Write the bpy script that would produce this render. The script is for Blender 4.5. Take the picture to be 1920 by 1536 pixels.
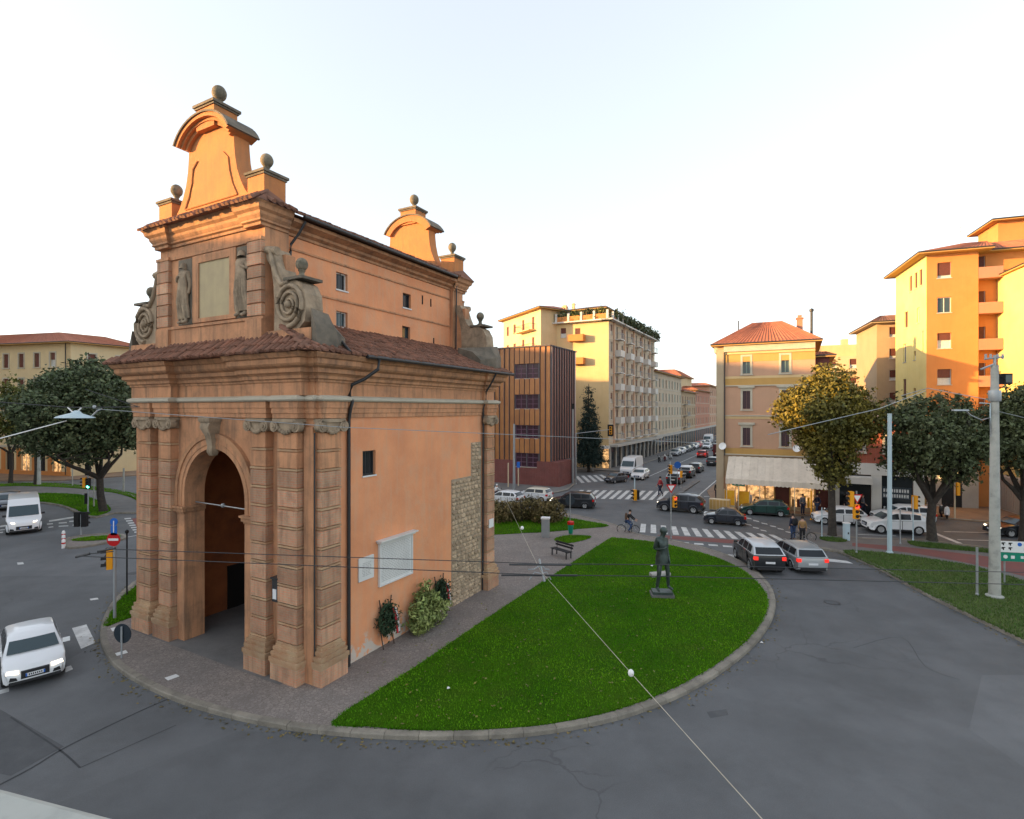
import bpy, bmesh, math, random
import numpy as np
from mathutils import Vector, Matrix
random.seed(7); RNG = np.random.default_rng(7)
S = bpy.context.scene
for o in list(bpy.data.objects): bpy.data.objects.remove(o)
C = S.collection
R = math.radians; PI = math.pi
# ------------------------------------------------ camera, sky, sun, exposure
F, HC = 1000.0, 9.5                      # focal length in pixels of the 1920 px frame, eye height
cd = bpy.data.cameras.new('camera'); cam = bpy.data.objects.new('camera', cd); C.objects.link(cam)
cam.location = (0, 0, HC); cam.rotation_euler = (R(90), 0, 0)
cd.sensor_fit = 'HORIZONTAL'; cd.sensor_width = 36; cd.lens = 36 * F / 1920
cd.clip_start = .05; cd.clip_end = 3000
S.camera = cam
SUN_AZ, SUN_EL = 82.0, 8.5               # heading of the light (clockwise from +Y) and its height
w = bpy.data.worlds.new('World'); S.world = w; w.use_nodes = True
nt = w.node_tree; bg = nt.nodes['Background']
sky = nt.nodes.new('ShaderNodeTexSky'); sky.sky_type = 'NISHITA'; sky.sun_disc = False
sky.sun_elevation = R(SUN_EL); sky.sun_rotation = R(SUN_AZ + 180)
sky.air_density = 1.0; sky.dust_density = 1.3; sky.ozone_density = 1.0; sky.altitude = 50
hz = nt.nodes.new('ShaderNodeHueSaturation'); hz.inputs['Saturation'].default_value = .52   # thin high haze: a paler sky all round
veil = nt.nodes.new('ShaderNodeMix'); veil.data_type = 'RGBA'; veil.inputs[0].default_value = .6; veil.inputs[7].default_value = (1.06, 1.13, 1.25, 1)   # even pale cloud veil
nt.links.new(sky.outputs[0], hz.inputs['Color']); nt.links.new(hz.outputs[0], veil.inputs[6]); nt.links.new(veil.outputs[2], bg.inputs[0]); bg.inputs[1].default_value = .118
sl = bpy.data.lights.new('sun', 'SUN'); sun = bpy.data.objects.new('sun', sl); C.objects.link(sun)
sl.energy = 2.0; sl.angle = R(.6); sl.color = (1, .57, .2)
_d = Vector((math.sin(R(SUN_AZ)) * math.cos(R(SUN_EL)), math.cos(R(SUN_AZ)) * math.cos(R(SUN_EL)), -math.sin(R(SUN_EL))))
sun.rotation_euler = _d.to_track_quat('-Z', 'Y').to_euler(); sun.location = (-80, 0, 60)
S.view_settings.view_transform = 'Standard'; S.view_settings.look = 'None'
S.view_settings.exposure = 2.7; S.view_settings.gamma = 1; S.view_settings.use_curve_mapping = False
try:
    S.cycles.max_bounces = 5; S.cycles.diffuse_bounces = 3; S.cycles.glossy_bounces = 2
    S.cycles.transparent_max_bounces = 4; S.cycles.sample_clamp_indirect = 6; S.cycles.use_denoising = True
except Exception: pass

# ------------------------------------------------ places: photo pixel -> ground point; street grid -> world
def G(px, py, z=0.0):
    t = (HC - z) / (py - 768.0) * F
    return Vector(((px - 960) / F * t, t, z))
def AT(px, py, Y):
    return Vector(((px - 960) / F * Y, Y, HC - (py - 768) * Y / F))
A = R(28.3); UX = Vector((math.cos(A), -math.sin(A), 0)); UY = Vector((math.sin(A), math.cos(A), 0))
P0 = Vector((-6.734, 18.199, 0))         # front corner of the old gate: origin of the street grid
def L(x, y, z=0.0): return P0 + UX * x + UY * y + Vector((0, 0, z))
def toL(v):
    d = v - P0; return d.dot(UX), d.dot(UY)

# ------------------------------------------------ materials
M = {}
def mat(name, c, c2=None, scale=1.5, rough=.85, bump=0, bscale=25, streak=0, dirt=0, dirtc=(.05, .045, .04), dscale=.6,
        isl=0, metal=0, spec=.3, emit=0, brick=None, coat=0, obj=0, fine=0, low=None, cell=0):
    m = bpy.data.materials.new(name); m.use_nodes = True; t = m.node_tree; N, K = t.nodes, t.links
    b = N['Principled BSDF']; b.inputs['Roughness'].default_value = rough; b.inputs['Metallic'].default_value = metal
    b.inputs['Specular IOR Level'].default_value = spec
    if coat: b.inputs['Coat Weight'].default_value = coat; b.inputs['Coat Roughness'].default_value = .05
    geo = N.new('ShaderNodeNewGeometry'); pos = geo.outputs['Position']
    def noise(sc, det=5, vec=None, ro=.6):
        n = N.new('ShaderNodeTexNoise'); n.inputs['Scale'].default_value = sc; n.inputs['Detail'].default_value = det
        n.inputs['Roughness'].default_value = ro; K.new(vec or pos, n.inputs['Vector']); return n.outputs[0]
    def ramp(f, a, bb):
        r = N.new('ShaderNodeMapRange'); r.inputs[1].default_value = a; r.inputs[2].default_value = bb; K.new(f, r.inputs[0]); return r.outputs[0]
    def mix(f, a, bb, mode='MIX'):
        x = N.new('ShaderNodeMix'); x.data_type = 'RGBA'; x.blend_type = mode
        for s, v in ((x.inputs[0], f), (x.inputs[6], a), (x.inputs[7], bb)):
            if isinstance(v, (int, float)): s.default_value = v
            elif isinstance(v, tuple): s.default_value = (*v, 1)
            else: K.new(v, s)
        return x.outputs[2]
    col = c
    if brick:
        tc = N.new('ShaderNodeTexCoord'); sp = N.new('ShaderNodeSeparateXYZ'); K.new(tc.outputs['Object'], sp.inputs[0])
        sm = N.new('ShaderNodeMath'); K.new(sp.outputs[0], sm.inputs[0]); K.new(sp.outputs[1], sm.inputs[1])
        mp = N.new('ShaderNodeCombineXYZ'); K.new(sm.outputs[0], mp.inputs[0]); K.new(sp.outputs[2], mp.inputs[1]); bt = N.new('ShaderNodeTexBrick'); bt.inputs['Scale'].default_value = brick.get('s', 1)
        bt.inputs['Brick Width'].default_value = brick.get('w', .28); bt.inputs['Row Height'].default_value = brick.get('h', .075)
        bt.inputs['Mortar Size'].default_value = brick.get('m', .008)
        bt.inputs['Color1'].default_value = (*c, 1); bt.inputs['Color2'].default_value = (*(c2 or c), 1); bt.inputs['Mortar'].default_value = (*brick['mc'], 1)
        K.new(mp.outputs[0], bt.inputs['Vector']); col = bt.outputs[0]
        col = mix(ramp(noise(1.3), .4, .7), col, mix(.45, col, tuple(x * .6 for x in c)))
    elif c2: col = mix(ramp(noise(scale), .35, .66), c, c2)
    if isl:
        hs = N.new('ShaderNodeHueSaturation'); r1 = ramp(geo.outputs['Random Per Island'], 0, 1)
        mr = N.new('ShaderNodeMapRange'); mr.inputs[3].default_value = 1 - isl; mr.inputs[4].default_value = 1 + isl; K.new(r1, mr.inputs[0])
        K.new(mr.outputs[0], hs.inputs['Value'])
        if isinstance(col, tuple): hs.inputs['Color'].default_value = (*col, 1)
        else: K.new(col, hs.inputs['Color'])
        col = hs.outputs[0]
    if obj:
        oi = N.new('ShaderNodeObjectInfo'); hs = N.new('ShaderNodeHueSaturation')
        mr = N.new('ShaderNodeMapRange'); mr.inputs[3].default_value = 1 - obj; mr.inputs[4].default_value = 1 + obj; K.new(oi.outputs['Random'], mr.inputs[0])
        K.new(mr.outputs[0], hs.inputs['Value'])
        if isinstance(col, tuple): hs.inputs['Color'].default_value = (*col, 1)
        else: K.new(col, hs.inputs['Color'])
        col = hs.outputs[0]
    if cell:   # small setts: every cell its own tone, dark joints
        v = N.new('ShaderNodeTexVoronoi'); v.inputs['Scale'].default_value = cell; K.new(pos, v.inputs['Vector']); sc = N.new('ShaderNodeSeparateColor'); K.new(v.outputs['Color'], sc.inputs[0])
        hs = N.new('ShaderNodeHueSaturation'); mr = N.new('ShaderNodeMapRange'); mr.inputs[3].default_value = .86; mr.inputs[4].default_value = 1.14; K.new(sc.outputs[0], mr.inputs[0]); K.new(mr.outputs[0], hs.inputs['Value']); K.new(col, hs.inputs['Color'])
        v2 = N.new('ShaderNodeTexVoronoi'); v2.feature = 'DISTANCE_TO_EDGE'; v2.inputs['Scale'].default_value = cell; K.new(pos, v2.inputs['Vector']); col = mix(ramp(v2.outputs[0], .1, .02), hs.outputs[0], tuple(x * .62 for x in c))
    if fine: col = mix(fine, col, mix(ramp(noise(40, 3), .3, .7), (.4, .4, .4), (1, 1, 1)), 'MULTIPLY')
    if streak:
        mp = N.new('ShaderNodeMapping'); mp.inputs['Scale'].default_value = (3, 3, .22); K.new(pos, mp.inputs[0])
        f = ramp(noise(1.6, 6, mp.outputs[0]), .48, .8); mm = N.new('ShaderNodeMath'); mm.operation = 'MULTIPLY'; mm.inputs[1].default_value = streak; K.new(f, mm.inputs[0])
        col = mix(mm.outputs[0], col, dirtc)
    if dirt:
        f = ramp(noise(dscale, 8, None, .7), .5, .78); mm = N.new('ShaderNodeMath'); mm.operation = 'MULTIPLY'; mm.inputs[1].default_value = dirt; K.new(f, mm.inputs[0])
        col = mix(mm.outputs[0], col, dirtc)
    if low:   # flaked, salt-stained plaster in the lowest stretch of a wall (c, height)
        sx = N.new('ShaderNodeSeparateXYZ'); K.new(pos, sx.inputs[0]); h = ramp(sx.outputs[2], low[1], 0)
        n = ramp(noise(1.7, 7, None, .65), .42, .55); mm = N.new('ShaderNodeMath'); mm.operation = 'MULTIPLY'; K.new(h, mm.inputs[0]); K.new(n, mm.inputs[1])
        col = mix(ramp(mm.outputs[0], .3, .55), col, low[0])
    if isinstance(col, tuple): b.inputs['Base Color'].default_value = (*col, 1)
    else: K.new(col, b.inputs['Base Color'])
    if emit:
        if isinstance(col, tuple): b.inputs['Emission Color'].default_value = (*col, 1)
        else: K.new(col, b.inputs['Emission Color'])
        b.inputs['Emission Strength'].default_value = emit
    if bump:
        bn = N.new('ShaderNodeBump'); bn.inputs['Strength'].default_value = bump; bn.inputs['Distance'].default_value = .04
        K.new(noise(bscale, 5), bn.inputs['Height']); K.new(bn.outputs[0], b.inputs['Normal'])
    M[name] = m; return m

# ------------------------------------------------ mesh helpers
class MB:
    def __init__(s): s.v = []; s.f = []; s.mi = []
    def add(s, vs, fs, mi=0):
        n = len(s.v); s.v += [tuple(p) for p in vs]; s.f += [tuple(i + n for i in f) for f in fs]; s.mi += [mi] * len(fs); return s
    def box(s, x0, x1, y0, y1, z0, z1, mi=0, m=None):
        vs = [Vector((x, y, z)) for z in (z0, z1) for y in (y0, y1) for x in (x0, x1)]
        if m is not None: vs = [m @ p for p in vs]
        return s.add(vs, [(0, 2, 3, 1), (4, 5, 7, 6), (0, 1, 5, 4), (2, 6, 7, 3), (0, 4, 6, 2), (1, 3, 7, 5)], mi)
    def cbox(s, c, sx, sy, sz, rz=0, mi=0):
        return s.box(-sx / 2, sx / 2, -sy / 2, sy / 2, -sz / 2, sz / 2, mi, Matrix.Translation(Vector(c)) @ Matrix.Rotation(rz, 4, 'Z'))
    def quad(s, a, b, c, d, mi=0): return s.add([a, b, c, d], [(0, 1, 2, 3)], mi)
    def prism(s, poly, z0, z1, mi=0, fn=None):       # vertical extrusion of an xy polygon; fn maps (a,b,h)->point
        fn = fn or (lambda a, b, h: (a, b, h)); n = len(poly)
        vs = [fn(p[0], p[1], z0) for p in poly] + [fn(p[0], p[1], z1) for p in poly]
        return s.add(vs, [tuple(range(n))[::-1], tuple(range(n, 2 * n))] + [(i, (i + 1) % n, n + (i + 1) % n, n + i) for i in range(n)], mi)
    def loft(s, rings, cap=True, mi=0, closed=True):
        n = len(rings[0]); vs = [p for r in rings for p in r]; fs = []
        for k in range(len(rings) - 1):
            for i in range(n if closed else n - 1):
                j = (i + 1) % n; fs.append((k * n + i, k * n + j, (k + 1) * n + j, (k + 1) * n + i))
        if cap and closed: fs += [tuple(range(n))[::-1], tuple(range((len(rings) - 1) * n, len(rings) * n))]
        return s.add(vs, fs, mi)
    def tube(s, pts, r, seg=8, mi=0, cap=True):
        pts = [Vector(p) for p in pts]; rs = r if isinstance(r, (list, tuple)) else [r] * len(pts); rings = []
        up = Vector((0, 0, 1))
        for i, p in enumerate(pts):
            d = (pts[min(i + 1, len(pts) - 1)] - pts[max(i - 1, 0)]).normalized()
            a = d.cross(up if abs(d.z) < .95 else Vector((1, 0, 0))).normalized(); b = d.cross(a)
            rings.append([p + (a * math.cos(q * 2 * PI / seg) + b * math.sin(q * 2 * PI / seg)) * rs[i] for q in range(seg)])
        return s.loft(rings, cap, mi)
    def lathe(s, prof, c=(0, 0, 0), seg=16, mi=0):   # prof: [(r,z)]
        c = Vector(c); return s.loft([[c + Vector((max(r, 1e-4) * math.cos(q * 2 * PI / seg), max(r, 1e-4) * math.sin(q * 2 * PI / seg), z)) for q in range(seg)] for r, z in prof], True, mi)
    def ball(s, c, r, sq=1, seg=14, rg=9, mi=0):
        return s.lathe([(r * math.sin(PI * k / rg), -r * sq * math.cos(PI * k / rg)) for k in range(rg + 1)], c, seg, mi)
    def build(s, name, m, parent=None, smooth=None, loc=None, rz=0):
        me = bpy.data.meshes.new(name); me.from_pydata(s.v, [], s.f)
        for k in (m if isinstance(m, (list, tuple)) else [m]): me.materials.append(M[k] if isinstance(k, str) else k)
        if any(s.mi): me.polygons.foreach_set('material_index', s.mi)
        bm = bmesh.new(); bm.from_mesh(me); bmesh.ops.recalc_face_normals(bm, faces=bm.faces); bm.to_mesh(me); bm.free()
        if smooth:
            me.polygons.foreach_set('use_smooth', [True] * len(me.polygons))
            try: me.set_sharp_from_angle(angle=R(smooth))
            except Exception: pass
        me.update(); return link(name, me, parent, loc, rz)
def link(name, me, parent=None, loc=None, rz=0):
    o = bpy.data.objects.new(name, me); C.objects.link(o)
    if parent: o.parent = parent
    if loc is not None: o.location = loc
    if rz: o.rotation_euler = (0, 0, rz)
    return o
def tag(o, label=None, cat=None, group=None, kind=None):
    if label: o['label'] = label
    if cat: o['category'] = cat
    if group: o['group'] = group
    if kind: o['kind'] = kind
    return o
def thing(name, loc, rz, label, cat, group=None):
    o = bpy.data.objects.new(name, None); C.objects.link(o); o.location = loc; o.rotation_euler = (0, 0, rz); o.empty_display_size = .2
    return tag(o, label, cat, group)
CH = {}
def kids(o):
    return list(o.children)
def copy_tree(o, loc=None, rz=None, label=None, group=None, parent=None, mats=None, ks=None):
    c = o.copy(); C.objects.link(c)
    if parent is not None: c.parent = parent
    if loc is not None: c.location = loc
    if rz is not None: c.rotation_euler = (0, 0, rz)
    if label: c['label'] = label
    if group: c['group'] = group
    if mats and c.type == 'MESH':
        for i, sl_ in enumerate(c.material_slots):
            if sl_.material and sl_.material.name in mats: sl_.link = 'OBJECT'; sl_.material = M[mats[sl_.material.name]]
    for ch in (ks or CH).get(o.name) or kids(o): copy_tree(ch, parent=c, mats=mats)
    return c
def spline(pts, n=4, closed=False):
    P = [Vector((*p[:2], p[2] if len(p) > 2 else 0)) for p in pts]; out = []; m = len(P)
    for i in range(m if closed else m - 1):
        g = (lambda k: P[k % m]) if closed else (lambda k: P[max(0, min(m - 1, k))])
        a, b, c, d = g(i - 1), g(i), g(i + 1), g(i + 2)
        for k in range(n):
            t = k / n; out.append(.5 * ((2 * b) + (c - a) * t + (2 * a - 5 * b + 4 * c - d) * t * t + (3 * b - a - 3 * c + d) * t ** 3))
    if not closed: out.append(P[-1])
    return out
def ngon_mesh(name, pts, z0, z1, m, parent=None):     # raised slab with an arbitrary (concave) outline
    bm = bmesh.new(); vs = [bm.verts.new((p[0], p[1], z1)) for p in pts]; f = bm.faces.new(vs)
    if f.normal.z < 0: f.normal_flip()
    bm.normal_update()
    if f.normal.z < 0: f.normal_flip()
    es = list(f.edges)
    if z0 is not None and z0 < z1:
        lo = [bm.verts.new((p[0], p[1], z0)) for p in pts]; n = len(pts)
        for i in range(n): bm.faces.new((vs[i], lo[i], lo[(i + 1) % n], vs[(i + 1) % n]))
    bmesh.ops.triangulate(bm, faces=[f]); bmesh.ops.recalc_face_normals(bm, faces=bm.faces)
    me = bpy.data.meshes.new(name); bm.to_mesh(me); bm.free(); me.materials.append(M[m])
    if me.polygons and max(me.polygons, key=lambda p: p.area).normal.z < 0: me.flip_normals()
    return link(name, me, parent)
def pieces(name, me, mats4, parent, limit=300, order=None):
    """alike pieces: the first `limit` (nearest first) are objects of their own, the rest one joined part"""
    if order: mats4 = sorted(mats4, key=order)
    for mt in mats4[:limit]:
        o = link(name, me, parent); o.matrix_basis = mt
    rest = mats4[limit:]
    if rest:
        v0 = np.array([v.co[:] for v in me.vertices]); fs = [tuple(p.vertices) for p in me.polygons]; b = MB()
        for mt in rest:
            mm = np.array(mt); vv = v0 @ mm[:3, :3].T + mm[:3, 3]; b.add(vv.tolist(), fs)
        o = b.build(name + 's', [me.materials[0]], parent); o['kind'] = 'stuff'
# ------------------------------------------------ material palette
def asphalt(name, c, cr=.5):
    m = mat(name, c, tuple(x * 1.38 for x in c), scale=.35, rough=.72, bump=.3, bscale=50, dirt=.5, dirtc=tuple(x * .6 for x in c), dscale=.55, fine=.5, spec=.4)
    t = m.node_tree; N, K = t.nodes, t.links; b = N['Principled BSDF']; src = b.inputs['Base Color'].links[0].from_socket
    geo = N.new('ShaderNodeNewGeometry')
    # cracks: thin cell borders, bent by noise, present only here and there
    ns = N.new('ShaderNodeTexNoise'); ns.inputs['Scale'].default_value = .9; ns.inputs['Detail'].default_value = 6; K.new(geo.outputs['Position'], ns.inputs['Vector'])
    ad = N.new('ShaderNodeVectorMath'); ad.operation = 'MULTIPLY_ADD'; ad.inputs[1].default_value = (1.3, 1.3, 0); K.new(ns.outputs['Color'], ad.inputs[0]); K.new(geo.outputs['Position'], ad.inputs[2])
    vo = N.new('ShaderNodeTexVoronoi'); vo.feature = 'DISTANCE_TO_EDGE'; vo.inputs['Scale'].default_value = .33; K.new(ad.outputs[0], vo.inputs['Vector'])
    r = N.new('ShaderNodeMapRange'); r.inputs[1].default_value = .012; r.inputs[2].default_value = .002; K.new(vo.outputs[0], r.inputs[0])
    n2 = N.new('ShaderNodeTexNoise'); n2.inputs['Scale'].default_value = .11; K.new(geo.outputs['Position'], n2.inputs['Vector'])
    r2 = N.new('ShaderNodeMapRange'); r2.inputs[1].default_value = .5; r2.inputs[2].default_value = .62; r2.inputs[4].default_value = cr; K.new(n2.outputs[0], r2.inputs[0])
    mu = N.new('ShaderNodeMath'); mu.operation = 'MULTIPLY'; K.new(r.outputs[0], mu.inputs[0]); K.new(r2.outputs[0], mu.inputs[1])
    mx = N.new('ShaderNodeMix'); mx.data_type = 'RGBA'; K.new(mu.outputs[0], mx.inputs[0]); K.new(src, mx.inputs[6]); mx.inputs[7].default_value = (c[0] * .35, c[1] * .35, c[2] * .35, 1)
    # long faint wheel tracks and patched lanes
    v3 = N.new('ShaderNodeTexVoronoi'); v3.inputs['Scale'].default_value = .085; v3.distance = 'CHEBYCHEV'; K.new(geo.outputs['Position'], v3.inputs['Vector'])
    s3 = N.new('ShaderNodeSeparateColor'); K.new(v3.outputs['Color'], s3.inputs[0])
    r3 = N.new('ShaderNodeMapRange'); r3.inputs[3].default_value = .86; r3.inputs[4].default_value = 1.1; K.new(s3.outputs[0], r3.inputs[0])
    hs = N.new('ShaderNodeHueSaturation'); K.new(r3.outputs[0], hs.inputs['Value']); K.new(mx.outputs[2], hs.inputs['Color'])
    K.new(hs.outputs[0], b.inputs['Base Color']); return m
asphalt('asphalt', (.108, .112, .116), .5)
mat('tar', (.06, .062, .066), (.045, .047, .05), scale=3, rough=.8, fine=.3)
mat('asphalt_patch', (.085, .088, .092), (.105, .108, .112), scale=2, fine=.3, rough=.85)
mat('kerb', (.3, .27, .22), (.2, .18, .15), scale=1.4, dirt=.6, dscale=1.5, bump=.3, fine=.4, obj=.12)
mat('cobble', (.25, .215, .19), (.2, .175, .16), scale=.5, dirt=.35, dirtc=(.12, .105, .095), dscale=.7, bump=.35, bscale=14, cell=9)
mat('cobble_red', (.16, .1, .075), (.12, .085, .07), scale=.5, dirt=.3, fine=.5)
mat('paving', (.2, .19, .18), (.15, .145, .14), scale=.7, dirt=.35, fine=.4)
mat('warm_lit_paving', (.3, .2, .13), (.24, .165, .115), scale=.6, dirt=.3, fine=.3)  # orange-tan paving, the warm light from the shops put into its colour
mat('cycle_red', (.24, .085, .075), (.19, .085, .08), scale=1, dirt=.4, fine=.3)
mat('white_paint', (.62, .62, .6), (.42, .42, .41), scale=1.8, dirt=.55, dirtc=(.15, .15, .15), dscale=3, rough=.6)
mat('soil', (.05, .13, .004), (.03, .1, .003), scale=.45, dirt=.3, dirtc=(.09, .085, .02), dscale=.9, bump=.5, bscale=40, fine=.5, spec=.05)
mat('soil_rough', (.1, .125, .035), (.065, .1, .02), scale=.6, dirt=.5, dirtc=(.11, .085, .05), dscale=.8, bump=.5, fine=.5)
mat('grass', (.048, .18, .004), (.13, .29, .012), scale=.3, isl=.5, rough=.8, spec=.06, dirt=.75, dirtc=(.13, .15, .03), dscale=.7)
mat('grass_dark', (.055, .12, .022), (.11, .16, .04), scale=.6, isl=.4, rough=.7, spec=.2)
mat('plaster', (.8, .35, .17), (.68, .285, .14), scale=.6, dirt=.7, dirtc=(.6, .37, .24), dscale=1.0, streak=.65, bump=.25, bscale=8, low=((.55, .47, .4), 1.6), fine=.12)
mat('plaster_old', (.63, .315, .165), (.47, .235, .125), scale=.9, dirt=.7, dirtc=(.16, .11, .075), dscale=1.3, streak=.9, bump=.3, bscale=10, fine=.2)
mat('plaster_gable', (.54, .215, .075), (.44, .18, .075), scale=1.1, dirt=.5, dirtc=(.25, .14, .07), streak=.6, bump=.3, bscale=10, fine=.15)
mat('cornice', (.5, .26, .135), (.38, .195, .105), scale=1.3, dirt=.7, dirtc=(.13, .09, .065), dscale=1.3, streak=.8, bump=.3, bscale=12)
mat('brickwork', (.58, .265, .155), (.5, .295, .18), dirt=.75, dirtc=(.17, .115, .08), dscale=1.5, streak=.75, obj=.22, bump=.35, bscale=14, brick=dict(mc=(.46, .34, .23), m=.012, w=.26, h=.085))
mat('brick_pale', (.47, .33, .2), (.4, .22, .12), scale=2, dirt=.4, dirtc=(.22, .17, .12), obj=.12, streak=.2, bump=.35, bscale=14)
mat('carved_stone', (.42, .32, .22), (.25, .19, .13), scale=2.2, dirt=.7, dirtc=(.06, .06, .05), dscale=1.4, streak=.35, bump=.4, bscale=12)
mat('lichen_stone', (.25, .21, .15), (.12, .11, .08), scale=3, dirt=.6, dirtc=(.05, .055, .04), dscale=3, bump=.4, bscale=14)
mat('dark_stone', (.2, .165, .125), (.1, .09, .072), scale=1.6, dirt=.7, dirtc=(.035, .04, .03), bump=.5, bscale=10)
mat('plaque_stone', (.46, .38, .23), (.4, .33, .21), scale=1.5, streak=.35, dirtc=(.3, .25, .16))
mat('rubble', (.5, .37, .25), (.36, .27, .18), scale=5, dirt=.5, dirtc=(.13, .1, .08), dscale=3, bump=.8, bscale=9, obj=.3)
mat('mortar', (.38, .31, .22), (.3, .24, .17), scale=3, bump=.6, bscale=12)
mat('marble', (.68, .68, .66), (.6, .6, .585), scale=1.5, rough=.5)
mat('engraving', (.4, .4, .39), rough=.7)
mat('roof_tile', (.24, .11, .07), (.17, .09, .062), scale=3, dirt=.6, dirtc=(.06, .05, .042), dscale=2, obj=.25, isl=.25, bump=.3)
mat('dark_metal', (.03, .031, .033), rough=.5, spec=.5)
mat('black', (.012, .012, .013), rough=.6)
mat('glass_dark', (.02, .024, .028), rough=.12, spec=.3)
mat('plum_glass', (.05, .022, .032), rough=.25, spec=.35)
mat('glass_sky', (.035, .06, .07), rough=.08, spec=.5)
mat('void', (.015, .013, .012), rough=.95)
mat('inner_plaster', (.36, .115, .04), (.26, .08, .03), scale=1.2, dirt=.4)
mat('white_wall', (.7, .68, .64), rough=.7)
mat('window_white', (.62, .6, .56), rough=.6)
mat('stone_trim', (.5, .46, .37), (.44, .4, .32), scale=2)
mat('shutter_brown', (.14, .045, .03), (.11, .04, .03), scale=4, rough=.6)
mat('shutter_plum', (.085, .05, .055), rough=.6)
mat('shutter_green', (.17, .25, .22), rough=.6)
mat('curtain', (.62, .62, .58), (.5, .5, .47), scale=9)
mat('galvanised', (.36, .38, .39), (.3, .32, .33), scale=3, rough=.45, metal=.5)
mat('concrete_pole', (.42, .42, .38), (.34, .35, .32), scale=2, dirt=.4, dscale=2)
mat('pole_blue', (.42, .52, .56), rough=.5)
mat('pole_grey', (.3, .32, .33), rough=.5)
mat('pole_cream', (.62, .5, .34), rough=.6)
mat('sign_red', (.5, .012, .014), rough=.4); mat('sign_white', (.75, .75, .74), rough=.4); mat('sign_blue', (.02, .13, .5), rough=.4)
mat('sign_green', (.01, .22, .14), rough=.4); mat('signal_yellow', (.8, .33, .01), rough=.5); mat('sign_back', (.03, .042, .055), rough=.5, metal=.3)
mat('lamp_green', (.1, 1, .75), emit=2); mat('lamp_red', (1, .02, .015), emit=1.3); mat('lamp_warm', (1, .62, .25), emit=1.1); mat('lamp_head', (1, .85, .62), emit=.45)
mat('bronze', (.075, .1, .092), (.05, .065, .062), scale=4, rough=.45, metal=.55, dirt=.3, dirtc=(.14, .19, .17), dscale=5)
mat('tyre', (.016, .016, .017), rough=.8); mat('rim', (.45, .46, .47), rough=.3, metal=.8); mat('plastic', (.025, .025, .027), rough=.6)
mat('tail_red', (.5, .01, .008), rough=.2); mat('tail_lit', (.85, .03, .02), emit=.16, rough=.25); mat('brake_orange', (1, .22, .02), emit=.6); mat('plate', (.7, .71, .72)); mat('lens', (.75, .76, .75), rough=.1)
for k, c in dict(white=(.72, .73, .74), black=(.012, .014, .017), dark=(.03, .032, .036), navy=(.018, .022, .032), green=(.012, .05, .042), silver=(.36, .38, .39), grey=(.1, .11, .125), red=(.5, .03, .025), darkred=(.1, .012, .015), roofgrey=(.5, .52, .54), cream=(.6, .55, .45)).items():
    mat('paint_' + k, c, rough=.3, spec=.5, coat=.6, metal=.25 if k in ('silver', 'grey') else 0)
mat('bark', (.06, .05, .04), (.035, .03, .026), scale=5, bump=.8, bscale=18, dirt=.3)
mat('leaf_oak', (.055, .08, .036), (.12, .15, .07), scale=.8, isl=.5, rough=.6, spec=.35)
mat('leaf_golden', (.19, .15, .02), (.085, .09, .024), scale=.5, isl=.5, rough=.6, spec=.3)
mat('leaf_dark', (.055, .075, .03), (.095, .11, .05), scale=.7, isl=.5, rough=.6, spec=.3)
mat('leaf_pine', (.022, .045, .038), (.03, .055, .045), scale=1, isl=.4, rough=.7)
mat('leaf_yellow', (.17, .16, .03), (.1, .12, .03), scale=.7, isl=.4, rough=.6)
mat('leaf_brown', (.17, .125, .05), (.115, .1, .04), scale=1, isl=.5, rough=.8)
mat('leaf_ivy', (.34, .38, .13), (.16, .22, .06), scale=2.5, isl=.5, rough=.6)
mat('leaf_wreath', (.022, .045, .022), (.035, .06, .03), scale=4, isl=.5)
mat('ribbon_red', (.45, .02, .03)); mat('ribbon_white', (.6, .56, .55))

# ------------------------------------------------ the ground
road = link('road', None) if False else MB().quad((-500, -60, 0), (500, -60, 0), (500, 900, 0), (-500, 900, 0)).build('road', 'asphalt')
road['kind'] = 'structure'
def strip(pts, wd, name='marking', m='white_paint', parent=None, z=.004):
    b = MB(); P = [Vector((p[0], p[1], z)) for p in pts]; rows = []
    for i, p in enumerate(P):
        d = (P[min(i + 1, len(P) - 1)] - P[max(i - 1, 0)]).normalized(); n = Vector((-d.y, d.x, 0)) * wd / 2; rows.append([p + n, p - n])
    b.loft(rows, False, 0, False); return b.build(name, m, parent)
def flat(pts, name='marking', m='white_paint', parent=None, z=.004):
    return ngon_mesh(name, [(p[0], p[1]) for p in pts], None, z, m, parent)
# old seams and patched trenches in the carriageway
for pl, wd in (([(-20, 1482), (60, 1440), (130, 1398), (260, 1335), (330, 1305)], .07), ([(20, 1345), (110, 1405), (150, 1440)], .05),
               ([(1600, 1215), (1690, 1195), (1735, 1250), (1800, 1275)], .02), ([(150, 1440), (330, 1360)], .03)):
    strip(spline([G(*p) for p in pl], 4), wd, 'tar_seam', 'tar', road, .005)
flat([G(1325, 1335), G(1362, 1330), G(1366, 1341), G(1332, 1347)], 'asphalt_patch', 'asphalt_patch', road)
flat([G(0, 1330), G(120, 1400), G(20, 1455), G(-60, 1440)], 'asphalt_patch', 'asphalt_patch', road)

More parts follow.
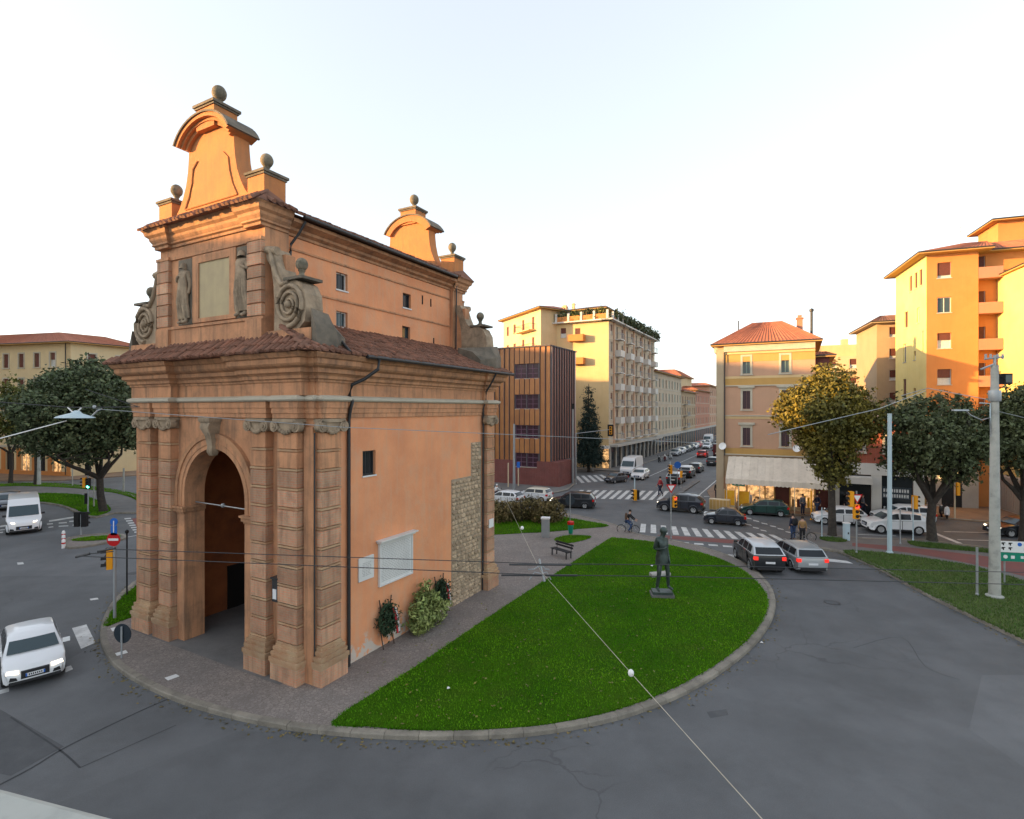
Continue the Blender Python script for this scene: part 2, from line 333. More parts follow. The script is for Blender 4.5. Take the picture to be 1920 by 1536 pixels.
def kerb(name, pts, closed, wd=.24, h=.15, ln=1.0, parent=None, m='kerb'):
    """a row of single kerb stones along a line (outer face on the line, body to its left)"""
    P = [Vector((p[0], p[1], 0)) for p in pts]
    if closed: P = P + [P[0]]
    seg = [0]
    for a, b in zip(P, P[1:]): seg.append(seg[-1] + (b - a).length)
    n = max(2, int(seg[-1] / ln))
    def at(s):
        for i in range(len(P) - 1):
            if s <= seg[i + 1] or i == len(P) - 2:
                t = (s - seg[i]) / max(1e-6, seg[i + 1] - seg[i]); d = (P[i + 1] - P[i]).normalized(); return P[i].lerp(P[i + 1], t), Vector((-d.y, d.x, 0))
    for k in range(n):
        rings = []
        dz = random.uniform(-.008, .008); g = .006
        for q in (k / n * seg[-1] + g, (k + .5) / n * seg[-1], (k + 1) / n * seg[-1] - g):
            p, nn = at(q); e = [(0, -.02), (.012, h - .035), (.045, h), (wd, h), (wd, -.02)]
            rings.append([p + nn * a + Vector((0, 0, b + (dz if b > 0 else 0))) for a, b in e])
        MB().loft(rings).build('kerb_stone', m, parent)
def offs(pts, d, closed=True):
    n = len(pts); out = []
    for i in range(n):
        a = pts[(i - 1) % n] if closed or i else pts[0]; b = pts[(i + 1) % n] if closed or i < n - 1 else pts[-1]
        t = Vector((b[0] - a[0], b[1] - a[1], 0)).normalized(); out.append(Vector((pts[i][0] - t.y * d, pts[i][1] + t.x * d, 0)))
    return out
def ccw(pts):
    s = sum(pts[i][0] * pts[(i + 1) % len(pts)][1] - pts[(i + 1) % len(pts)][0] * pts[i][1] for i in range(len(pts)))
    return pts if s > 0 else pts[::-1]
def struct(o): o['kind'] = 'structure'; return o
# the island the gate stands on
isl = [G(*p) for p in [(272, 1085), (240, 1103), (212, 1130), (193, 1163), (187, 1195), (193, 1222), (212, 1250), (245, 1275), (300, 1304), (370, 1331), (465, 1356), (560, 1373), (660, 1383), (760, 1388), (880, 1388), (990, 1382), (1095, 1366), (1190, 1342), (1285, 1304), (1360, 1258), (1415, 1212), (1446, 1168), (1455, 1132), (1444, 1100), (1412, 1068), (1372, 1047), (1330, 1032), (1290, 1022), (1240, 1012), (1200, 1005), (1172, 994), (1150, 985), (1100, 972), (1060, 964), (1030, 960), (960, 951), (920, 947)]] + [Vector((-8, 52.2, 0)), Vector((-14.5, 46.5, 0)), Vector((-19.5, 37, 0))]
isl = ccw(spline(isl, 3, True))
pave = struct(ngon_mesh('pavement', offs(isl, .22), 0, .13, 'cobble'))
kerb('kerb_stone', isl, True, parent=pave)
LZ = .15
def turf(name, pts, m, gm, n, hgt, parent_label=None, dome=0.0, smooth=3):
    P = ccw(spline(pts, smooth, True)) if smooth else ccw(pts)
    o = struct(ngon_mesh(name, P, .1, LZ, m))
    # blades: one real triangle each, thick enough to read from the camera
    xs = np.array([p[0] for p in P]); ys = np.array([p[1] for p in P]); out = []
    while len(out) < n:
        q = RNG.uniform([xs.min(), ys.min()], [xs.max(), ys.max()], (n, 2)); ins = np.zeros(n, bool); j = len(xs) - 1
        for i in range(len(xs)):
            c = ((ys[i] > q[:, 1]) != (ys[j] > q[:, 1])) & (q[:, 0] < (xs[j] - xs[i]) * (q[:, 1] - ys[i]) / (ys[j] - ys[i] + 1e-9) + xs[i]); ins ^= c; j = i
        out += q[ins].tolist()
    q = np.array(out[:n]); a = RNG.uniform(0, 2 * PI, n); ww = RNG.uniform(.012, .03, n); hh = RNG.uniform(.5, 1.2, n) * hgt
    lx = RNG.normal(0, .35, (n, 2)) * hh[:, None]
    v = np.zeros((n, 3, 3)); v[:, 0, :2] = q + np.c_[np.cos(a), np.sin(a)] * ww[:, None]; v[:, 1, :2] = q - np.c_[np.cos(a), np.sin(a)] * ww[:, None]
    v[:, :2, 2] = LZ - .01; v[:, 2, :2] = q + lx; v[:, 2, 2] = LZ + hh
    # ragged fringe leaning out over the edge of the bed
    L_ = len(P); k = int(sum((Vector(P[i][:2]) - Vector(P[i - 1][:2])).length for i in range(L_)) * 55); i = RNG.integers(L_, size=k); t = RNG.random(k)[:, None]; pa = np.array([[p[0], p[1]] for p in P])
    e = pa[i] * (1 - t) + pa[(i + 1) % L_] * t; dd = pa[(i + 1) % L_] - pa[i]; nn = np.c_[dd[:, 1], -dd[:, 0]] / (np.linalg.norm(dd, axis=1)[:, None] + 1e-9); e = e + nn * RNG.normal(-.02, .04, k)[:, None]; a = RNG.uniform(0, PI, k)
    f = np.zeros((k, 3, 3)); s_ = RNG.uniform(.012, .03, k)[:, None]; u = np.c_[np.cos(a), np.sin(a)] * s_; f[:, 0, :2] = e + u; f[:, 1, :2] = e - u; f[:, :2, 2] = LZ - .03; f[:, 2, :2] = e + nn * RNG.uniform(0, .1, k)[:, None]; f[:, 2, 2] = LZ + RNG.uniform(.2, 1.4, k) * hgt
    leafmesh('grass', np.vstack([v.reshape(-1, 3), f.reshape(-1, 3)]), 3, gm)['kind'] = 'stuff'
    return o
def leafmesh(name, v, k, m, parent=None):
    n = len(v) // k; me = bpy.data.meshes.new(name); me.vertices.add(len(v)); me.vertices.foreach_set('co', np.asarray(v, np.float32).ravel())
    me.loops.add(len(v)); me.loops.foreach_set('vertex_index', np.arange(len(v), dtype=np.int32)); me.polygons.add(n)
    me.polygons.foreach_set('loop_start', np.arange(n, dtype=np.int32) * k); me.update(calc_edges=True); me.validate()
    me.materials.append(M[m]); return link(name, me, parent)
lawn_px = [(625, 1351), (690, 1361), (780, 1368), (880, 1368), (985, 1362), (1085, 1347), (1178, 1323), (1270, 1286), (1345, 1243), (1400, 1200), (1430, 1160), (1439, 1130), (1430, 1104), (1400, 1074), (1362, 1053), (1320, 1038), (1280, 1028), (1235, 1018), (1190, 1012), (1155, 1009), (1138, 1013), (1060, 1063), (940, 1141), (780, 1249)]
turf('lawn', [G(*p, .15) for p in lawn_px], 'soil', 'grass', 90000, .055)
turf('grass_verge', [G(*p, .15) for p in [(276, 1090), (245, 1107), (218, 1132), (203, 1160), (198, 1174), (225, 1164), (278, 1145), (330, 1110)]], 'soil', 'grass', 6000, .06)
turf('grass_verge', [G(*p, .15) for p in [(900, 998), (905, 955), (960, 956), (1035, 966), (1100, 977), (1140, 986), (1090, 991), (1040, 996), (985, 999)]], 'soil', 'grass', 16000, .07)
turf('grass_verge', [G(*p, .15) for p in [(1040, 1011), (1065, 1004), (1108, 1006), (1085, 1015), (1055, 1018)]], 'soil', 'grass', 3000, .07)
for q in ([(308, 1271), (330, 1264), (337, 1268), (315, 1276)], [(212, 1226), (236, 1219), (240, 1224), (216, 1231)], [(207, 1178), (225, 1174), (228, 1180), (211, 1184)]):
    flat([G(*p, .135) for p in q], 'paving_slab', 'marble', pave, .135)
flat([L(-10.6, -.55), L(-1, -.62), L(-1, .6), L(-10.6, .6)], 'threshold', 'paving', pave, .14)
flat([L(-9.8, .6), L(-1, .6), L(-1, 11.2), L(-9.8, 11.2)], 'passage_floor', 'paving', pave, .138)
# right-hand median with grass, footpath and cycle lane
up = [(1497, 1013), (1520, 1002), (1560, 1006), (1620, 1012), (1700, 1014), (1760, 1018), (1800, 1023), (1870, 1031), (1930, 1038), (2150, 1075)]
lo = [(2150, 1330), (2000, 1247), (1920, 1207), (1830, 1163), (1760, 1130), (1700, 1098), (1650, 1070), (1610, 1052), (1575, 1037), (1530, 1030), (1505, 1025)]
med = ccw(spline([G(*p) for p in up + lo], 2, True))
pm = struct(ngon_mesh('pavement', offs(med, .22), 0, .13, 'paving')); kerb('kerb_stone', med, True, parent=pm)
turf('grass_verge', [G(*p, .15) for p in [(1583, 1033), (1640, 1035), (1700, 1042), (1760, 1051), (1830, 1063), (1920, 1089), (2120, 1150), (2120, 1300), (2000, 1238), (1920, 1199), (1830, 1156), (1760, 1123), (1700, 1092), (1650, 1065), (1612, 1048)]], 'soil_rough', 'grass_dark', 26000, .09)
turf('grass_verge', [G(*p, .15) for p in [(1538, 1009), (1562, 1008), (1588, 1012), (1580, 1016), (1550, 1014)]], 'soil_rough', 'grass_dark', 1500, .12)
turf('grass_verge', [G(*p, .15) for p in [(1705, 1016), (1760, 1020), (1800, 1025), (1868, 1033), (1930, 1042), (1920, 1048), (1850, 1036), (1780, 1030), (1720, 1024)]], 'soil_rough', 'grass_dark', 5000, .14)
flat(spline([G(*p, .134) for p in [(1598, 1018), (1700, 1026), (1790, 1036), (1870, 1046), (1930, 1055), (2100, 1085)]], 3) + spline([G(*p, .134) for p in [(2100, 1120), (1930, 1083), (1870, 1068), (1790, 1051), (1700, 1036), (1598, 1024)]], 3), 'cycle_lane', 'cycle_red', pm, .134)
# left-hand traffic islands
def island(pts, name, m, gm=None, n=0, sm=2):
    P = ccw(spline([G(*p) for p in pts], sm, True)); o = struct(ngon_mesh('pavement', offs(P, .2), 0, .12, m)); kerb('kerb_stone', P, True, parent=o, ln=1.3)
    return o
island([(-90, 925), (-40, 912), (40, 908), (140, 913), (215, 921), (250, 930), (272, 945), (300, 958), (272, 964), (215, 964), (180, 972), (150, 967), (120, 952), (80, 945), (0, 940)], 'pavement', 'paving')
turf('grass_verge', [G(*p, .15) for p in [(-80, 935), (0, 928), (85, 925), (140, 927), (165, 932), (196, 945), (206, 957), (180, 967), (160, 962), (130, 950), (80, 941), (0, 936)]], 'soil', 'grass', 12000, .1)
turf('grass_verge', [G(*p, .15) for p in [(-70, 914), (40, 911), (140, 915), (215, 924), (250, 934), (268, 946), (290, 950), (250, 925), (140, 909), (40, 906)]], 'soil_rough', 'grass', 6000, .1)
island([(122, 1012), (180, 1004), (225, 1003), (240, 1010), (210, 1018), (160, 1027), (124, 1030)], 'pavement', 'cobble')
turf('grass_verge', [G(*p, .15) for p in [(135, 1012), (180, 1006), (222, 1005), (215, 1010), (160, 1014)]], 'soil_rough', 'grass', 1500, .1)
# far pavements in front of the buildings
def far(pts, m='warm_lit_paving', kb=True):
    o = struct(ngon_mesh('pavement', ccw(pts), 0, .12, m)); return o
r1 = [G(*p) for p in [(1336, 941), (1360, 949), (1400, 957), (1470, 967), (1540, 969), (1640, 964), (1750, 973), (1860, 981), (1960, 996), (2200, 1040)]]
pr = far(r1 + [Vector((95, 60, 0)), L(8.4, 60), L(8.4, 118), L(5.2, 118), L(5.2, 52)])
kerb('kerb_stone', r1, False, ln=1.6, parent=pr)
l1 = [Vector((-30, 60, 0)), G(880, 936), G(960, 931), G(1035, 927), G(1065, 920), G(1082, 906), G(1074, 895)]
pl_ = far(l1 + [L(-22, 57), L(-40, 70)], 'paving'); kerb('kerb_stone', l1[1:], False, ln=1.6, parent=pl_)
l2 = [L(-30, 66.5), L(-9.6, 66.5), L(-9.2, 67.2), L(-9.2, 190), L(-13, 190)]
pl2 = far(l2 + [L(-30, 72)], 'paving'); kerb('kerb_stone', [l2[3], l2[2], l2[1], l2[0]][::-1], False, ln=2.2, parent=pl2)
far([Vector((-150, 66, 0)), Vector((-75, 70, 0)), Vector((-60, 71, 0)), Vector((-52, 78, 0)), Vector((-50, 100, 0)), Vector((-150, 100, 0))], 'warm_lit_paving')
# low divider between the street lanes
dv = [G(*p) for p in [(1262, 928), (1270, 922), (1306, 900), (1312, 903), (1274, 929)]]; pd = struct(ngon_mesh('pavement', ccw(dv), 0, .12, 'paving'))
# ------------------------------------------------ painted markings
def crossing(name, T0, T1, B0, B1, n, fr=.52):
    e = struct(bpy.data.objects.new(name, None)); C.objects.link(e)
    for i in range(n):
        a, b = i / n, (i + fr) / n; T = lambda t: T0.lerp(T1, t); B = lambda t: B0.lerp(B1, t)
        flat([T(a), T(b), B(b), B(a)], 'stripe', 'white_paint', e)
    return e
crossing('zebra_crossing', G(1202, 982), G(1462, 1004), G(1199, 998), G(1492, 1019), 13)
crossing('zebra_crossing', G(1088, 919), G(1262, 921), G(1068, 934), G(1246, 938), 12)
crossing('zebra_crossing', G(1078, 893), G(1134, 890), G(1090, 906), G(1150, 900), 5)
mk = struct(bpy.data.objects.new('road_markings', None)); C.objects.link(mk)
flat(spline([G(*p) for p in [(1232, 1003), (1340, 1010), (1485, 1021), (1530, 1029)]], 3) + spline([G(*p) for p in [(1520, 1037), (1462, 1026), (1340, 1017), (1245, 1010)]], 3), 'cycle_crossing', 'cycle_red', mk)
for i in range(6):
    x = 1274 + i * 27; y = 1016 + i * 2.2; flat([G(x, y), G(x + 17, y + 1.2), G(x + 19, y + 4), G(x + 1, y + 2.8)], 'marking', 'white_paint', mk)
for q in ([(1338, 1037), (1392, 1042), (1392, 1047), (1344, 1043)], [(1548, 1047), (1588, 1052), (1600, 1057), (1552, 1053)], [(135, 1178), (162, 1171), (179, 1205), (152, 1217)], [(120, 1252), (133, 1248), (137, 1255), (123, 1261)],
          [(-4, 1296), (17, 1289), (17, 1297), (-4, 1303)], [(32, 1055), (43, 1054), (45, 1058), (33, 1059)], [(168, 1123), (183, 1121), (185, 1124), (170, 1126)],
          [(0, 986), (24, 982), (24, 985), (0, 989)], [(92, 976), (142, 968), (146, 970), (92, 979)]): flat([G(*p) for p in q], 'marking', 'white_paint', mk)
for x, y in [(1403, 972), (1417, 977), (1433, 982), (1449, 987), (1463, 992), (1478, 998), (1403, 984), (1417, 990), (1431, 995)]:
    flat([G(x - 6, y - 2), G(x + 5, y), G(x + 7, y + 2), G(x - 4, y)], 'marking', 'white_paint', mk)
for x, y, l in [(88, 982, 11), (110, 980, 15), (130, 977, 12), (91, 988, 9), (110, 986, 18), (0, 993, 9), (0, 998, 6), (136, 984, 8)]:
    flat([G(x, y), G(x + l, y - 1), G(x + l, y + 1), G(x, y + 2)], 'marking', 'white_paint', mk)
flat([G(247, 973), G(285, 967), G(285, 1003), G(262, 998)], 'cycle_crossing', 'cycle_red', mk)
for i in range(7):
    flat([G(233 + i * 3, 972 + i * 4.2), G(245 + i * 3, 971 + i * 4.2), G(246 + i * 3, 973 + i * 4.2), G(234 + i * 3, 974 + i * 4.2)], 'marking', 'white_paint', mk)
for a, b, wd in (((1198, 902), (1312, 851), .14), ((1308, 931), (1350, 895), .14), ((1725, 989), (1800, 1019), .35), ((1600, 1008), (1705, 1012), .25), ((1770, 997), (1862, 999), .14), ((1795, 1012), (1862, 1014), .14),
                 ((1608, 1002), (1680, 1005), .14), ((60, 901), (135, 897), .15), ((40, 905), (130, 903), .15), ((1320, 931), (1345, 931), .3), ((262, 1003), (225, 1010), .15)):
    strip([G(*a), G(*b)], wd, 'marking', 'white_paint', mk)
# ------------------------------------------------ human figures (skin grown over a posed skeleton)
JR = dict(pelvis=.125, spine=.115, chest=.14, neck=.055, head=.082, crown=.08, top=.04, sh=.06, el=.043, wr=.03, palm=.033, hip=.09, kn=.06, an=.043, toe=.033)
STAND = dict(pelvis=(0, 0, .95), spine=(0, 0, 1.13), chest=(0, 0, 1.34), neck=(0, 0, 1.49), head=(0, -.015, 1.57), crown=(0, -.02, 1.66), top=(0, -.01, 1.73),
             shL=(.17, 0, 1.42), elL=(.23, .02, 1.14), wrL=(.24, -.03, .89), palmL=(.24, -.05, .82), shR=(-.17, 0, 1.42), elR=(-.23, .02, 1.14), wrR=(-.24, -.03, .89), palmR=(-.24, -.05, .82),
             hipL=(.09, 0, .9), knL=(.1, -.01, .5), anL=(.1, .02, .09), toeL=(.11, -.15, .04), hipR=(-.09, 0, .9), knR=(-.1, -.01, .5), anR=(-.1, .02, .09), toeR=(-.11, -.15, .04))
BODY_E = [('pelvis', 'spine'), ('spine', 'chest'), ('chest', 'neck'), ('neck', 'head'), ('head', 'crown'), ('crown', 'top')] + [e for s in 'LR' for e in (('chest', 'sh' + s), ('sh' + s, 'el' + s), ('el' + s, 'wr' + s), ('wr' + s, 'palm' + s), ('pelvis', 'hip' + s), ('hip' + s, 'kn' + s), ('kn' + s, 'an' + s), ('an' + s, 'toe' + s))]
def skin(name, J, edges, k, m, parent, sc=1.0, root='pelvis', extra=None, sub=1):
    ns = []; [ns.append(n) for e in edges for n in e if n not in ns]
    vs = [tuple(Vector(J[n]) * sc) for n in ns]; rs = [JR[n.rstrip('LR') if n[-1] in 'LR' else n] * k * sc for n in ns]; es = [(ns.index(a), ns.index(b)) for a, b in edges]
    if extra:
        for a, p, r in extra:
            vs.append(tuple(Vector(p) * sc)); rs.append(r * sc); es.append((ns.index(a) if isinstance(a, str) else len(vs) - 1 + a, len(vs) - 1))
    me = bpy.data.meshes.new(name); me.from_pydata(vs, es, []); me.materials.append(M[m]); o = link(name, me, parent)
    sm = o.modifiers.new('skin', 'SKIN'); sm.use_smooth_shade = True
    for i, sv in enumerate(me.skin_vertices[0].data): sv.radius = (rs[i], rs[i]); sv.use_root = (i == (ns.index(root) if root in ns else 0))
    if sub: o.modifiers.new('sub', 'SUBSURF').levels = sub; o.modifiers['sub'].render_levels = sub
    return o
def hands(J):
    ex = []
    for s in 'LR':
        p = Vector(J['palm' + s]); d = (p - Vector(J['wr' + s])).normalized(); sd = d.cross(Vector((1, 0, .1))).normalized()
        for i, (off, l) in enumerate(((-.03, .06), (-.01, .075), (.01, .07), (.03, .055))):
            a = p + sd * off + d * .03; ex.append(('palm' + s, a, .009)); ex.append((-1, a + d * l * .5 + Vector((0, -.006, 0)), .008)); ex.append((-1, a + d * l * .85 + Vector((0, -.02, 0)), .007))
        ex.append(('palm' + s, p - sd * .035, .01)); ex.append((-1, p - sd * .05 + d * .04, .008))
    return ex
for k, c in dict(skin=(.5, .3, .22), hair_dark=(.025, .018, .014), cloth_black=(.018, .018, .02), cloth_navy=(.02, .025, .05), cloth_tan=(.3, .18, .075), cloth_jeans=(.04, .07, .15), cloth_red=(.3, .03, .035), cloth_white=(.6, .6, .58), cloth_grey=(.12, .12, .13), cloth_brown=(.1, .06, .04), cloth_green=(.06, .09, .07)).items(): mat(k, c, rough=.8)
def person(loc, rz, label, top='cloth_black', legs='cloth_navy', pose=None, hair='hair_dark', group=None, sc=1.0, bag=None, hat=None, coat=False):
    J = dict(STAND); J.update(pose or {})
    t = thing('person', loc, rz, label, 'person', group)
    skin('body', J, BODY_E, 1, 'skin', t, sc, extra=hands(J))
    je = [('pelvis', 'spine'), ('spine', 'chest')] + [e for s in 'LR' for e in (('chest', 'sh' + s), ('sh' + s, 'el' + s), ('el' + s, 'wr' + s))]
    J2 = dict(J)
    if coat: je += [('pelvis', 'hipL'), ('pelvis', 'hipR')]; 
    skin('jacket', J2, je, 1.28, top, t, sc)
    skin('trousers', J, [e for s in 'LR' for e in (('pelvis', 'hip' + s), ('hip' + s, 'kn' + s), ('kn' + s, 'an' + s))], 1.2, legs, t, sc)
    for s in 'LR': skin('shoe', J, [('an' + s, 'toe' + s)], 1.25, 'cloth_black', t, sc, 'an' + s)
    h = (Vector(J['crown']) * sc); b = MB(); b.lathe([(.104 * sc * math.cos(a), .1 * sc * math.sin(a)) for a in (-.5, -.2, .2, .6, 1.0, 1.35, 1.57)], h + Vector((0, .02, .01)) * sc, 12); b.build('hair' if not hat else 'hat', hat or hair, t, 60)
    e = MB()
    for q in (-.032, .032): e.ball(h + Vector((q, -.083, -.035)) * sc, .013 * sc, 1, 6, 4)
    e.cbox(h + Vector((0, -.09, -.1)) * sc, .045 * sc, .012 * sc, .01 * sc); e.build('eyes', 'hair_dark', t, 60)
    if bag:
        c = (Vector(J['chest']) + Vector((0, .2, -.08))) * sc; b = MB()
        b.loft([[c + Vector((x * f, y * f, z)) * sc for x, y in ((-.15, -.08), (.15, -.08), (.16, .06), (.1, .1), (-.1, .1), (-.16, .06))] for z, f in ((-.24, .85), (-.2, 1), (.1, 1), (.2, .8), (.23, .5))]); b.build('backpack', bag, t, 50)
    return t
WALK = dict(knL=(.1, -.16, .52), anL=(.1, -.2, .1), toeL=(.1, -.36, .07), knR=(-.1, .06, .5), anR=(-.1, .3, .14), toeR=(-.1, .2, .03), elL=(.23, .12, 1.15), wrL=(.23, .12, .9), palmL=(.23, .1, .83), elR=(-.23, -.06, 1.15), wrR=(-.23, -.2, .95), palmR=(-.22, -.26, .9))
RIDE = dict(pelvis=(0, .1, 1.0), spine=(0, .04, 1.17), chest=(0, -.06, 1.36), neck=(0, -.1, 1.51), head=(0, -.13, 1.59), crown=(0, -.15, 1.68), top=(0, -.14, 1.75), shL=(.17, -.08, 1.43), shR=(-.17, -.08, 1.43),
            elL=(.24, -.28, 1.22), wrL=(.24, -.5, 1.06), palmL=(.24, -.56, 1.04), elR=(-.24, -.28, 1.22), wrR=(-.24, -.5, 1.06), palmR=(-.24, -.56, 1.04),
            hipL=(.09, .08, .95), knL=(.1, -.3, .78), anL=(.1, -.14, .4), toeL=(.1, -.28, .34), hipR=(-.09, .08, .95), knR=(-.1, -.22, .62), anR=(-.1, -.02, .2), toeR=(-.1, -.16, .15))
SIT = dict(RIDE); SIT.update(pelvis=(0, .1, .86), hipL=(.09, .08, .82), hipR=(-.09, .08, .82), knL=(.13, -.34, .74), anL=(.13, -.3, .36), toeL=(.13, -.44, .31), knR=(-.13, -.34, .74), anR=(-.13, -.3, .36), toeR=(-.13, -.44, .31),
    spine=(0, .07, 1.02), chest=(0, 0, 1.2), neck=(0, -.03, 1.35), head=(0, -.05, 1.43), crown=(0, -.06, 1.52), top=(0, -.05, 1.59), shL=(.17, -.01, 1.27), shR=(-.17, -.01, 1.27), elL=(.25, -.2, 1.06), elR=(-.25, -.2, 1.06), wrL=(.26, -.42, .98), wrR=(-.26, -.42, .98), palmL=(.26, -.48, .97), palmR=(-.26, -.48, .97))
# ------------------------------------------------ cycles and scooters (front towards -y)
def ring(b, c, r, tr, seg=24, ts=5):
    c = Vector(c); b.loft([[c + Vector((tr * math.cos(u), (r + tr * math.sin(u)) * math.cos(a), (r + tr * math.sin(u)) * math.sin(a))) for u in [2 * PI * q / ts for q in range(ts)]] for a in [2 * PI * k / seg for k in range(seg + 1)]], False)
def bicycle(loc, rz, label, m='paint_silver', basket=False, group=None):
    t = thing('bicycle', loc, rz, label, 'bicycle', group)
    for y in (-.53, .53):
        b = MB(); ring(b, (0, y, .34), .32, .022); o = b.build('wheel', 'tyre', t, 60); b = MB()
        for k in range(10):
            a = k * PI / 5; b.tube([(0, y, .34), (0, y + .31 * math.cos(a), .34 + .31 * math.sin(a))], .003, 3)
        b.tube([(-.04, y, .34), (.04, y, .34)], .02, 8); b.build('spokes', 'rim', o)
    b = MB(); bb, se, hd, ra, fa = (0, .08, .3), (0, .22, .86), (0, -.36, .86), (0, .53, .34), (0, -.53, .34)
    for p in ((bb, se), (bb, (0, -.38, .72)), ((0, .2, .78), hd), (bb, ra), (se, ra), ((0, -.34, .95), (0, -.4, .66)), ((0, -.4, .66), fa)): b.tube(p, .017, 7)
    b.build('frame', m, t, 50)
    b = MB(); b.tube([(-.28, -.26, 1.02), (-.2, -.33, 1.03), (0, -.34, .98), (.2, -.33, 1.03), (.28, -.26, 1.02)], .013, 6); b.build('handlebar', 'rim', t, 50)
    b = MB(); b.loft([[(w_ * math.cos(a), y, z + .03 * math.sin(a)) for a in [2 * PI * q / 8 for q in range(8)]] for y, w_, z in ((.02, .03, .92), (.12, .05, .92), (.24, .1, .93), (.32, .09, .95))]); b.build('saddle', 'black', t, 60)
    b = MB(); ring(b, (.03, .08, .3), .08, .008, 14, 4)
    for s in (1, -1): b.tube([(s * .03, .08, .3), (s * .05, .08 + .05 * s, .3 - s * .15)], .009, 5); b.cbox((s * .11, .08 + .05 * s, .3 - s * .15), .1, .06, .025)
    b.build('crank', 'rim', t)
    b = MB()
    for y in (-.53, .53): b.loft([[(-.03, y + .37 * math.cos(a), .34 + .37 * math.sin(a)), (.03, y + .37 * math.cos(a), .34 + .37 * math.sin(a))] for a in [PI * q / 10 for q in range(11)]], False, 0, False)
    b.build('mudguard', 'plastic', t)
    if basket:
        b = MB(); b.loft([[(x * f, -.52 + y * f, z) for x, y in ((-.17, -.13), (.17, -.13), (.17, .13), (-.17, .13))] for z, f in ((.8, .8), (1.0, 1), (1.005, .95), (.82, .76))]); b.build('basket', 'plastic', t)
    return t
def scooter(loc, rz, label, m='paint_black', group=None, lean=0):
    t = thing('scooter', loc, rz, label, 'scooter', group)
    for y in (-.64, .62):
        b = MB(); ring(b, (0, y, .25), .18, .065, 18, 7); o = b.build('wheel', 'tyre', t, 60); b = MB(); b.lathe([(0, -.04), (.14, -.04), (.14, .04), (0, .04)], (0, 0, 0), 12); rm = b.build('rim', 'rim', o); rm.rotation_euler = (0, R(90), 0); rm.location = (0, y, .25)
    def sec(rs): b = MB(); b.loft([[(w_ * math.copysign(abs(math.cos(a)) ** .7, math.cos(a)), y, z + h * math.copysign(abs(math.sin(a)) ** .7, math.sin(a))) for a in [2 * PI * q / 12 for q in range(12)]] for y, w_, z, h in rs]); return b
    sec([(.9, .05, .68, .04), (.8, .13, .62, .12), (.4, .17, .52, .18), (.1, .15, .42, .14), (.02, .12, .36, .08)]).build('body', m, t, 50)
    b = MB(); b.box(-.16, .16, -.42, .1, .27, .33); b.build('footboard', 'plastic', t)
    b = MB(); b.loft([[(x, y0 - .05 * math.cos(x * 6), z) for x in (-wd, -wd * .5, 0, wd * .5, wd)] + [(x, y0 - .09 - .05 * math.cos(x * 6), z) for x in (wd, wd * .5, 0, -wd * .5, -wd)] for z, y0, wd in ((.3, -.38, .16), (.55, -.42, .2), (.85, -.42, .18), (1.0, -.4, .12))]); b.build('leg_shield', m, t, 50)
    sec([(-.9, .05, .4, .02), (-.8, .08, .46, .04), (-.6, .09, .5, .04), (-.45, .07, .48, .05)]).build('mudguard', m, t, 50)
    b = MB(); b.tube([(0, -.64, .25), (0, -.5, .6), (0, -.42, 1.0)], .03, 7); b.tube([(-.34, -.3, 1.06), (-.2, -.38, 1.05), (0, -.42, 1.03), (.2, -.38, 1.05), (.34, -.3, 1.06)], .018, 6); b.build('handlebar', 'plastic', t, 50)
    b = MB(); b.ball((0, -.47, 1.0), .09, .8, 10, 6); b.build('headlight', 'lens', t, 60)
    sec([(.85, .08, .76, .02), (.6, .14, .8, .05), (.2, .12, .78, .05), (.05, .08, .74, .03)]).build('saddle', 'black', t, 50)
    b = MB(); b.cbox((0, .93, .66), .14, .04, .07); b.build('tail_light', 'tail_red', t)
    for s in (1, -1):
        b = MB(); b.tube([(s * .22, -.38, 1.05), (s * .28, -.42, 1.2)], .008, 5); b.cbox((s * .3, -.42, 1.23), .11, .02, .07); b.build('mirror', 'plastic', t)
    b = MB(); b.tube([(.15, .3, .3), (.17, .8, .36)], .05, 8); b.build('exhaust', 'galvanised', t, 50)
    return t
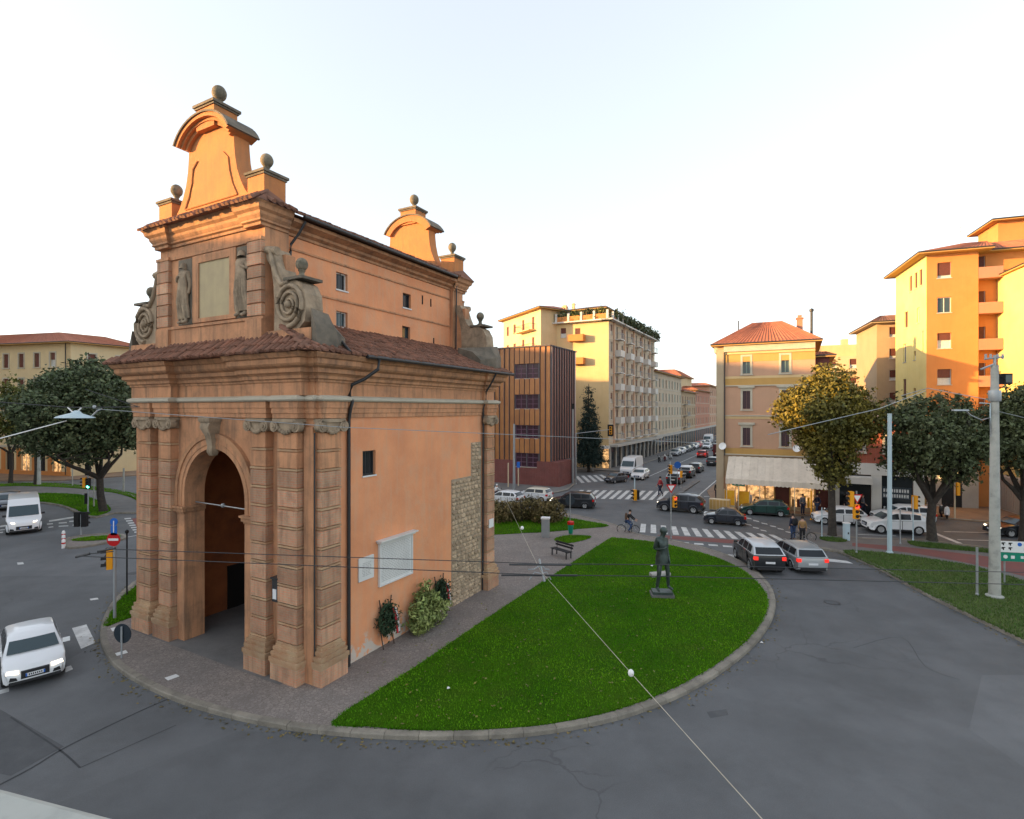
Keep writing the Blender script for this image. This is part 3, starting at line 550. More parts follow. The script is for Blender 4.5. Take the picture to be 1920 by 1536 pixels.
# ------------------------------------------------ trees
def leaves(name, lobes, n, size, m, parent, flat_=.35, gap=0.0, shell=.62, droop=0.0, asp=.55, cl=9, cr=.28):
    """leaf sprays scattered through several lobes; more of them towards the outside"""
    vol = np.array([l[3] * l[4] * l[5] for l in lobes]); cnt = RNG.multinomial(n, vol / vol.sum()); P_, O_ = [], []
    for l, k in zip(lobes, cnt):
        k = max(1, int(k / cl)); d = RNG.normal(size=(k, 3)); d /= np.linalg.norm(d, axis=1)[:, None]
        r = shell + (1 - shell) * RNG.random(k) ** .6; r *= 1 + .13 * np.sin(d[:, 0] * 7 + l[0] * 3) * np.cos(d[:, 2] * 6 + l[1]) + RNG.normal(0, .05, k)
        if gap: keep = np.sin(d[:, 0] * 9 + l[0] * 5) + np.sin(d[:, 1] * 8 + l[1] * 3) + np.sin(d[:, 2] * 9 + l[2]) > -1.9 + gap; d, r = d[keep], r[keep]
        c_ = np.array(l[:3]) + d * r[:, None] * np.array(l[3:6]); kk = len(c_); w_ = RNG.random(kk)[:, None, None] ** 2 * 1.3 + .5   # sprigs: a handful of leaves about each twig end
        q = RNG.normal(size=(kk, cl, 3)) * cr * w_ * .55 + d[:, None, :] * RNG.uniform(-.3, 1, (kk, cl, 1)) * cr * w_
        P_.append((c_[:, None, :] + q).reshape(-1, 3)); O_.append(np.repeat(d, cl, 0))
    p = np.vstack(P_); o = np.vstack(O_); k = len(p)
    nrm = o * (1 - flat_) + RNG.normal(size=(k, 3)) * .7; nrm /= np.linalg.norm(nrm, axis=1)[:, None]
    a = np.cross(nrm, RNG.normal(size=(k, 3))); a[:, 2] -= droop; a -= nrm * (a * nrm).sum(1)[:, None]; a /= np.linalg.norm(a, axis=1)[:, None]; b = np.cross(nrm, a)
    s = size * RNG.uniform(.6, 1.35, k)[:, None]; cv = nrm * s * .25
    v = np.stack([p - a * s, p - b * s * asp + cv, p + a * s, p + b * s * asp + cv], 1).reshape(-1, 3)
    return leafmesh(name, v, 4, m, parent)
def limbs(base, top, spread, n, r, seed=0, fork=.35):
    rr = random.Random(seed); b = MB(); base = Vector(base); top = Vector(top); f = base.lerp(top, fork)
    b.tube([base + Vector((0, 0, -.1)), base + Vector((rr.uniform(-.05, .05), 0, .3)), base.lerp(f, .5) + Vector((rr.uniform(-.12, .12), rr.uniform(-.1, .1), 0)), f], [r * 1.5, r * 1.1, r * .95, r * .85], 10)
    for k in range(n):
        a = k * 2 * PI / n + rr.uniform(-.4, .4); e = top + Vector((math.cos(a), math.sin(a), 0)) * spread * rr.uniform(.5, 1) + Vector((0, 0, rr.uniform(-.5, .4) * (top.z - f.z)))
        mid = f.lerp(e, .5) + Vector((math.cos(a), math.sin(a), .1)) * spread * .18
        b.tube([f + Vector((0, 0, -.15)), f.lerp(mid, .5), mid, e], [r * .7, r * .5, r * .34, r * .1], 7)
        for q in range(3):
            t = rr.uniform(.3, .9); s = mid.lerp(e, t); e2 = s + Vector((rr.uniform(-1, 1), rr.uniform(-1, 1), rr.uniform(-.1, .9))) * spread * .5; b.tube([s, s.lerp(e2, .5) + Vector((0, 0, .1)), e2], [r * .22, r * .14, r * .05], 5)
    return b
def lobes_of(c, rx, ry, rz, n, seed, f=.5):
    rr = random.Random(seed); out = [(c[0], c[1], c[2], rx * .78, ry * .78, rz * .8)]
    for k in range(n):
        u = rr.uniform(-1, 1); a = rr.uniform(0, 2 * PI); q = math.sqrt(1 - u * u); g = f * rr.uniform(.7, 1.15)
        out.append((c[0] + rx * (1 - g * .75) * q * math.cos(a), c[1] + ry * (1 - g * .75) * q * math.sin(a), c[2] + rz * (1 - g * .75) * u, rx * g, ry * g, rz * g * .9))
    return out
# ------------------------------------------------ the old city gate (grid coordinates: x right along its front, y into depth)
gate = thing('city_gate', P0, -A, 'tall old orange brick and plaster city gate with arched passage on the grass island', 'gate')
def gp(b, name, m, smooth=None, parent=None): return b.build(name, m, parent or gate, smooth)
W0, W1, D1 = -10.9, 0.0, 11.95          # footprint
XC, RA, ZA = -5.45, 1.9, 6.08           # arch centre, radius, springing
def arch_pts(r, n=20): return [(XC + r * math.cos(PI * k / n), ZA + r * math.sin(PI * k / n)) for k in range(n + 1)]
def sheet(b, y0, y1, quads):            # front-parallel slab pieces
    for x0, x1, z0, z1 in quads: b.box(x0, x1, y0, y1, z0, z1)
b = MB(); T = .72; ZT = 11.4
sheet(b, 0, T, [(W0, XC - RA, 0, ZT), (XC + RA, W1, 0, ZT)])
ap = arch_pts(RA)
for (xa, za), (xb, zb) in zip(ap, ap[1:]):
    b.add([(xa, 0, za), (xb, 0, zb), (xb, 0, ZT), (xa, 0, ZT), (xa, T, za), (xb, T, zb), (xb, T, ZT), (xa, T, ZT)], [(0, 1, 2, 3), (5, 4, 7, 6), (0, 4, 5, 1), (3, 2, 6, 7)])
gp(b, 'front_wall', 'plaster_old')
def wallx(b, x0, x1, ya, yb, z0, z1, holes):  # wall slab normal to x with rectangular openings
    ys = sorted({ya, yb, *[h[0] for h in holes], *[h[1] for h in holes]}); zs = sorted({z0, z1, *[h[2] for h in holes], *[h[3] for h in holes]})
    for i in range(len(ys) - 1):
        for j in range(len(zs) - 1):
            cy, cz = (ys[i] + ys[i + 1]) / 2, (zs[j] + zs[j + 1]) / 2
            if not any(h[0] < cy < h[1] and h[2] < cz < h[3] for h in holes): b.box(x0, x1, ys[i], ys[i + 1], zs[j], zs[j + 1])
b = MB(); wallx(b, -.6, 0, T, D1, 0, ZT, [(2.27, 2.97, 6.98, 7.92)]); gp(b, 'side_wall', 'plaster')
b = MB(); wallx(b, W0, W0 + .6, T, D1, 0, ZT, []); b.box(W0 + .6, -.6, D1 - .6, D1, 0, ZT); gp(b, 'side_wall', 'plaster')
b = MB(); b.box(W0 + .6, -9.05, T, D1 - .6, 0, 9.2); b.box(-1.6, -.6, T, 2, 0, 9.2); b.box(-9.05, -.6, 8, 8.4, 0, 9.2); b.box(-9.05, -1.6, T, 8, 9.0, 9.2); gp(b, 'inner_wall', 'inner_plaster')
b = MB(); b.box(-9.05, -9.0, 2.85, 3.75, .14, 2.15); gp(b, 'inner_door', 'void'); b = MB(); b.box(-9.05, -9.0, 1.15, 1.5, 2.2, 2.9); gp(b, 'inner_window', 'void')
# side window with bars
def small_window(y0, y1, z0, z1, x, sill='marble', bars=3, glow=None, mat_='glass_dark'):
    f = MB(); e = .05
    for q in ((y0, y0 + e, z0, z1), (y1 - e, y1, z0, z1), (y0 + e, y1 - e, z0, z0 + e), (y0 + e, y1 - e, z1 - e, z1)): f.box(x - .2, x - .12, *q)
    w_ = gp(f, 'window', 'window_white' if glow else 'dark_metal'); p = MB(); p.box(x - .19, x - .17, y0 + e, y1 - e, z0 + e, z1 - e); gp(p, 'pane', mat_, None, w_)
    s = MB(); s.box(x - .12, x + .04, y0 - .03, y1 + .03, z0 - .06, z0); gp(s, 'sill', sill, None, w_)
    if bars:
        s = MB()
        for k in range(bars): yy = y0 + (k + 1) * (y1 - y0) / (bars + 1); s.tube([(x - .08, yy, z0), (x - .08, yy, z1)], .012, 5)
        gp(s, 'bars', 'dark_metal', None, w_)
    return w_
small_window(2.27, 2.97, 6.98, 7.92, 0, bars=2)
# pilasters
def pilaster(axis, a0, a1, d, z_top=8.72, sgn=-1, off=0.0, n=11):
    """axis 'x': on the front; 'y': on the right side"""
    def bx(b, u0, u1, dd, z0, z1):
        if axis == 'x': b.box(u0, u1, off + min(0, sgn * dd) - (0 if sgn < 0 else -0), off + max(0, sgn * dd), z0, z1)
        else: b.box(off, off + dd, u0, u1, z0, z1)
    b = MB(); bx(b, a0 - .16, a1 + .16, d + .16, 0, .7); gp(b, 'plinth', 'brickwork')
    b = MB()
    for z0, z1, e in ((.7, .78, .17), (.78, .92, .2), (.92, .98, .12), (.98, 1.1, .15), (1.1, 1.16, .08), (1.16, 1.26, .1), (1.26, 1.36, .03)): bx(b, a0 - e, a1 + e, d + e, z0, z1)
    gp(b, 'base_moulding', 'brick_pale')
    h = (z_top - 1.36) / n
    for k in range(n):
        z = 1.36 + k * h; e = random.uniform(-.008, .012); b = MB(); bx(b, a0 + .01, a1 - .01, d + e, z + .1, z + h - .03); gp(b, 'brick_course', 'brickwork' if k < 9 else 'plaster_old')
        b = MB(); bx(b, a0 + .0, a1 - .0, d - .03 + random.uniform(0, .045), z, z + .07); gp(b, 'stone_band', 'brick_pale')
    b = MB(); bx(b, a0 + .05, a1 - .05, d - .07, 1.36, z_top); gp(b, 'shaft', 'plaster_old')
    # ionic capital: two volutes, cushion, slab and a hanging garland
    b = MB(); bx(b, a0 - .1, a1 + .1, d + .12, z_top + .34, z_top + .46); bx(b, a0 - .02, a1 + .02, d + .05, z_top + .02, z_top + .34)
    for s in (a0 - .04, a1 + .04):
        for rr_, dd in ((.2, .12), (.13, .15), (.06, .19)):
            if axis == 'x': b.loft([[(s + rr_ * math.cos(q * PI / 6), off + sgn * (d + q2), z_top + .2 + rr_ * math.sin(q * PI / 6)) for q in range(12)] for q2 in (-.1, dd)])
            else: b.loft([[(off + d + q2, s + rr_ * math.cos(q * PI / 6), z_top + .2 + rr_ * math.sin(q * PI / 6)) for q in range(12)] for q2 in (-.1, dd)])
    for k in range(7):
        t = (k - 3) / 3; u = (a0 + a1) / 2 + t * (a1 - a0) * .36; z = z_top - .02 + .16 * t * t
        b.ball((u, off + sgn * (d + .07), z) if axis == 'x' else (off + d + .07, u, z), .075, 1.1, 7, 5)
    gp(b, 'capital', 'carved_stone', 40)
PD = .32
for x0, x1 in ((-10.4, -9.42), (-8.8, -7.95), (-2.95, -2.1), (-1.5, -.5)): pilaster('x', x0, x1, PD)
pilaster('y', .06, .95, .26); pilaster('y', 10.98, 11.75, .26)
b = MB(); b.box(-.42, .02, -.1, 0, 0, 8.9); gp(b, 'corner_pier', 'plaster_old'); b = MB(); b.box(-10.92, -10.48, -.1, 0, 0, 8.9); gp(b, 'corner_pier', 'plaster_old')
# arch: jambs, imposts, archivolt, keystone
for s in (-1, 1):
    x = XC + s * RA; b = MB(); b.box(min(x, x + s * .48), max(x, x + s * .48), -.12, 0, 0, 5.28); gp(b, 'jamb', 'plaster_old')
    b = MB()
    for z0, z1, e in ((5.28, 5.36, .02), (5.36, 5.5, .08), (5.5, 5.58, .13)): b.box(min(x - s * e, x + s * (.5 + e)), max(x - s * e, x + s * (.5 + e)), -.14 - e, T, z0, z1)
    gp(b, 'impost', 'cornice')
def arcring(r0, r1, y0, y1):
    b = MB(); n = 24
    pts = [(PI * k / n) for k in range(n + 1)]; b.loft([[(XC + r * math.cos(a), y, ZA + r * math.sin(a)) for r, y in ((r0, y1), (r0, y0), (r1, y0), (r1, y1))] for a in pts])
    for s in (-1, 1): x0, x1 = sorted((XC + s * r0, XC + s * r1)); b.box(x0, x1, y0, y1, 5.585, ZA)
    return b
gp(arcring(RA, 2.32, -.12, 0), 'archivolt', 'plaster_old'); gp(arcring(2.32, 2.5, -.17, 0), 'archivolt_moulding', 'cornice'); gp(arcring(2.06, 2.12, -.14, 0), 'archivolt_moulding', 'cornice')
b = MB(); ks = [(7.72, .1, .2), (7.85, .16, .28), (8.1, .16, .26), (8.5, .2, .34), (8.8, .26, .5), (8.98, .3, .44), (9.06, .36, .5), (9.2, .36, .5)]
b.loft([[(XC + w_ * q, y_, z) for q, y_ in ((-1, 0), (-1, -d), (-.5, -d - .04), (0, -d), (.5, -d - .04), (1, -d), (1, 0))] for z, w_, d in ks]); gp(b, 'keystone', 'carved_stone', 50)
b = MB(); b.tube([(XC - RA, .35, 5.7), (XC + RA, .35, 5.66)], .025, 6); b.ball((XC - .1, .35, 5.7), .09, 1, 8, 5); gp(b, 'tie_rod', 'galvanised')
# entablature swept round the building with breaks over the pilasters
def sweep(path, prof, closed=True):
    n = len(path); nr = []
    for i in range(n):
        a, c = Vector(path[i]), Vector(path[(i + 1) % n]); d = (c - a).normalized(); nr.append(Vector((d.y, -d.x)))
    rings = []
    for i in range(n):
        n0, n1 = nr[i - 1], nr[i]; off = n0 + n1 if n0.dot(n1) < .5 else n0
        if not closed and i in (0, n - 1): off = nr[0] if i == 0 else nr[n - 2]
        rings.append([(path[i][0] + off.x * d, path[i][1] + off.y * d, z) for d, z in prof])
    if closed: rings.append(rings[0])
    return MB().loft(rings, False, 0, True)
def front_path(bumps, y0, dy, x0, x1, yb, sb=()):
    p = [(x0, y0)]
    for a, c in bumps: p += [(a, y0), (a, y0 - dy), (c, y0 - dy), (c, y0)]
    p += [(x1, y0)]
    for a, c, dx in sb: p += [(x1, a), (x1 + dx, a), (x1 + dx, c), (x1, c)]
    p += [(x1, yb), (x0, yb)]
    return p
full = front_path([(-10.55, -9.3), (-8.9, -7.85), (-3.05, -2.0), (-1.6, -.4)], -.06, PD, W0 - .03, .03, D1 + .03, [(.1, 1.05, .27), (10.9, 11.8, .27)])
merged = front_path([(-10.75, -7.82), (-3.08, -.2)], -.06, PD, W0 - .03, .05, D1 + .03, [(.0, 1.1, .14), (10.85, 11.82, .14)])
gp(sweep(full, [(-.2, 9.2), (.03, 9.2), (.03, 9.36), (.06, 9.37), (.06, 9.55), (.09, 9.56), (.09, 9.78), (-.2, 9.78)]), 'architrave', 'plaster_old')
gp(sweep(full, [(-.2, 9.78), (.14, 9.785), (.2, 9.84), (.2, 9.93), (.05, 9.99), (-.2, 9.99)]), 'string_course', 'stone_trim')
gp(sweep(merged, [(-.2, 9.98), (.0, 9.98), (.0, 10.45), (-.2, 10.45)]), 'frieze', 'plaster_old')
gp(sweep(merged, [(-.3, 10.45), (.05, 10.45), (.05, 10.52), (.12, 10.56), (.12, 10.66), (.18, 10.72), (.26, 10.76), (.26, 10.9), (.4, 10.97), (.46, 11.04), (.46, 11.2), (.53, 11.24), (.6, 11.36), (.6, 11.4), (-.3, 11.4)]), 'cornice', 'cornice')
# roof skirts of curved clay tiles
tile = MB(); tl = .46
tile.loft([[(rr_ * math.cos(a), y, rr_ * 1.15 * math.sin(a)) for a in [PI * q / 5 for q in range(6)]] for y, rr_ in ((0, .098), (tl, .075))], False, 0, False)
tile.add([(.098 * math.cos(PI * q / 5), 0, .112 * math.sin(PI * q / 5)) for q in range(6)], [tuple(range(6))])
tile.v = tile.v; TILE = bpy.data.meshes.new('roof_tile'); TILE.from_pydata(tile.v, [], tile.f); TILE.materials.append(M['roof_tile']); TILE.update()
def tiled(o, u, s, w_, l, clip=None, step=.255, rowl=.4, jit=.05):
    """tile matrices on a slope: o eave corner, u along the eave, s up the slope, width, slope length"""
    o, u, s = Vector(o), Vector(u).normalized(), Vector(s).normalized(); nrm = u.cross(s); out = []
    nu = int(w_ / step); nr = int(l / rowl) + 1
    for i in range(nu):
        for j in range(nr):
            c = o + u * ((i + .5) * w_ / nu + random.uniform(-.012, .012)) + s * (j * rowl - .06 + random.uniform(-jit, jit)) + nrm * (.03 + j * .006 + random.uniform(-.012, .02))
            if clip and not clip(c): continue
            a = random.uniform(-.07, .07); uu = (u + s * a).normalized(); ss = nrm.cross(uu)
            out.append(Matrix((( uu.x, ss.x, nrm.x, c.x), (uu.y, ss.y, nrm.y, c.y), (uu.z, ss.z, nrm.z, c.z), (0, 0, 0, 1))))
    return out
ex0, ex1, ey0, ey1, ez = W0 - .68, .8, -1.05, D1 + .7, 11.42
b = MB(); AT_, AB = -2.32, -8.38            # nave faces
up_ = dict(fr=(-.33, 12.16), sd=(AT_, 12.78))
b.add([(ex0, ey0, ez), (ex1, ey0, ez), (ex1, ey1, ez), (ex0, ey1, ez), (AB, -.3, 12.14), (AT_, -.3, 12.14), (AT_, D1 + .3, 12.14), (AB, D1 + .3, 12.14), (AT_, .9, 12.8), (AT_, 11.1, 12.8), (AB, .9, 12.8), (AB, 11.1, 12.8)],
      [(0, 1, 5, 4), (1, 2, 9, 8), (1, 8, 5), (2, 6, 9), (2, 3, 7, 6), (3, 0, 10, 11), (0, 4, 10), (3, 11, 7), (0, 3, 2, 1)])
roof = gp(b, 'roof', 'roof_tile')
sl1 = Vector((0, .83, .72)); sl2 = Vector((-(ex1 - AT_), 0, 1.36))
m1 = tiled((ex0 + .1, ey0, ez), (1, 0, 0), sl1, ex1 - ex0 - .2, 1.12, lambda c: c.x < ex1 - (c.y - ey0) * 4.16 + .12 and c.x > ex0 + (c.y - ey0) * 4.2 - .12)
m2 = tiled((ex1, .3, ez), (0, 1, 0), sl2, ey1 - .3, sl2.length, step=.26, rowl=.41)
m3 = tiled((ex1, ey0, ez), (0, 1, 0), sl2, 1.5, 2.2, lambda c: c.y > ey0 + (ex1 - c.x) * .24 + .05)
camL = Vector((toL(Vector((0, 0, 0)))[0], toL(Vector((0, 0, 0)))[1], HC))
pieces('roof_tile', TILE, m1 + m3 + m2, roof, 300, order=lambda mt: (mt.translation - camL).length)
b = MB(); b.tube([(ex1 + .07, 1.6, ez - .01), (ex1 + .07, ey1 + .1, ez - .02)], .075, 8); gp(b, 'gutter', 'dark_metal', 50)
def pipe(pts, r=.06): gp(MB().tube(pts, r, 8), 'downpipe', 'dark_metal', 60)
pipe([(.93, 2.15, 11.35), (.93, 2.1, 10.98), (.55, 1.8, 10.62), (.2, 1.52, 10.4), (.15, 1.44, 9.98), (.3, 1.46, 9.8), (.16, 1.48, 9.5), (.09, 1.48, 9.1), (.09, 1.48, .1)], .065)
pipe([(.9, 10.82, 11.35), (.7, 10.8, 10.95), (.3, 10.82, 10.4), (.28, 10.84, 9.9), (.12, 10.84, 9.5), (.08, 10.84, .1)], .05)
pipe([(.9, .75, 11.5), (.2, 1.0, 11.95), (-.8, 1.5, 12.35)], .05); pipe([(.03, -.03, .05), (.03, -.03, 8.7)], .028)
# attic storey
AX0, AX1, AY0, AY1, AZ = -8.6, -2.1, -.35, D1 + .3, 16.1
b = MB(); b.box(AX0, AX1, AY0, .65, 11.5, 16.7); gp(b, 'attic_front', 'plaster_old')
b = MB(); wallx(b, AT_ - .4, AT_, .65, 11.3, 11.5, 16.6, [(3.16, 3.79, 14.5, 15.22), (7.37, 7.98, 14.46, 15.16), (3.16, 3.79, 12.95, 13.6), (7.33, 7.93, 12.9, 13.55)]); b.box(AB, AB + .4, .65, 11.3, 11.5, 16.6); gp(b, 'nave_wall', 'plaster')
b = MB(); b.box(AX0, AX1, 11.3, AY1, 11.5, 16.7); gp(b, 'attic_rear', 'plaster_old')
small_window(3.16, 3.79, 14.5, 15.22, AT_, glow=1, bars=1); small_window(7.37, 7.98, 14.46, 15.16, AT_, bars=1); small_window(3.16, 3.79, 12.95, 13.6, AT_, glow=1, bars=1, mat_='glass_sky'); small_window(7.33, 7.93, 12.9, 13.55, AT_, bars=1, mat_='glass_sky')
b = MB()
for y, z0, z1 in ((8.85, 14.85, 15.3), (9.55, 14.85, 15.25), (9.8, 12.75, 13.25)): b.box(AT_, AT_ + .012, y, y + .09, z0, z1)
gp(b, 'slit', 'void')
for z in (14.02, 15.52): b = MB(); b.box(AT_, AT_ + .05, .65, 11.3, z, z + .07); gp(b, 'string_course', 'plaster_old')
gp(MB().loft([[(AT_ + d, y, z) for d, z in ((0, 16.02), (.06, 16.04), (.06, 16.14), (.2, 16.22), (.22, 16.32), (.5, 16.45), (.5, 16.58), (0, 16.62))] for y in (.66, 11.29)]), 'cornice', 'cornice')
for y0, s in ((AY0, -1), (AY1, 1)):
    def fb(b, x0, x1, d0, d1, z0, z1): b.box(x0, x1, min(y0 + s * d0, y0 + s * d1), max(y0 + s * d0, y0 + s * d1), z0, z1)
    b = MB(); fb(b, AX0 - .03, AX1 + .03, 0, .08, 12.0, 12.7); fb(b, AX0 - .06, AX1 + .06, 0, .13, 12.7, 12.8); fb(b, AX0 - .04, -7.75, .08, .18, 12.0, 12.72); fb(b, -2.95, AX1 + .04, .08, .18, 12.0, 12.72); gp(b, 'attic_base', 'plaster_old')
    for x0, x1 in ((AX0, -7.8), (-2.88, AX1)):
        b = MB(); fb(b, x0 + .04, x1 - .04, 0, .1, 12.8, 15.5); gp(b, 'shaft', 'plaster_old')
        for k in range(6): b = MB(); fb(b, x0, x1, 0, .15 + random.uniform(-.01, .012), 12.84 + k * .45, 12.84 + k * .45 + .4); gp(b, 'brick_course', 'brickwork')
    pth = [(AX0, .65 if s < 0 else 11.3), (AX0, AY0), (-7.75, AY0 - .0), (-2.93, AY0), (AX1, AY0), (AX1, .65)]
    b = MB(); fb(b, AX0 - .02, AX1 + .02, 0, .07, 15.5, 15.62); fb(b, AX0 - .02, -7.75, .07, .17, 15.5, 15.62); fb(b, -2.93, AX1 + .02, .07, .17, 15.5, 15.62); gp(b, 'architrave', 'plaster_old')
    cy = (lambda y: y) if s < 0 else (lambda y: AY0 + AY1 - y)
    path = [(AX0, .62), (AX0, AY0 - .16), (-7.75, AY0 - .16), (-7.75, AY0 - .02), (-2.93, AY0 - .02), (-2.93, AY0 - .16), (AX1, AY0 - .16), (AX1, .62)]
    b = sweep(path, [(-.3, 16.0), (.05, 16.0), (.05, 16.1), (.13, 16.14), (.1, 16.22), (.18, 16.34), (.2, 16.44), (.3, 16.52), (.34, 16.66), (.4, 16.72), (.4, 16.76), (-.3, 16.8)], False)
    b.v = [(x, cy(y), z) for x, y, z in b.v]; gp(b, 'cornice', 'cornice')
    # tiles lying on the attic cornice
    b = MB(); x0, x1, ye = AX0 - .43, AX1 + .43, AY0 - .58
    b.add([(x0, cy(ye), 16.74), (x1, cy(ye), 16.74), (AX1 + .1, cy(AY0 + .1), 17.28), (AX0 - .1, cy(AY0 + .1), 17.28), (x1, cy(.68), 16.74), (AX1 + .1, cy(.68), 17.0), (x0, cy(.68), 16.74), (AX0 - .1, cy(.68), 17.0)], [(0, 1, 2, 3), (1, 4, 5, 2), (6, 0, 3, 7), (3, 2, 5, 7), (0, 6, 4, 1)])
    gp(b, 'roof', 'roof_tile')
    mts = tiled((AX0 - .36, AY0 - .62, 16.71), (1, 0, 0), (0, .75, .54), AX1 - AX0 + .7, .65, rowl=.42)
    if s < 0: pieces('roof_tile', TILE, mts, gate, 60); mts = tiled((AX1 + .46, AY0 - .2, 16.74), (0, 1, 0), (-.56, 0, .36), 1.2, .4, rowl=.42); pieces('roof_tile', TILE, mts, gate, 60)
# nave roof
b = MB(); xm = (AT_ + AB) / 2; b.add([(AT_ + .62, .6, 16.66), (AT_ + .62, 11.35, 16.66), (AB - .62, 11.35, 16.66), (AB - .62, .6, 16.66), (xm, .6, 18.2), (xm, 11.35, 18.2)], [(0, 1, 5, 4), (2, 3, 4, 5), (0, 4, 3), (1, 2, 5), (0, 3, 2, 1)])
nroof = gp(b, 'roof', 'roof_tile'); sl = Vector((xm - AT_ - .62, 0, 1.54)); pieces('roof_tile', TILE, tiled((AT_ + .64, .6, 16.68), (0, 1, 0), sl, 10.75, 1.3, step=.24, rowl=.42), nroof, 200)
b = MB(); b.tube([(AT_ + .7, .95, 16.66), (AT_ + .7, 11.0, 16.64)], .075, 8); gp(b, 'gutter', 'dark_metal', 50)
pipe([(AT_ + .6, 1.1, 16.55), (AT_ + .35, 1.0, 16.1), (AT_ + .1, .85, 15.7), (AT_ + .16, .78, 15.4), (AT_ + .08, .78, 14.9), (AT_ + .08, .78, 13.9)], .05); pipe([(AX1 + .1, 11.5, 16.6), (AX1 + .06, 11.5, 12.6)], .04)
# carved panels of the front
b = MB(); b.box(-6.28, -5.9, AY0 - .08, AY0, 12.86, 15.46); b.box(-4.0, -3.62, AY0 - .08, AY0, 12.86, 15.46); b.box(-5.9, -4.0, AY0 - .08, AY0, 12.86, 13.02); b.box(-5.9, -4.0, AY0 - .08, AY0, 15.16, 15.46); gp(b, 'panel_frame', 'plaster_old')
b = MB(); b.box(-5.9, -4.0, AY0 - .03, AY0, 13.02, 15.16); gp(b, 'inscription_panel', 'plaque_stone')
def relief(x, flip):
    J = dict(STAND); J.update(elR=(-.26, -.05, 1.2), wrR=(-.1, -.14, 1.3), palmR=(-.06, -.14, 1.34), knL=(.12, -.07, .5), anL=(.14, -.03, .09))
    J = {k: ((-v[0] if flip else v[0]), v[1], v[2]) for k, v in J.items()}
    e = bpy.data.objects.new('relief_figure', None); C.objects.link(e); e.parent = gate; e.location = (x, AY0 - .06, 12.84)
    skin('figure', J, BODY_E, 1.35, 'carved_stone', e, 1.42)
    b = MB(); rr = random.Random(3)
    for k in range(9): xx = -.26 + k * .065; b.tube([(xx * 1.3, -.02, .25), (xx * 1.1, -.1 - .05 * (k % 2), .9), (xx * .8 + .05, -.12, 1.6), (xx * .4, -.1, 2.0)], [.06, .07, .06, .04], 6)
    b.build('drapery', 'carved_stone', e, 60)
    b = MB(); b.box(-.45, .45, .02, .06, 0, 2.6); b.build('niche_back', 'dark_stone', e)
relief(-6.82, False); relief(-3.25, True)
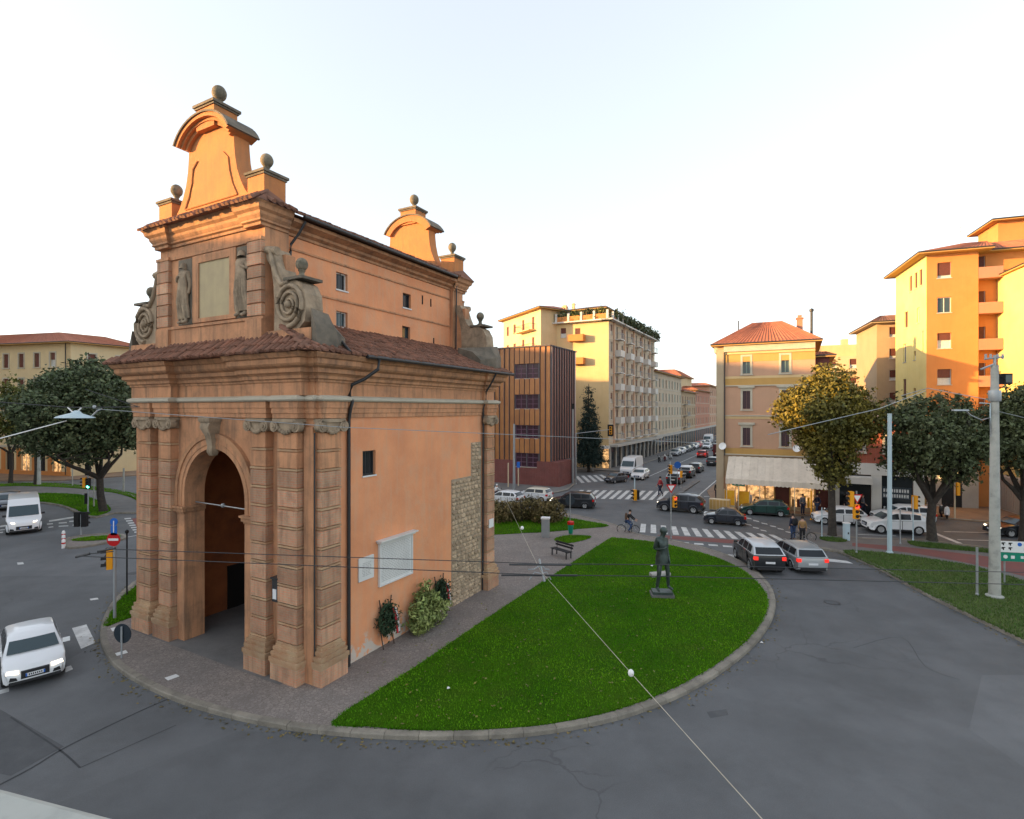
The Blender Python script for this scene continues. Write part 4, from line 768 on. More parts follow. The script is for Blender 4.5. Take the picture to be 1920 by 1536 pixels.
# gables, finials, volutes at both ends
def finial(x, y, z, r=.27, k=1.0):
    b = MB(); b.lathe([(.2 * k, 0), (.22 * k, .06), (.1 * k, .14), (.085 * k, .24), (.13 * k, .3), (.09 * k, .34)], (x, y, z), 12); b.ball((x, y, z + .32 + r * .95), r, 1.1, 14, 10); gp(b, 'ball_finial', 'lichen_stone', 50)
HX = -5.35
def gable(s):
    fy = (lambda y: y) if s < 0 else (lambda y: AY0 + AY1 - y)
    half = [(2.35, 16.8), (2.3, 17.3), (2.05, 17.55), (1.8, 17.95), (1.6, 18.4), (1.48, 18.9), (1.42, 19.4), (1.4, 19.75)]
    out = [(HX + a, z) for a, z in half] + [(HX + 1.4 * math.cos(PI * k / 10), 19.75 + .6 * math.sin(PI * k / 10)) for k in range(1, 10)] + [(HX - a, z) for a, z in half[::-1]]
    b = MB(); n = len(out); b.add([(x, fy(y), z) for y in (-.28, .36) for x, z in out], [tuple(range(n)), tuple(range(n, 2 * n))[::-1]] + [(i, (i + 1) % n, n + (i + 1) % n, n + i) for i in range(n)])
    gp(b, 'gable', 'plaster_gable')
    b = MB()
    for sx in (-1, 1): b.tube([(HX + sx * x, fy(-.3), z) for x, z in ((1.62, 17.45), (1.35, 17.9), (1.18, 18.4), (1.08, 18.95), (.8, 19.2))], .035, 5)
    b.tube([(HX - 1.62, fy(-.3), 17.45), (HX + 1.62, fy(-.3), 17.45)], .03, 5); gp(b, 'panel_moulding', 'plaster_gable')
    # segmental hood with returned mouldings
    b = MB(); n = 16
    ang = [PI * (.12 + .76 * k / n) for k in range(n + 1)]; cx, rad = HX, 1.3
    def hp(a, dr): return cx + (rad + dr) * math.cos(a) / math.cos(PI * .12) * 1.0, 19.3 + (1.02 + dr) * math.sin(a)
    for d0, d1, yy in ((.0, .12, -.42), (.12, .22, -.54), (.22, .36, -.68)):
        b.loft([[(hp(a, q)[0], fy(y), hp(a, q)[1]) for q, y in ((d0, .52), (d0, yy), (d1, yy), (d1, .52))] for a in ang])
    gp(b, 'hood', 'plaster_gable', 30)
    b = MB(); b.loft([[(hp(a, q)[0], fy(y), hp(a, q)[1]) for q, y in ((.36, .58), (.36, -.74), (.43, -.74), (.43, .58))] for a in ang]); gp(b, 'hood_coping', 'dark_stone', 30)
    b = MB(); b.box(HX - .55, HX + .55, min(fy(-.5), fy(.45)), max(fy(-.5), fy(.45)), 20.2, 21.0); gp(b, 'crown_block', 'plaster_gable')
    b = MB()
    for z0, z1, e in ((21.0, 21.07, .05), (21.07, 21.17, .1)): b.box(HX - .55 - e, HX + .55 + e, min(fy(-.5 - e), fy(.45 + e)), max(fy(-.5 - e), fy(.45 + e)), z0, z1)
    gp(b, 'crown_cap', 'dark_stone'); finial(HX + .1, fy(0), 21.18, .27)
    for x0, x1 in ((-8.62, -7.72), (-2.98, -2.08)):
        b = MB(); b.box(x0, x1, min(fy(-.4), fy(.5)), max(fy(-.4), fy(.5)), 16.8, 17.85); gp(b, 'corner_block', 'plaster_gable')
        b = MB()
        for z0, z1, e in ((17.85, 17.93, .04), (17.93, 18.02, .09)): b.box(x0 - e, x1 + e, min(fy(-.4 - e), fy(.5 + e)), max(fy(-.4 - e), fy(.5 + e)), z0, z1)
        gp(b, 'corner_cap', 'dark_stone'); finial((x0 + x1) / 2, fy(.05), 18.03, .23)
    for sx in (1, -1):
        X = (lambda x: x) if sx > 0 else (lambda x: 2 * HX - x)
        def gv(b, name, m, smooth=None):     # the volutes sit close to the attic pier
            xr = X(-2.1); b.v = [(xr + (q[0] - xr) * .88, q[1], 12.25 + (q[2] - 12.25) * .94) for q in b.v]; gp(b, name, m, smooth)
        b = MB(); o_ = [(-1.62, 12.25), (-.2, 12.25), (.12, 12.5), (.22, 13.0), (.16, 13.5), (-.08, 13.9), (-.4, 14.05), (-.9, 14.02), (-1.2, 14.25), (-1.42, 14.7), (-1.58, 15.15), (-1.72, 15.38), (-2.15, 15.42), (-2.15, 15.1), (-1.82, 14.7), (-1.66, 14.0), (-1.6, 13.2)]
        n = len(o_); b.add([(X(x), fy(y), z) for y in (-.3, .42) for x, z in o_], [tuple(range(n)), tuple(range(n, 2 * n))[::-1]] + [(i, (i + 1) % n, n + (i + 1) % n, n + i) for i in range(n)]); gv(b, 'volute_body', 'carved_stone' )
        b = MB(); b.box(*sorted((X(-2.12), X(-1.45))), min(fy(.0), fy(.4)), max(fy(.0), fy(.4)), 12.26, 15.0); gp(b, 'volute_wall', 'plaster_old')
        b = MB(); sp = []
        for k in range(46): a = -PI * .5 + k * .42; r = .82 * (1 - k / 50); sp.append((X(-.72 + r * math.cos(a)), fy(-.34), 13.16 + r * math.sin(a)))
        b.tube(sp, [.1 * (1 - k / 70) for k in range(46)], 7); b.ball((X(-.72), fy(-.36), 13.16), .14, 1, 10, 6)
        b.tube([(X(x), fy(-.33), z) for x, z in ((-.72, 13.98), (-1.15, 13.95), (-1.45, 14.3), (-1.65, 14.8), (-1.8, 15.3), (-2.0, 15.42))], [.1, .1, .1, .09, .08, .05], 7); gv(b, 'spiral', 'carved_stone', 60)
        b = MB(); b.tube([(X(-2.1), fy(-.25), 15.35), (X(-1.5), fy(-.25), 15.25)], .16, 8); gv(b, 'scroll_roll', 'carved_stone', 60)
        b = MB(); b.box(*sorted((X(-.95), X(.1))), min(fy(-.4), fy(.5)), max(fy(-.4), fy(.5)), 14.05, 14.15); gv(b, 'volute_slab', 'dark_stone'); finial(X(-.69), fy(.05), 14.03, .21)
        b = MB(); b.box(*sorted((X(-2.15), X(.2))), min(fy(-.33), fy(.45)), max(fy(-.33), fy(.45)), 11.45, 12.26); gp(b, 'volute_pedestal', 'plaster_old')
        b = MB(); b.loft([[(X(x), fy(y), z) for x, z in o2] for y, o2 in ((-.3, [(.18, 11.45), (.4, 11.45), (.4, 12.3), (.3, 12.55), (.18, 12.9)]), (.45, [(.18, 11.45), (.55, 11.45), (.55, 12.2), (.35, 12.5), (.18, 12.8)]), (1.3, [(-1.3, 11.9), (.1, 11.5), (.1, 12.05), (-.4, 12.5), (-1.3, 12.75)]))]); gp(b, 'buttress', 'dark_stone', 30)
gable(-1); gable(1)
# bared rubble masonry in the side wall
b = MB(); b.box(0, .02, 8.11, 10.8, 0, 6.16); b.box(0, .02, 9.84, 10.8, 6.16, 7.83); mort = gp(b, 'bared_masonry', 'mortar')
for k in range(6):
    pass
stones = []; z = .05
rs_ = random.Random(11); protos = []
for k in range(5):
    pts = [(rs_.uniform(.85, 1.1) * math.cos(a), rs_.uniform(.8, 1.1) * math.sin(a)) for a in [2 * PI * q / 7 for q in range(7)]]
    mb = MB(); mb.loft([[(0, p[0], p[1]) for p in pts], [(.7, p[0] * .95, p[1] * .95) for p in pts], [(1, p[0] * .7, p[1] * .7) for p in pts]])
    me = bpy.data.meshes.new('stone'); me.from_pydata(mb.v, [], mb.f); me.materials.append(M['rubble']); me.update(); protos.append(me)
cnt = 0
while z < 7.8:
    h = rs_.uniform(.13, .24); y = 8.14 if z < 6.05 else 9.87
    while y < 10.75:
        wd = rs_.uniform(.18, .42)
        if cnt < 300 and y + wd < 10.82:
            o = link('stone', protos[rs_.randrange(5)], mort); o.location = (.015, y + wd / 2, z + h / 2); o.scale = (rs_.uniform(.03, .07), wd / 2, h / 2); cnt += 1
        y += wd + .01
    z += h + .01
# marble tablets
def lines(b, y0, y1, z0, z1, n, x, seed):
    rr = random.Random(seed)
    for k in range(n):
        z = z1 - (k + .5) * (z1 - z0) / n; y = y0 + rr.uniform(0, .05)
        while y < y1 - .05:
            l = rr.uniform(.05, .16); b.box(x, x + .002, y, min(y + l, y1), z - .012, z + .012); y += l + .035
def plaque(y0, y1, z0, z1, label, n, seed, cor=False):
    t = thing('memorial_plaque', gate.matrix_basis @ Vector((0, 0, 0)) + UX * .0, -A, label, 'plaque', 'marble tablets on the gate wall')
    t.location = L(.0, (y0 + y1) / 2, z0); o_y = (y0 + y1) / 2
    b = MB(); b.box(.005, .06, y0 - o_y, y1 - o_y, 0, z1 - z0); b.build('tablet', 'marble', t)
    b = MB(); lines(b, y0 - o_y + .15, y1 - o_y - .15, .15, z1 - z0 - .2, n, .0605, seed); b.build('engraving', 'engraving', t)
    if cor:
        b = MB(); b.box(.005, .3, y0 - o_y - .12, y1 - o_y + .12, z1 - z0, z1 - z0 + .05); b.box(.005, .2, y0 - o_y - .06, y1 - o_y + .06, z1 - z0 - .08, z1 - z0); b.build('coping', 'marble', t); b = MB(); e = .06
        for q in ((y0 - o_y, y0 - o_y + e, 0, z1 - z0 - .08), (y1 - o_y - e, y1 - o_y, 0, z1 - z0 - .08), (y0 - o_y + e, y1 - o_y - e, 0, e)): b.box(.06, .1, *q)
        b.build('frame', 'marble', t)
plaque(2.02, 2.82, 3.02, 3.9, 'small plain white marble plaque left of the large one on the orange wall', 9, 2)
plaque(3.1, 5.15, 2.53, 4.32, 'large white marble memorial plaque with coping on the orange side wall', 22, 4, True)
t = thing('wall_sign', L(.28, 11.35, 3.3), -A, 'tiny pale sign on the far brick pilaster of the gate', 'sign'); b = MB(); b.box(0, .03, -.22, .22, 0, .45); b.build('plate', 'sign_white', t)
t = thing('intercom_box', L(-1.62, -.36, 2.75), -A, 'small dark intercom box between the front pilasters of the gate', 'box'); b = MB(); b.box(-.16, .12, .05, .36, 0, .8); b.box(-.19, .15, .0, .36, .8, .86); b.build('case', 'dark_metal', t); b = MB(); b.box(-.11, .07, .035, .05, .1, .45); b.build('panel', 'plate', t)  # dark metal intercom case, no lamp in it
# wreaths and the flower arrangement
def wreath(y, z, r, label, seed, lean):
    t = thing('laurel_wreath', L(.22, y, z), -A, label, 'wreath', 'laurel wreaths leaning on the gate wall'); rr = np.random.default_rng(seed); n = 900
    a = rr.uniform(0, 2 * PI, n); q = rr.normal(0, .2, (n, 3)) * r; ra_ = rr.random(n)[:, None] ** .45; p = np.c_[q[:, :1] * .6, r * .72 * np.cos(a)[:, None] * ra_, r * np.sin(a)[:, None] * ra_] + q * [1, .8, .8]
    d = rr.normal(size=(n, 3)); d[:, 2] += .3; d /= np.linalg.norm(d, axis=1)[:, None]; e = np.cross(d, rr.normal(size=(n, 3))); e /= np.linalg.norm(e, axis=1)[:, None]; s = .085
    leafmesh('foliage', np.stack([p - d * s, p + e * s * .35, p + d * s, p - e * s * .35], 1).reshape(-1, 3), 4, 'leaf_wreath', t)
    b = MB(); b.tube([(-.05, r * .64 * math.cos(u), r * .95 * math.sin(u)) for u in [2 * PI * k / 20 for k in range(21)]], .13 * r, 6); b.build('ring', 'leaf_wreath', t)
    for sgn in (-1, 1): b = MB(); b.tube([(-.1, sgn * r * .45, r * .6), (-.12, sgn * r * .6, r * 1.45)], .025, 5); b.tube([(-.1, sgn * r * .5, -r * .8), (.1, sgn * r * .55, -z)], .02, 5); b.build('stand', 'bark', t)
    for m_, dy in (('ribbon_red', .0), ('ribbon_white', .09)):
        b = MB(); pth = [(.2, .12 + dy, r * .75), (.24, .2 + dy, r * .2), (.22, .3 + dy, -r * .5), (.2, .36 + dy, -r * 1.1)]
        b.loft([[(x, yy - .05, zz), (x + .01, yy + .05, zz), (x - .01, yy + .05, zz), (x - .02, yy - .05, zz)] for x, yy, zz in pth]); b.build('ribbon', m_, t)
wreath(3.42, 1.2, .58, 'dark laurel wreath with red and white ribbon, nearer the drainpipe', 5, 0); wreath(7.0, 1.15, .56, 'dark laurel wreath with pale ribbon, beside the bared rubble masonry', 6, 0)
t = thing('flower_arrangement', L(.45, 5.5, 0.13), -A, 'tall variegated pale green leafy plant standing against the orange wall between two wreaths', 'plant')
leaves('foliage', [(.0, 0, .8, .42, .95, .75), (0, .05, 1.45, .3, .5, .55), (.15, -.4, .5, .42, .7, .5), (.15, .7, .55, .4, .7, .5)], 2600, .1, 'leaf_ivy', t, .2, 0, .45, .4, .4, 5, .1)
b = MB()
for k in range(7): b.tube([(0, -.3 + k * .1, 0), (-.05, -.5 + k * .17, .8), (0, -.6 + k * .2, 1.4)], .018, 5)
b.build('stem', 'bark', t)
# ------------------------------------------------ buildings (footprint outlines with windows cut into the walls)
for k, c, c2 in (('b_yellow', (.64, .47, .25), (.6, .43, .22)), ('b_cream', (.62, .48, .28), (.55, .42, .24)), ('b_street', (.5, .41, .3), (.43, .35, .26)), ('b_beige', (.42, .34, .24), (.38, .3, .2)), ('b_pink', (.46, .2, .13), (.4, .2, .13)), ('b_palepink', (.52, .31, .205), (.47, .29, .19)),
                 ('b_orange', (.56, .235, .075), (.52, .21, .065)), ('b_lemon', (.7, .58, .24), (.66, .53, .2)), ('b_tan', (.4, .29, .18), (.36, .26, .16)), ('b_grey', (.4, .38, .34), (.35, .33, .3)), ('b_ochre', (.5, .3, .1), (.46, .28, .095)), ('b_white', (.62, .6, .56), (.56, .54, .5)), ('b_left', (.66, .53, .31), (.6, .48, .29))):
    mat(k, c, c2, scale=.5, dirt=.22, dirtc=tuple(x * .6 for x in c), streak=.15, bump=.15)
mat('b_redbrick', (.36, .085, .045), (.3, .075, .045), dirt=.2, brick=dict(mc=(.3, .16, .12), m=.006), bump=.1)
mat('b_basebrick', (.2, .06, .05), (.17, .055, .05), dirt=.4, brick=dict(mc=(.2, .12, .1), m=.006))
mat('roof_red', (.42, .15, .08), (.3, .11, .065), scale=2.5, dirt=.4, dirtc=(.1, .06, .05), dscale=1.5, bump=.5, bscale=14, obj=.2, isl=.15)
mat('metal_panel', (.4, .17, .055), (.33, .13, .045), scale=.6, rough=.45, obj=.2, spec=.4, streak=.15)
mat('metal_panel_dark', (.26, .12, .09), rough=.3, spec=.8, obj=.15); mat('metal_rib', (.085, .07, .075), rough=.5); mat('plum_frame', (.2, .1, .15), rough=.5)
mat('awning', (.68, .6, .5), (.6, .52, .43), scale=1.2, streak=.2, isl=.05); mat('shop_glow', (.9, .5, .2), (.035, .018, .01), scale=2.6, emit=.2, rough=.3); mat('sign_glow', (1, .75, .5), emit=.22)
mat('yellow_board', (.75, .42, .03), (.7, .3, .02), scale=2); mat('door_red', (.09, .02, .012), rough=.5)
class Bld:
    def __init__(s, name, label, cat, poly, h, m, z0=0.0, group=None, holes=None, wall='wall', em=None):
        s.P = [Vector((p[0], p[1], 0)) for p in poly]; o = s.P[0].copy(); s.o = o
        s.t = thing(name, o + Vector((0, 0, 0)), 0, label, cat, group); s.p = [q - o for q in s.P]; s.h = h; s.n = len(poly); s.wc = {}
        b = MB(); holes = holes or {}
        ms = [m] + [q for q in dict.fromkeys((em or {}).values())] if not isinstance(m, list) else m
        for i in range(s.n):
            k0 = len(b.f); du, nn, ln = s.edge(i); hs = holes.get(i, [])
            us = sorted({0, ln, *[x for q in hs for x in (q[0], q[0] + q[2])]}); zs = sorted({z0, h, *[x for q in hs for x in (q[1], q[1] + q[3])]})
            for a, c in zip(us, us[1:]):
                for e, f in zip(zs, zs[1:]):
                    if not any(q[0] < (a + c) / 2 < q[0] + q[2] and q[1] < (e + f) / 2 < q[1] + q[3] for q in hs): b.quad(s.at(i, a, e), s.at(i, c, e), s.at(i, c, f), s.at(i, a, f))
            for q in hs:
                r = [(q[0], q[1]), (q[0] + q[2], q[1]), (q[0] + q[2], q[1] + q[3]), (q[0], q[1] + q[3])]
                for k in range(4): b.quad(s.at(i, *r[k]), s.at(i, *r[(k + 1) % 4]), s.at(i, *r[(k + 1) % 4], -.3), s.at(i, *r[k], -.3))
            if em and i in em: b.mi[k0:] = [ms.index(em[i])] * (len(b.f) - k0)
        b.add([(q.x, q.y, h) for q in s.p], [tuple(range(s.n))]); b.build(wall, ms, s.t)
    def edge(s, i):
        a, c = s.p[i], s.p[(i + 1) % s.n]; d = c - a; return d.normalized(), Vector((d.y, -d.x, 0)).normalized(), d.length
    def at(s, i, u, z, out=0.0): du, nn, ln = s.edge(i); return s.p[i] + du * u + nn * out + Vector((0, 0, z))
    def box(s, i, u0, u1, z0, z1, o0, o1, name, m, parent=None, b=None):
        bb = b or MB(); c = [s.at(i, u, z, o) for z in (z0, z1) for o in (o1, o0) for u in (u0, u1)]
        bb.add(c, [(0, 2, 3, 1), (4, 5, 7, 6), (0, 1, 5, 4), (2, 6, 7, 3), (0, 4, 6, 2), (1, 3, 7, 5)])
        if b is None: return bb.build(name, m, parent or s.t)
    def window(s, i, u, z, w_, h, style='glass', fm='window_white', sm='shutter_brown', trim=None, glass='glass_dark', roll=.5):
        du = s.edge(i)[0]; key = (round(w_, 2), round(h, 2), style, fm, sm, trim, glass, roll); e = .06
        if key not in s.wc:
            f = MB()
            for q in ((0, e, 0, h), (w_ - e, w_, 0, h), (e, w_ - e, 0, e), (e, w_ - e, h - e, h)): f.box(q[0], q[1], .14, .22, q[2], q[3])
            if style in ('glass', 'open', 'grid'): f.box(w_ / 2 - .03, w_ / 2 + .03, .13, .21, e, h - e)
            if style == 'grid':
                for k in range(1, 3): f.box(e, w_ - e, .13, .2, h * k / 3 - .025, h * k / 3 + .025)
            p = MB(); p.box(e, w_ - e, .17, .185, e, h - e); parts = [('pane', p, glass)]
            if style == 'shut':
                q = MB()
                for k in range(2):
                    x0, x1 = (.02, w_ / 2 - .01) if k == 0 else (w_ / 2 + .01, w_ - .02); q.box(x0, x1, .08, .11, .02, h - .02)
                    for j in range(int(h / .16)): q.box(x0 + .05, x1 - .05, .06, .08, .06 + j * .16, .14 + j * .16)
                parts = [('shutter', q, sm)]
            elif style == 'roller':
                q = MB(); n = max(3, int(h * roll / .12))
                for j in range(n): q.box(e, w_ - e, .1, .13, h - (j + 1) * h * roll / n + .012, h - j * h * roll / n)
                c = MB(); c.box(e, w_ - e, .2, .215, e, h * (1 - roll)); parts.append(('roller_blind', q, sm)); parts.append(('curtain', c, 'curtain')); parts[0] = ('pane', MB().box(e, w_ - e, .225, .24, e, h - e), glass)
            elif style == 'open':
                q = MB()
                for x0 in (-w_ * .48, w_ + .02): q.box(x0, x0 + w_ * .46, -.05, -.015, 0, h); [q.box(x0 + .05, x0 + w_ * .46 - .05, -.065, -.05, .06 + j * .17, .15 + j * .17) for j in range(int(h / .17))]
                parts.append(('shutter', q, sm))
            if trim:
                q = MB(); t = .18; q.box(-t, 0, -.05, 0, -.05, h + t); q.box(w_, w_ + t, -.05, 0, -.05, h + t); q.box(0, w_, -.05, 0, h, h + t); q.box(-t - .06, w_ + t + .06, -.12, 0, -.17, -.05)
                if trim == 'lintel': q.box(-t - .2, w_ + t + .2, -.2, 0, h + t + .1, h + t + .32); q.box(-t - .05, w_ + t + .05, -.1, 0, h + t, h + t + .1)
                parts.append(('surround', q, 'stone_trim'))
            else: parts.append(('sill', MB().box(-.06, w_ + .06, -.07, .14, -.07, 0), 'stone_trim'))
            def mk(nm, bb, m): me = bpy.data.meshes.new(nm); me.from_pydata(bb.v, [], bb.f); me.materials.append(M[m]); me.update(); return me
            s.wc[key] = (mk('window', f, fm), [(n_, mk(n_, bb, m_)) for n_, bb, m_ in parts])
        fr, parts = s.wc[key]; o = link('window', fr, s.t, s.at(i, u, z), math.atan2(du.y, du.x))
        for n_, me in parts: link(n_, me, o)
        return o
    def roof(s, rise, ov=.6, k=.45, m='roof_red', thick=.12, ridge=None, rib=True):
        c = sum(s.p, Vector()) / s.n; E_ = []
        for i in range(s.n):
            n0 = s.edge(i - 1)[1]; n1 = s.edge(i)[1]; E_.append(s.p[i] + (n0 + n1) / (1 + n0.dot(n1)) * ov)
        T_ = [c + (q - c) * k for q in s.p]; n = s.n; z = s.h
        b = MB(); b.add([(q.x, q.y, z + .02) for q in E_] + [(q.x, q.y, z + thick) for q in E_] + [(q.x, q.y, z + thick + rise) for q in T_],
            [tuple(range(n))[::-1]] + [(i, (i + 1) % n, n + (i + 1) % n, n + i) for i in range(n)] + [(n + i, n + (i + 1) % n, 2 * n + (i + 1) % n, 2 * n + i) for i in range(n)] + [tuple(range(2 * n, 3 * n))])
        r = b.build('roof', m, s.t); q = MB(); E2 = [v * .997 for v in E_]; q.add([(v.x, v.y, z + .015) for v in E_] + [(v.x, v.y, z - .06) for v in E_], [tuple(range(n)), tuple(range(n, 2 * n))[::-1]] + [(i, (i + 1) % n, n + (i + 1) % n, n + i) for i in range(n)]); q.build('soffit', 'b_ochre' if m != 'roof_tile' else 'b_beige', r)
        if rib:   # courses of tiles running up the slope
            q = MB()
            for i in range(n):
                a, d, e, f = (Vector((*v.xy, zz)) for v, zz in ((E_[i], z + thick), (E_[(i + 1) % n], z + thick), (T_[i], z + thick + rise), (T_[(i + 1) % n], z + thick + rise)))
                ln = (d - a).length; cnt = int(ln / .3)
                for j in range(cnt): t = (j + .5) / cnt; q.tube([a.lerp(d, t), e.lerp(f, t)], .055, 4)
            o = q.build('tile_rows', m, r); o['kind'] = 'stuff'
        g = MB(); pts = [Vector((q.x, q.y, z + thick - .02)) for q in E_]; g.tube(pts + [pts[0]], .07, 6); g.build('gutter', 'dark_metal', s.t)
        return r
    def balcony(s, i, u0, u1, z, dep=1.1, m='b_grey', rail='bars', rm='pole_grey'):
        o = s.box(i, u0, u1, z - .15, z, 0, dep, 'balcony', m); b = MB()
        if rail == 'solid': s.box(i, u0, u1, z, z + .9, dep - .1, dep, '', m, None, b); s.box(i, u0, u0 + .1, z, z + .9, 0, dep - .1, '', m, None, b); s.box(i, u1 - .1, u1, z, z + .9, 0, dep - .1, '', m, None, b)
        else:
            pts = [s.at(i, u0 + .04, z + .95, 0), s.at(i, u0 + .04, z + .95, dep - .05), s.at(i, u1 - .04, z + .95, dep - .05), s.at(i, u1 - .04, z + .95, 0)]; b.tube(pts, .03, 4)
            n = max(3, int((u1 - u0) / .22))
            for k in range(n + 1): u = u0 + .04 + (u1 - u0 - .08) * k / n; b.tube([s.at(i, u, z, dep - .05), s.at(i, u, z + .95, dep - .05)], .014, 3)
        b.build('railing', m if rail == 'solid' else rm, o); return o
def chimney(bl, p, z, h, m='b_pink', w_=.6):
    b = MB(); b.cbox((p[0], p[1], z + h / 2), w_, w_, h, -A); b.cbox((p[0], p[1], z + h + .06), w_ + .15, w_ + .15, .12, -A); b.cbox((p[0], p[1], z + h + .25), w_ * .7, w_ * .7, .26, -A); return b.build('chimney', m, bl.t)
def rect(x0, x1, y0, y1): return [L(x0, y0), L(x1, y0), L(x1, y1), L(x0, y1)]
# --- modern block clad in upright metal strips
BX0 = -36.0
wins = [(x - BX0, z, 1.5, h) for z, h in ((13.4, 1.85), (9.6, 1.8), (5.9, 1.65), (2.3, 1.75)) for x in (-17.15, -15.5)]
B = Bld('modern_building', 'modern block clad in upright rust brown metal strips on a red brick base', 'building', rect(BX0, -12.3, 47, 55.4), 17.3, 'metal_rib', 0, None, {0: wins})
for q in wins: B.window(0, *q, style='grid', fm='plum_frame', glass='plum_glass')
def cut(z0, z1, hs):                    # upright intervals left free by window openings
    out = [(z0, z1)]
    for a, c in hs: out = [p for s_, e in out for p in ((s_, min(e, a)), (max(s_, c), e)) if p[1] - p[0] > .05]
    return out
u = .0; k = 0
while u < 23.6:
    hs = [(q[1], q[1] + q[3]) for q in wins if q[0] < u + .62 and q[0] + q[2] > u + .04]
    for z0, z1 in cut(3.1, 17.35, hs): B.box(0, u + .06, min(u + .66, 23.65), z0, z1, .0, .06 + .03 * (k % 2), 'metal_strip', 'metal_panel')
    if not hs: B.box(0, u - .03, u + .03, 3.1, 17.4, 0, .2, 'rib', 'metal_rib')
    u += .72; k += 1
for k in range(10): B.box(1, k * .83 + .1, k * .83 + .76, 3.1, 17.2, 0, .06, 'metal_strip', 'metal_panel_dark'); B.box(1, k * .83 + .0, k * .83 + .06, 3.1, 17.4, 0, .22, 'rib', 'metal_rib')
wb = [(q[0] - .02, q[0] + q[2] + .02) for q in wins[-2:]]
b = MB(); B.box(0, 0, wb[0][0], 0, 3.1, 0, .35, '', '', None, b); B.box(0, wb[0][0], wb[1][1], 0, 2.2, 0, .35, '', '', None, b); B.box(0, wb[1][1], 25.0, 0, 3.1, 0, .35, '', '', None, b); B.box(1, .0, 4.0, 0, 3.1, 0.003, 1.3, '', '', None, b); b.build('brick_base', 'b_basebrick', B.t)
B.box(0, -.1, 23.8, 17.3, 17.45, -8.6, .25, 'parapet', 'metal_rib')
# --- tall pale block with the roof terrace
poly = [L(-21.4, 69.1), L(-12.1, 69.1), L(-12.1, 99.7), L(-26, 99.7)]
H2 = 23.8; ln = 30.6; hs = []; bal = []
for f in range(7):
    z = 4.6 + f * 2.75
    for k in range(10): hs.append((1.0 + k * 2.98, z + (.0 if k % 2 else .5), 1.0, 2.15 if k % 2 else 1.6))
lf = [(1.0, 21.4, 1.0, 1.6), (1.0, 17.6, 1.0, 1.6), (3.6, 20.8, .9, 2.0), (1.0, 13.9, 1.0, 1.6), (1.0, 10.2, 1.0, 1.6)]
B = Bld('apartment_building', 'tall pale yellow apartment block with a blank side wall and planted roof terrace', 'building', poly, H2, 'b_yellow', 0, None, {1: hs, 0: lf}, em={1: 'b_street'})
B.box(1, .0, ln, 4.05, H2 - .05, .0, .02, 'street_front', 'b_street') if False else None
for n_, q in enumerate(hs): B.window(1, *q, style=('shut', 'glass', 'roller', 'glass')[(n_ * 7 + n_ // 10) % 4], sm='shutter_brown', fm='window_white', roll=.6)
for q in lf: B.window(0, *q, style='roller', roll=.55)
for f in range(7):
    for k in range(1, 10, 2): B.balcony(1, .4 + k * 2.98, 2.6 + k * 2.98, 4.6 + f * 2.75, 1.0, 'b_white', 'solid' if f % 2 else 'bars')
    B.box(1, 0, ln, 4.3 + f * 2.75, 4.42 + f * 2.75, 0, .06, 'string_course', 'stone_trim')
for k in range(0, 10, 2): B.box(1, 2.3 + k * 2.98, 2.75 + k * 2.98, 4.1, H2, 0, .14, 'pier', 'b_palepink')
for f, z in enumerate((20.75, 17.0)): B.balcony(0, 2.8, 5.4, z, 1.2, 'b_orange', 'solid')
B.box(1, 0, ln + 1, 3.55, 3.9, 0, 1.5, 'canopy', 'b_grey'); B.box(1, .2, ln, .1, 3.5, 0, .03, 'shopfront', 'glass_dark')
for k in range(11): B.box(1, .1 + k * 3, .5 + k * 3, .1, 3.55, .03, .25, 'pillar', 'b_grey')
B.box(0, 8.3, 9.3, .2, 3.2, 0, .08, 'shop_window', 'shop_glow'); B.box(0, 7.9, 9.5, 3.25, 3.75, 0, .25, 'fascia', 'sign_white')
B.box(0, -.2, 9.6, H2 - .1, H2 + .1, -1, .9, 'terrace_edge', 'b_white'); B.box(1, -.9, ln + .4, H2 - .1, H2 + .1, -1, .9, 'terrace_edge', 'b_white')
for k in range(5): B.box(0, .3 + k * 2.2, .65 + k * 2.2, H2 + .1, H2 + 1.5, .4, .7, 'parapet_post', 'b_white')
for k in range(4): B.box(0, .65 + k * 2.2, 2.5 + k * 2.2, H2 + .1, H2 + .95, .5, .6, 'parapet_panel', 'b_orange')
for k in range(12): B.box(1, .3 + k * 2.6, .6 + k * 2.6, H2 + .1, H2 + 1.3, .4, .7, 'parapet_post', 'b_white')
# left-hand, taller wing and the set-back top floor
P2 = [Vector((-1.6, 99.6, 0)), Vector((4.7, 86.9, 0)), L(-20.5, 70.5), L(-20.5, 96), L(-30, 100)]
wh = [(u_, z, .9, 1.7) for z in (23.0, 19.6, 16.2, 12.8) for u_ in (1.4, 4.2)]; wl = [(u_, z, .8, 2.2) for z in (22.8, 19.4, 16.0) for u_ in (7.6, 11.2)]
B2 = Bld('apartment_building', 'tallest pale apartment wing with brown shutters behind the metal clad block', 'building', P2, 26.0, 'b_cream', 0, None, {0: wh + wl})
for q in wh + wl: B2.window(0, *q, style='shut', sm='shutter_brown')
for z in (22.8, 19.4, 16.0): B2.balcony(0, 7.2, 12.4, z, 1.3, 'b_yellow', 'bars', 'shutter_brown')
B2.roof(1.9, .9, .4); chimney(B2, toLw(B2, L(-24, 84)) if False else (L(-25, 82) - B2.o), 27.6, 1.5, 'b_cream', .9); chimney(B2, (L(-23.4, 82.5) - B2.o), 27.6, 1.9, 'b_cream', .5)
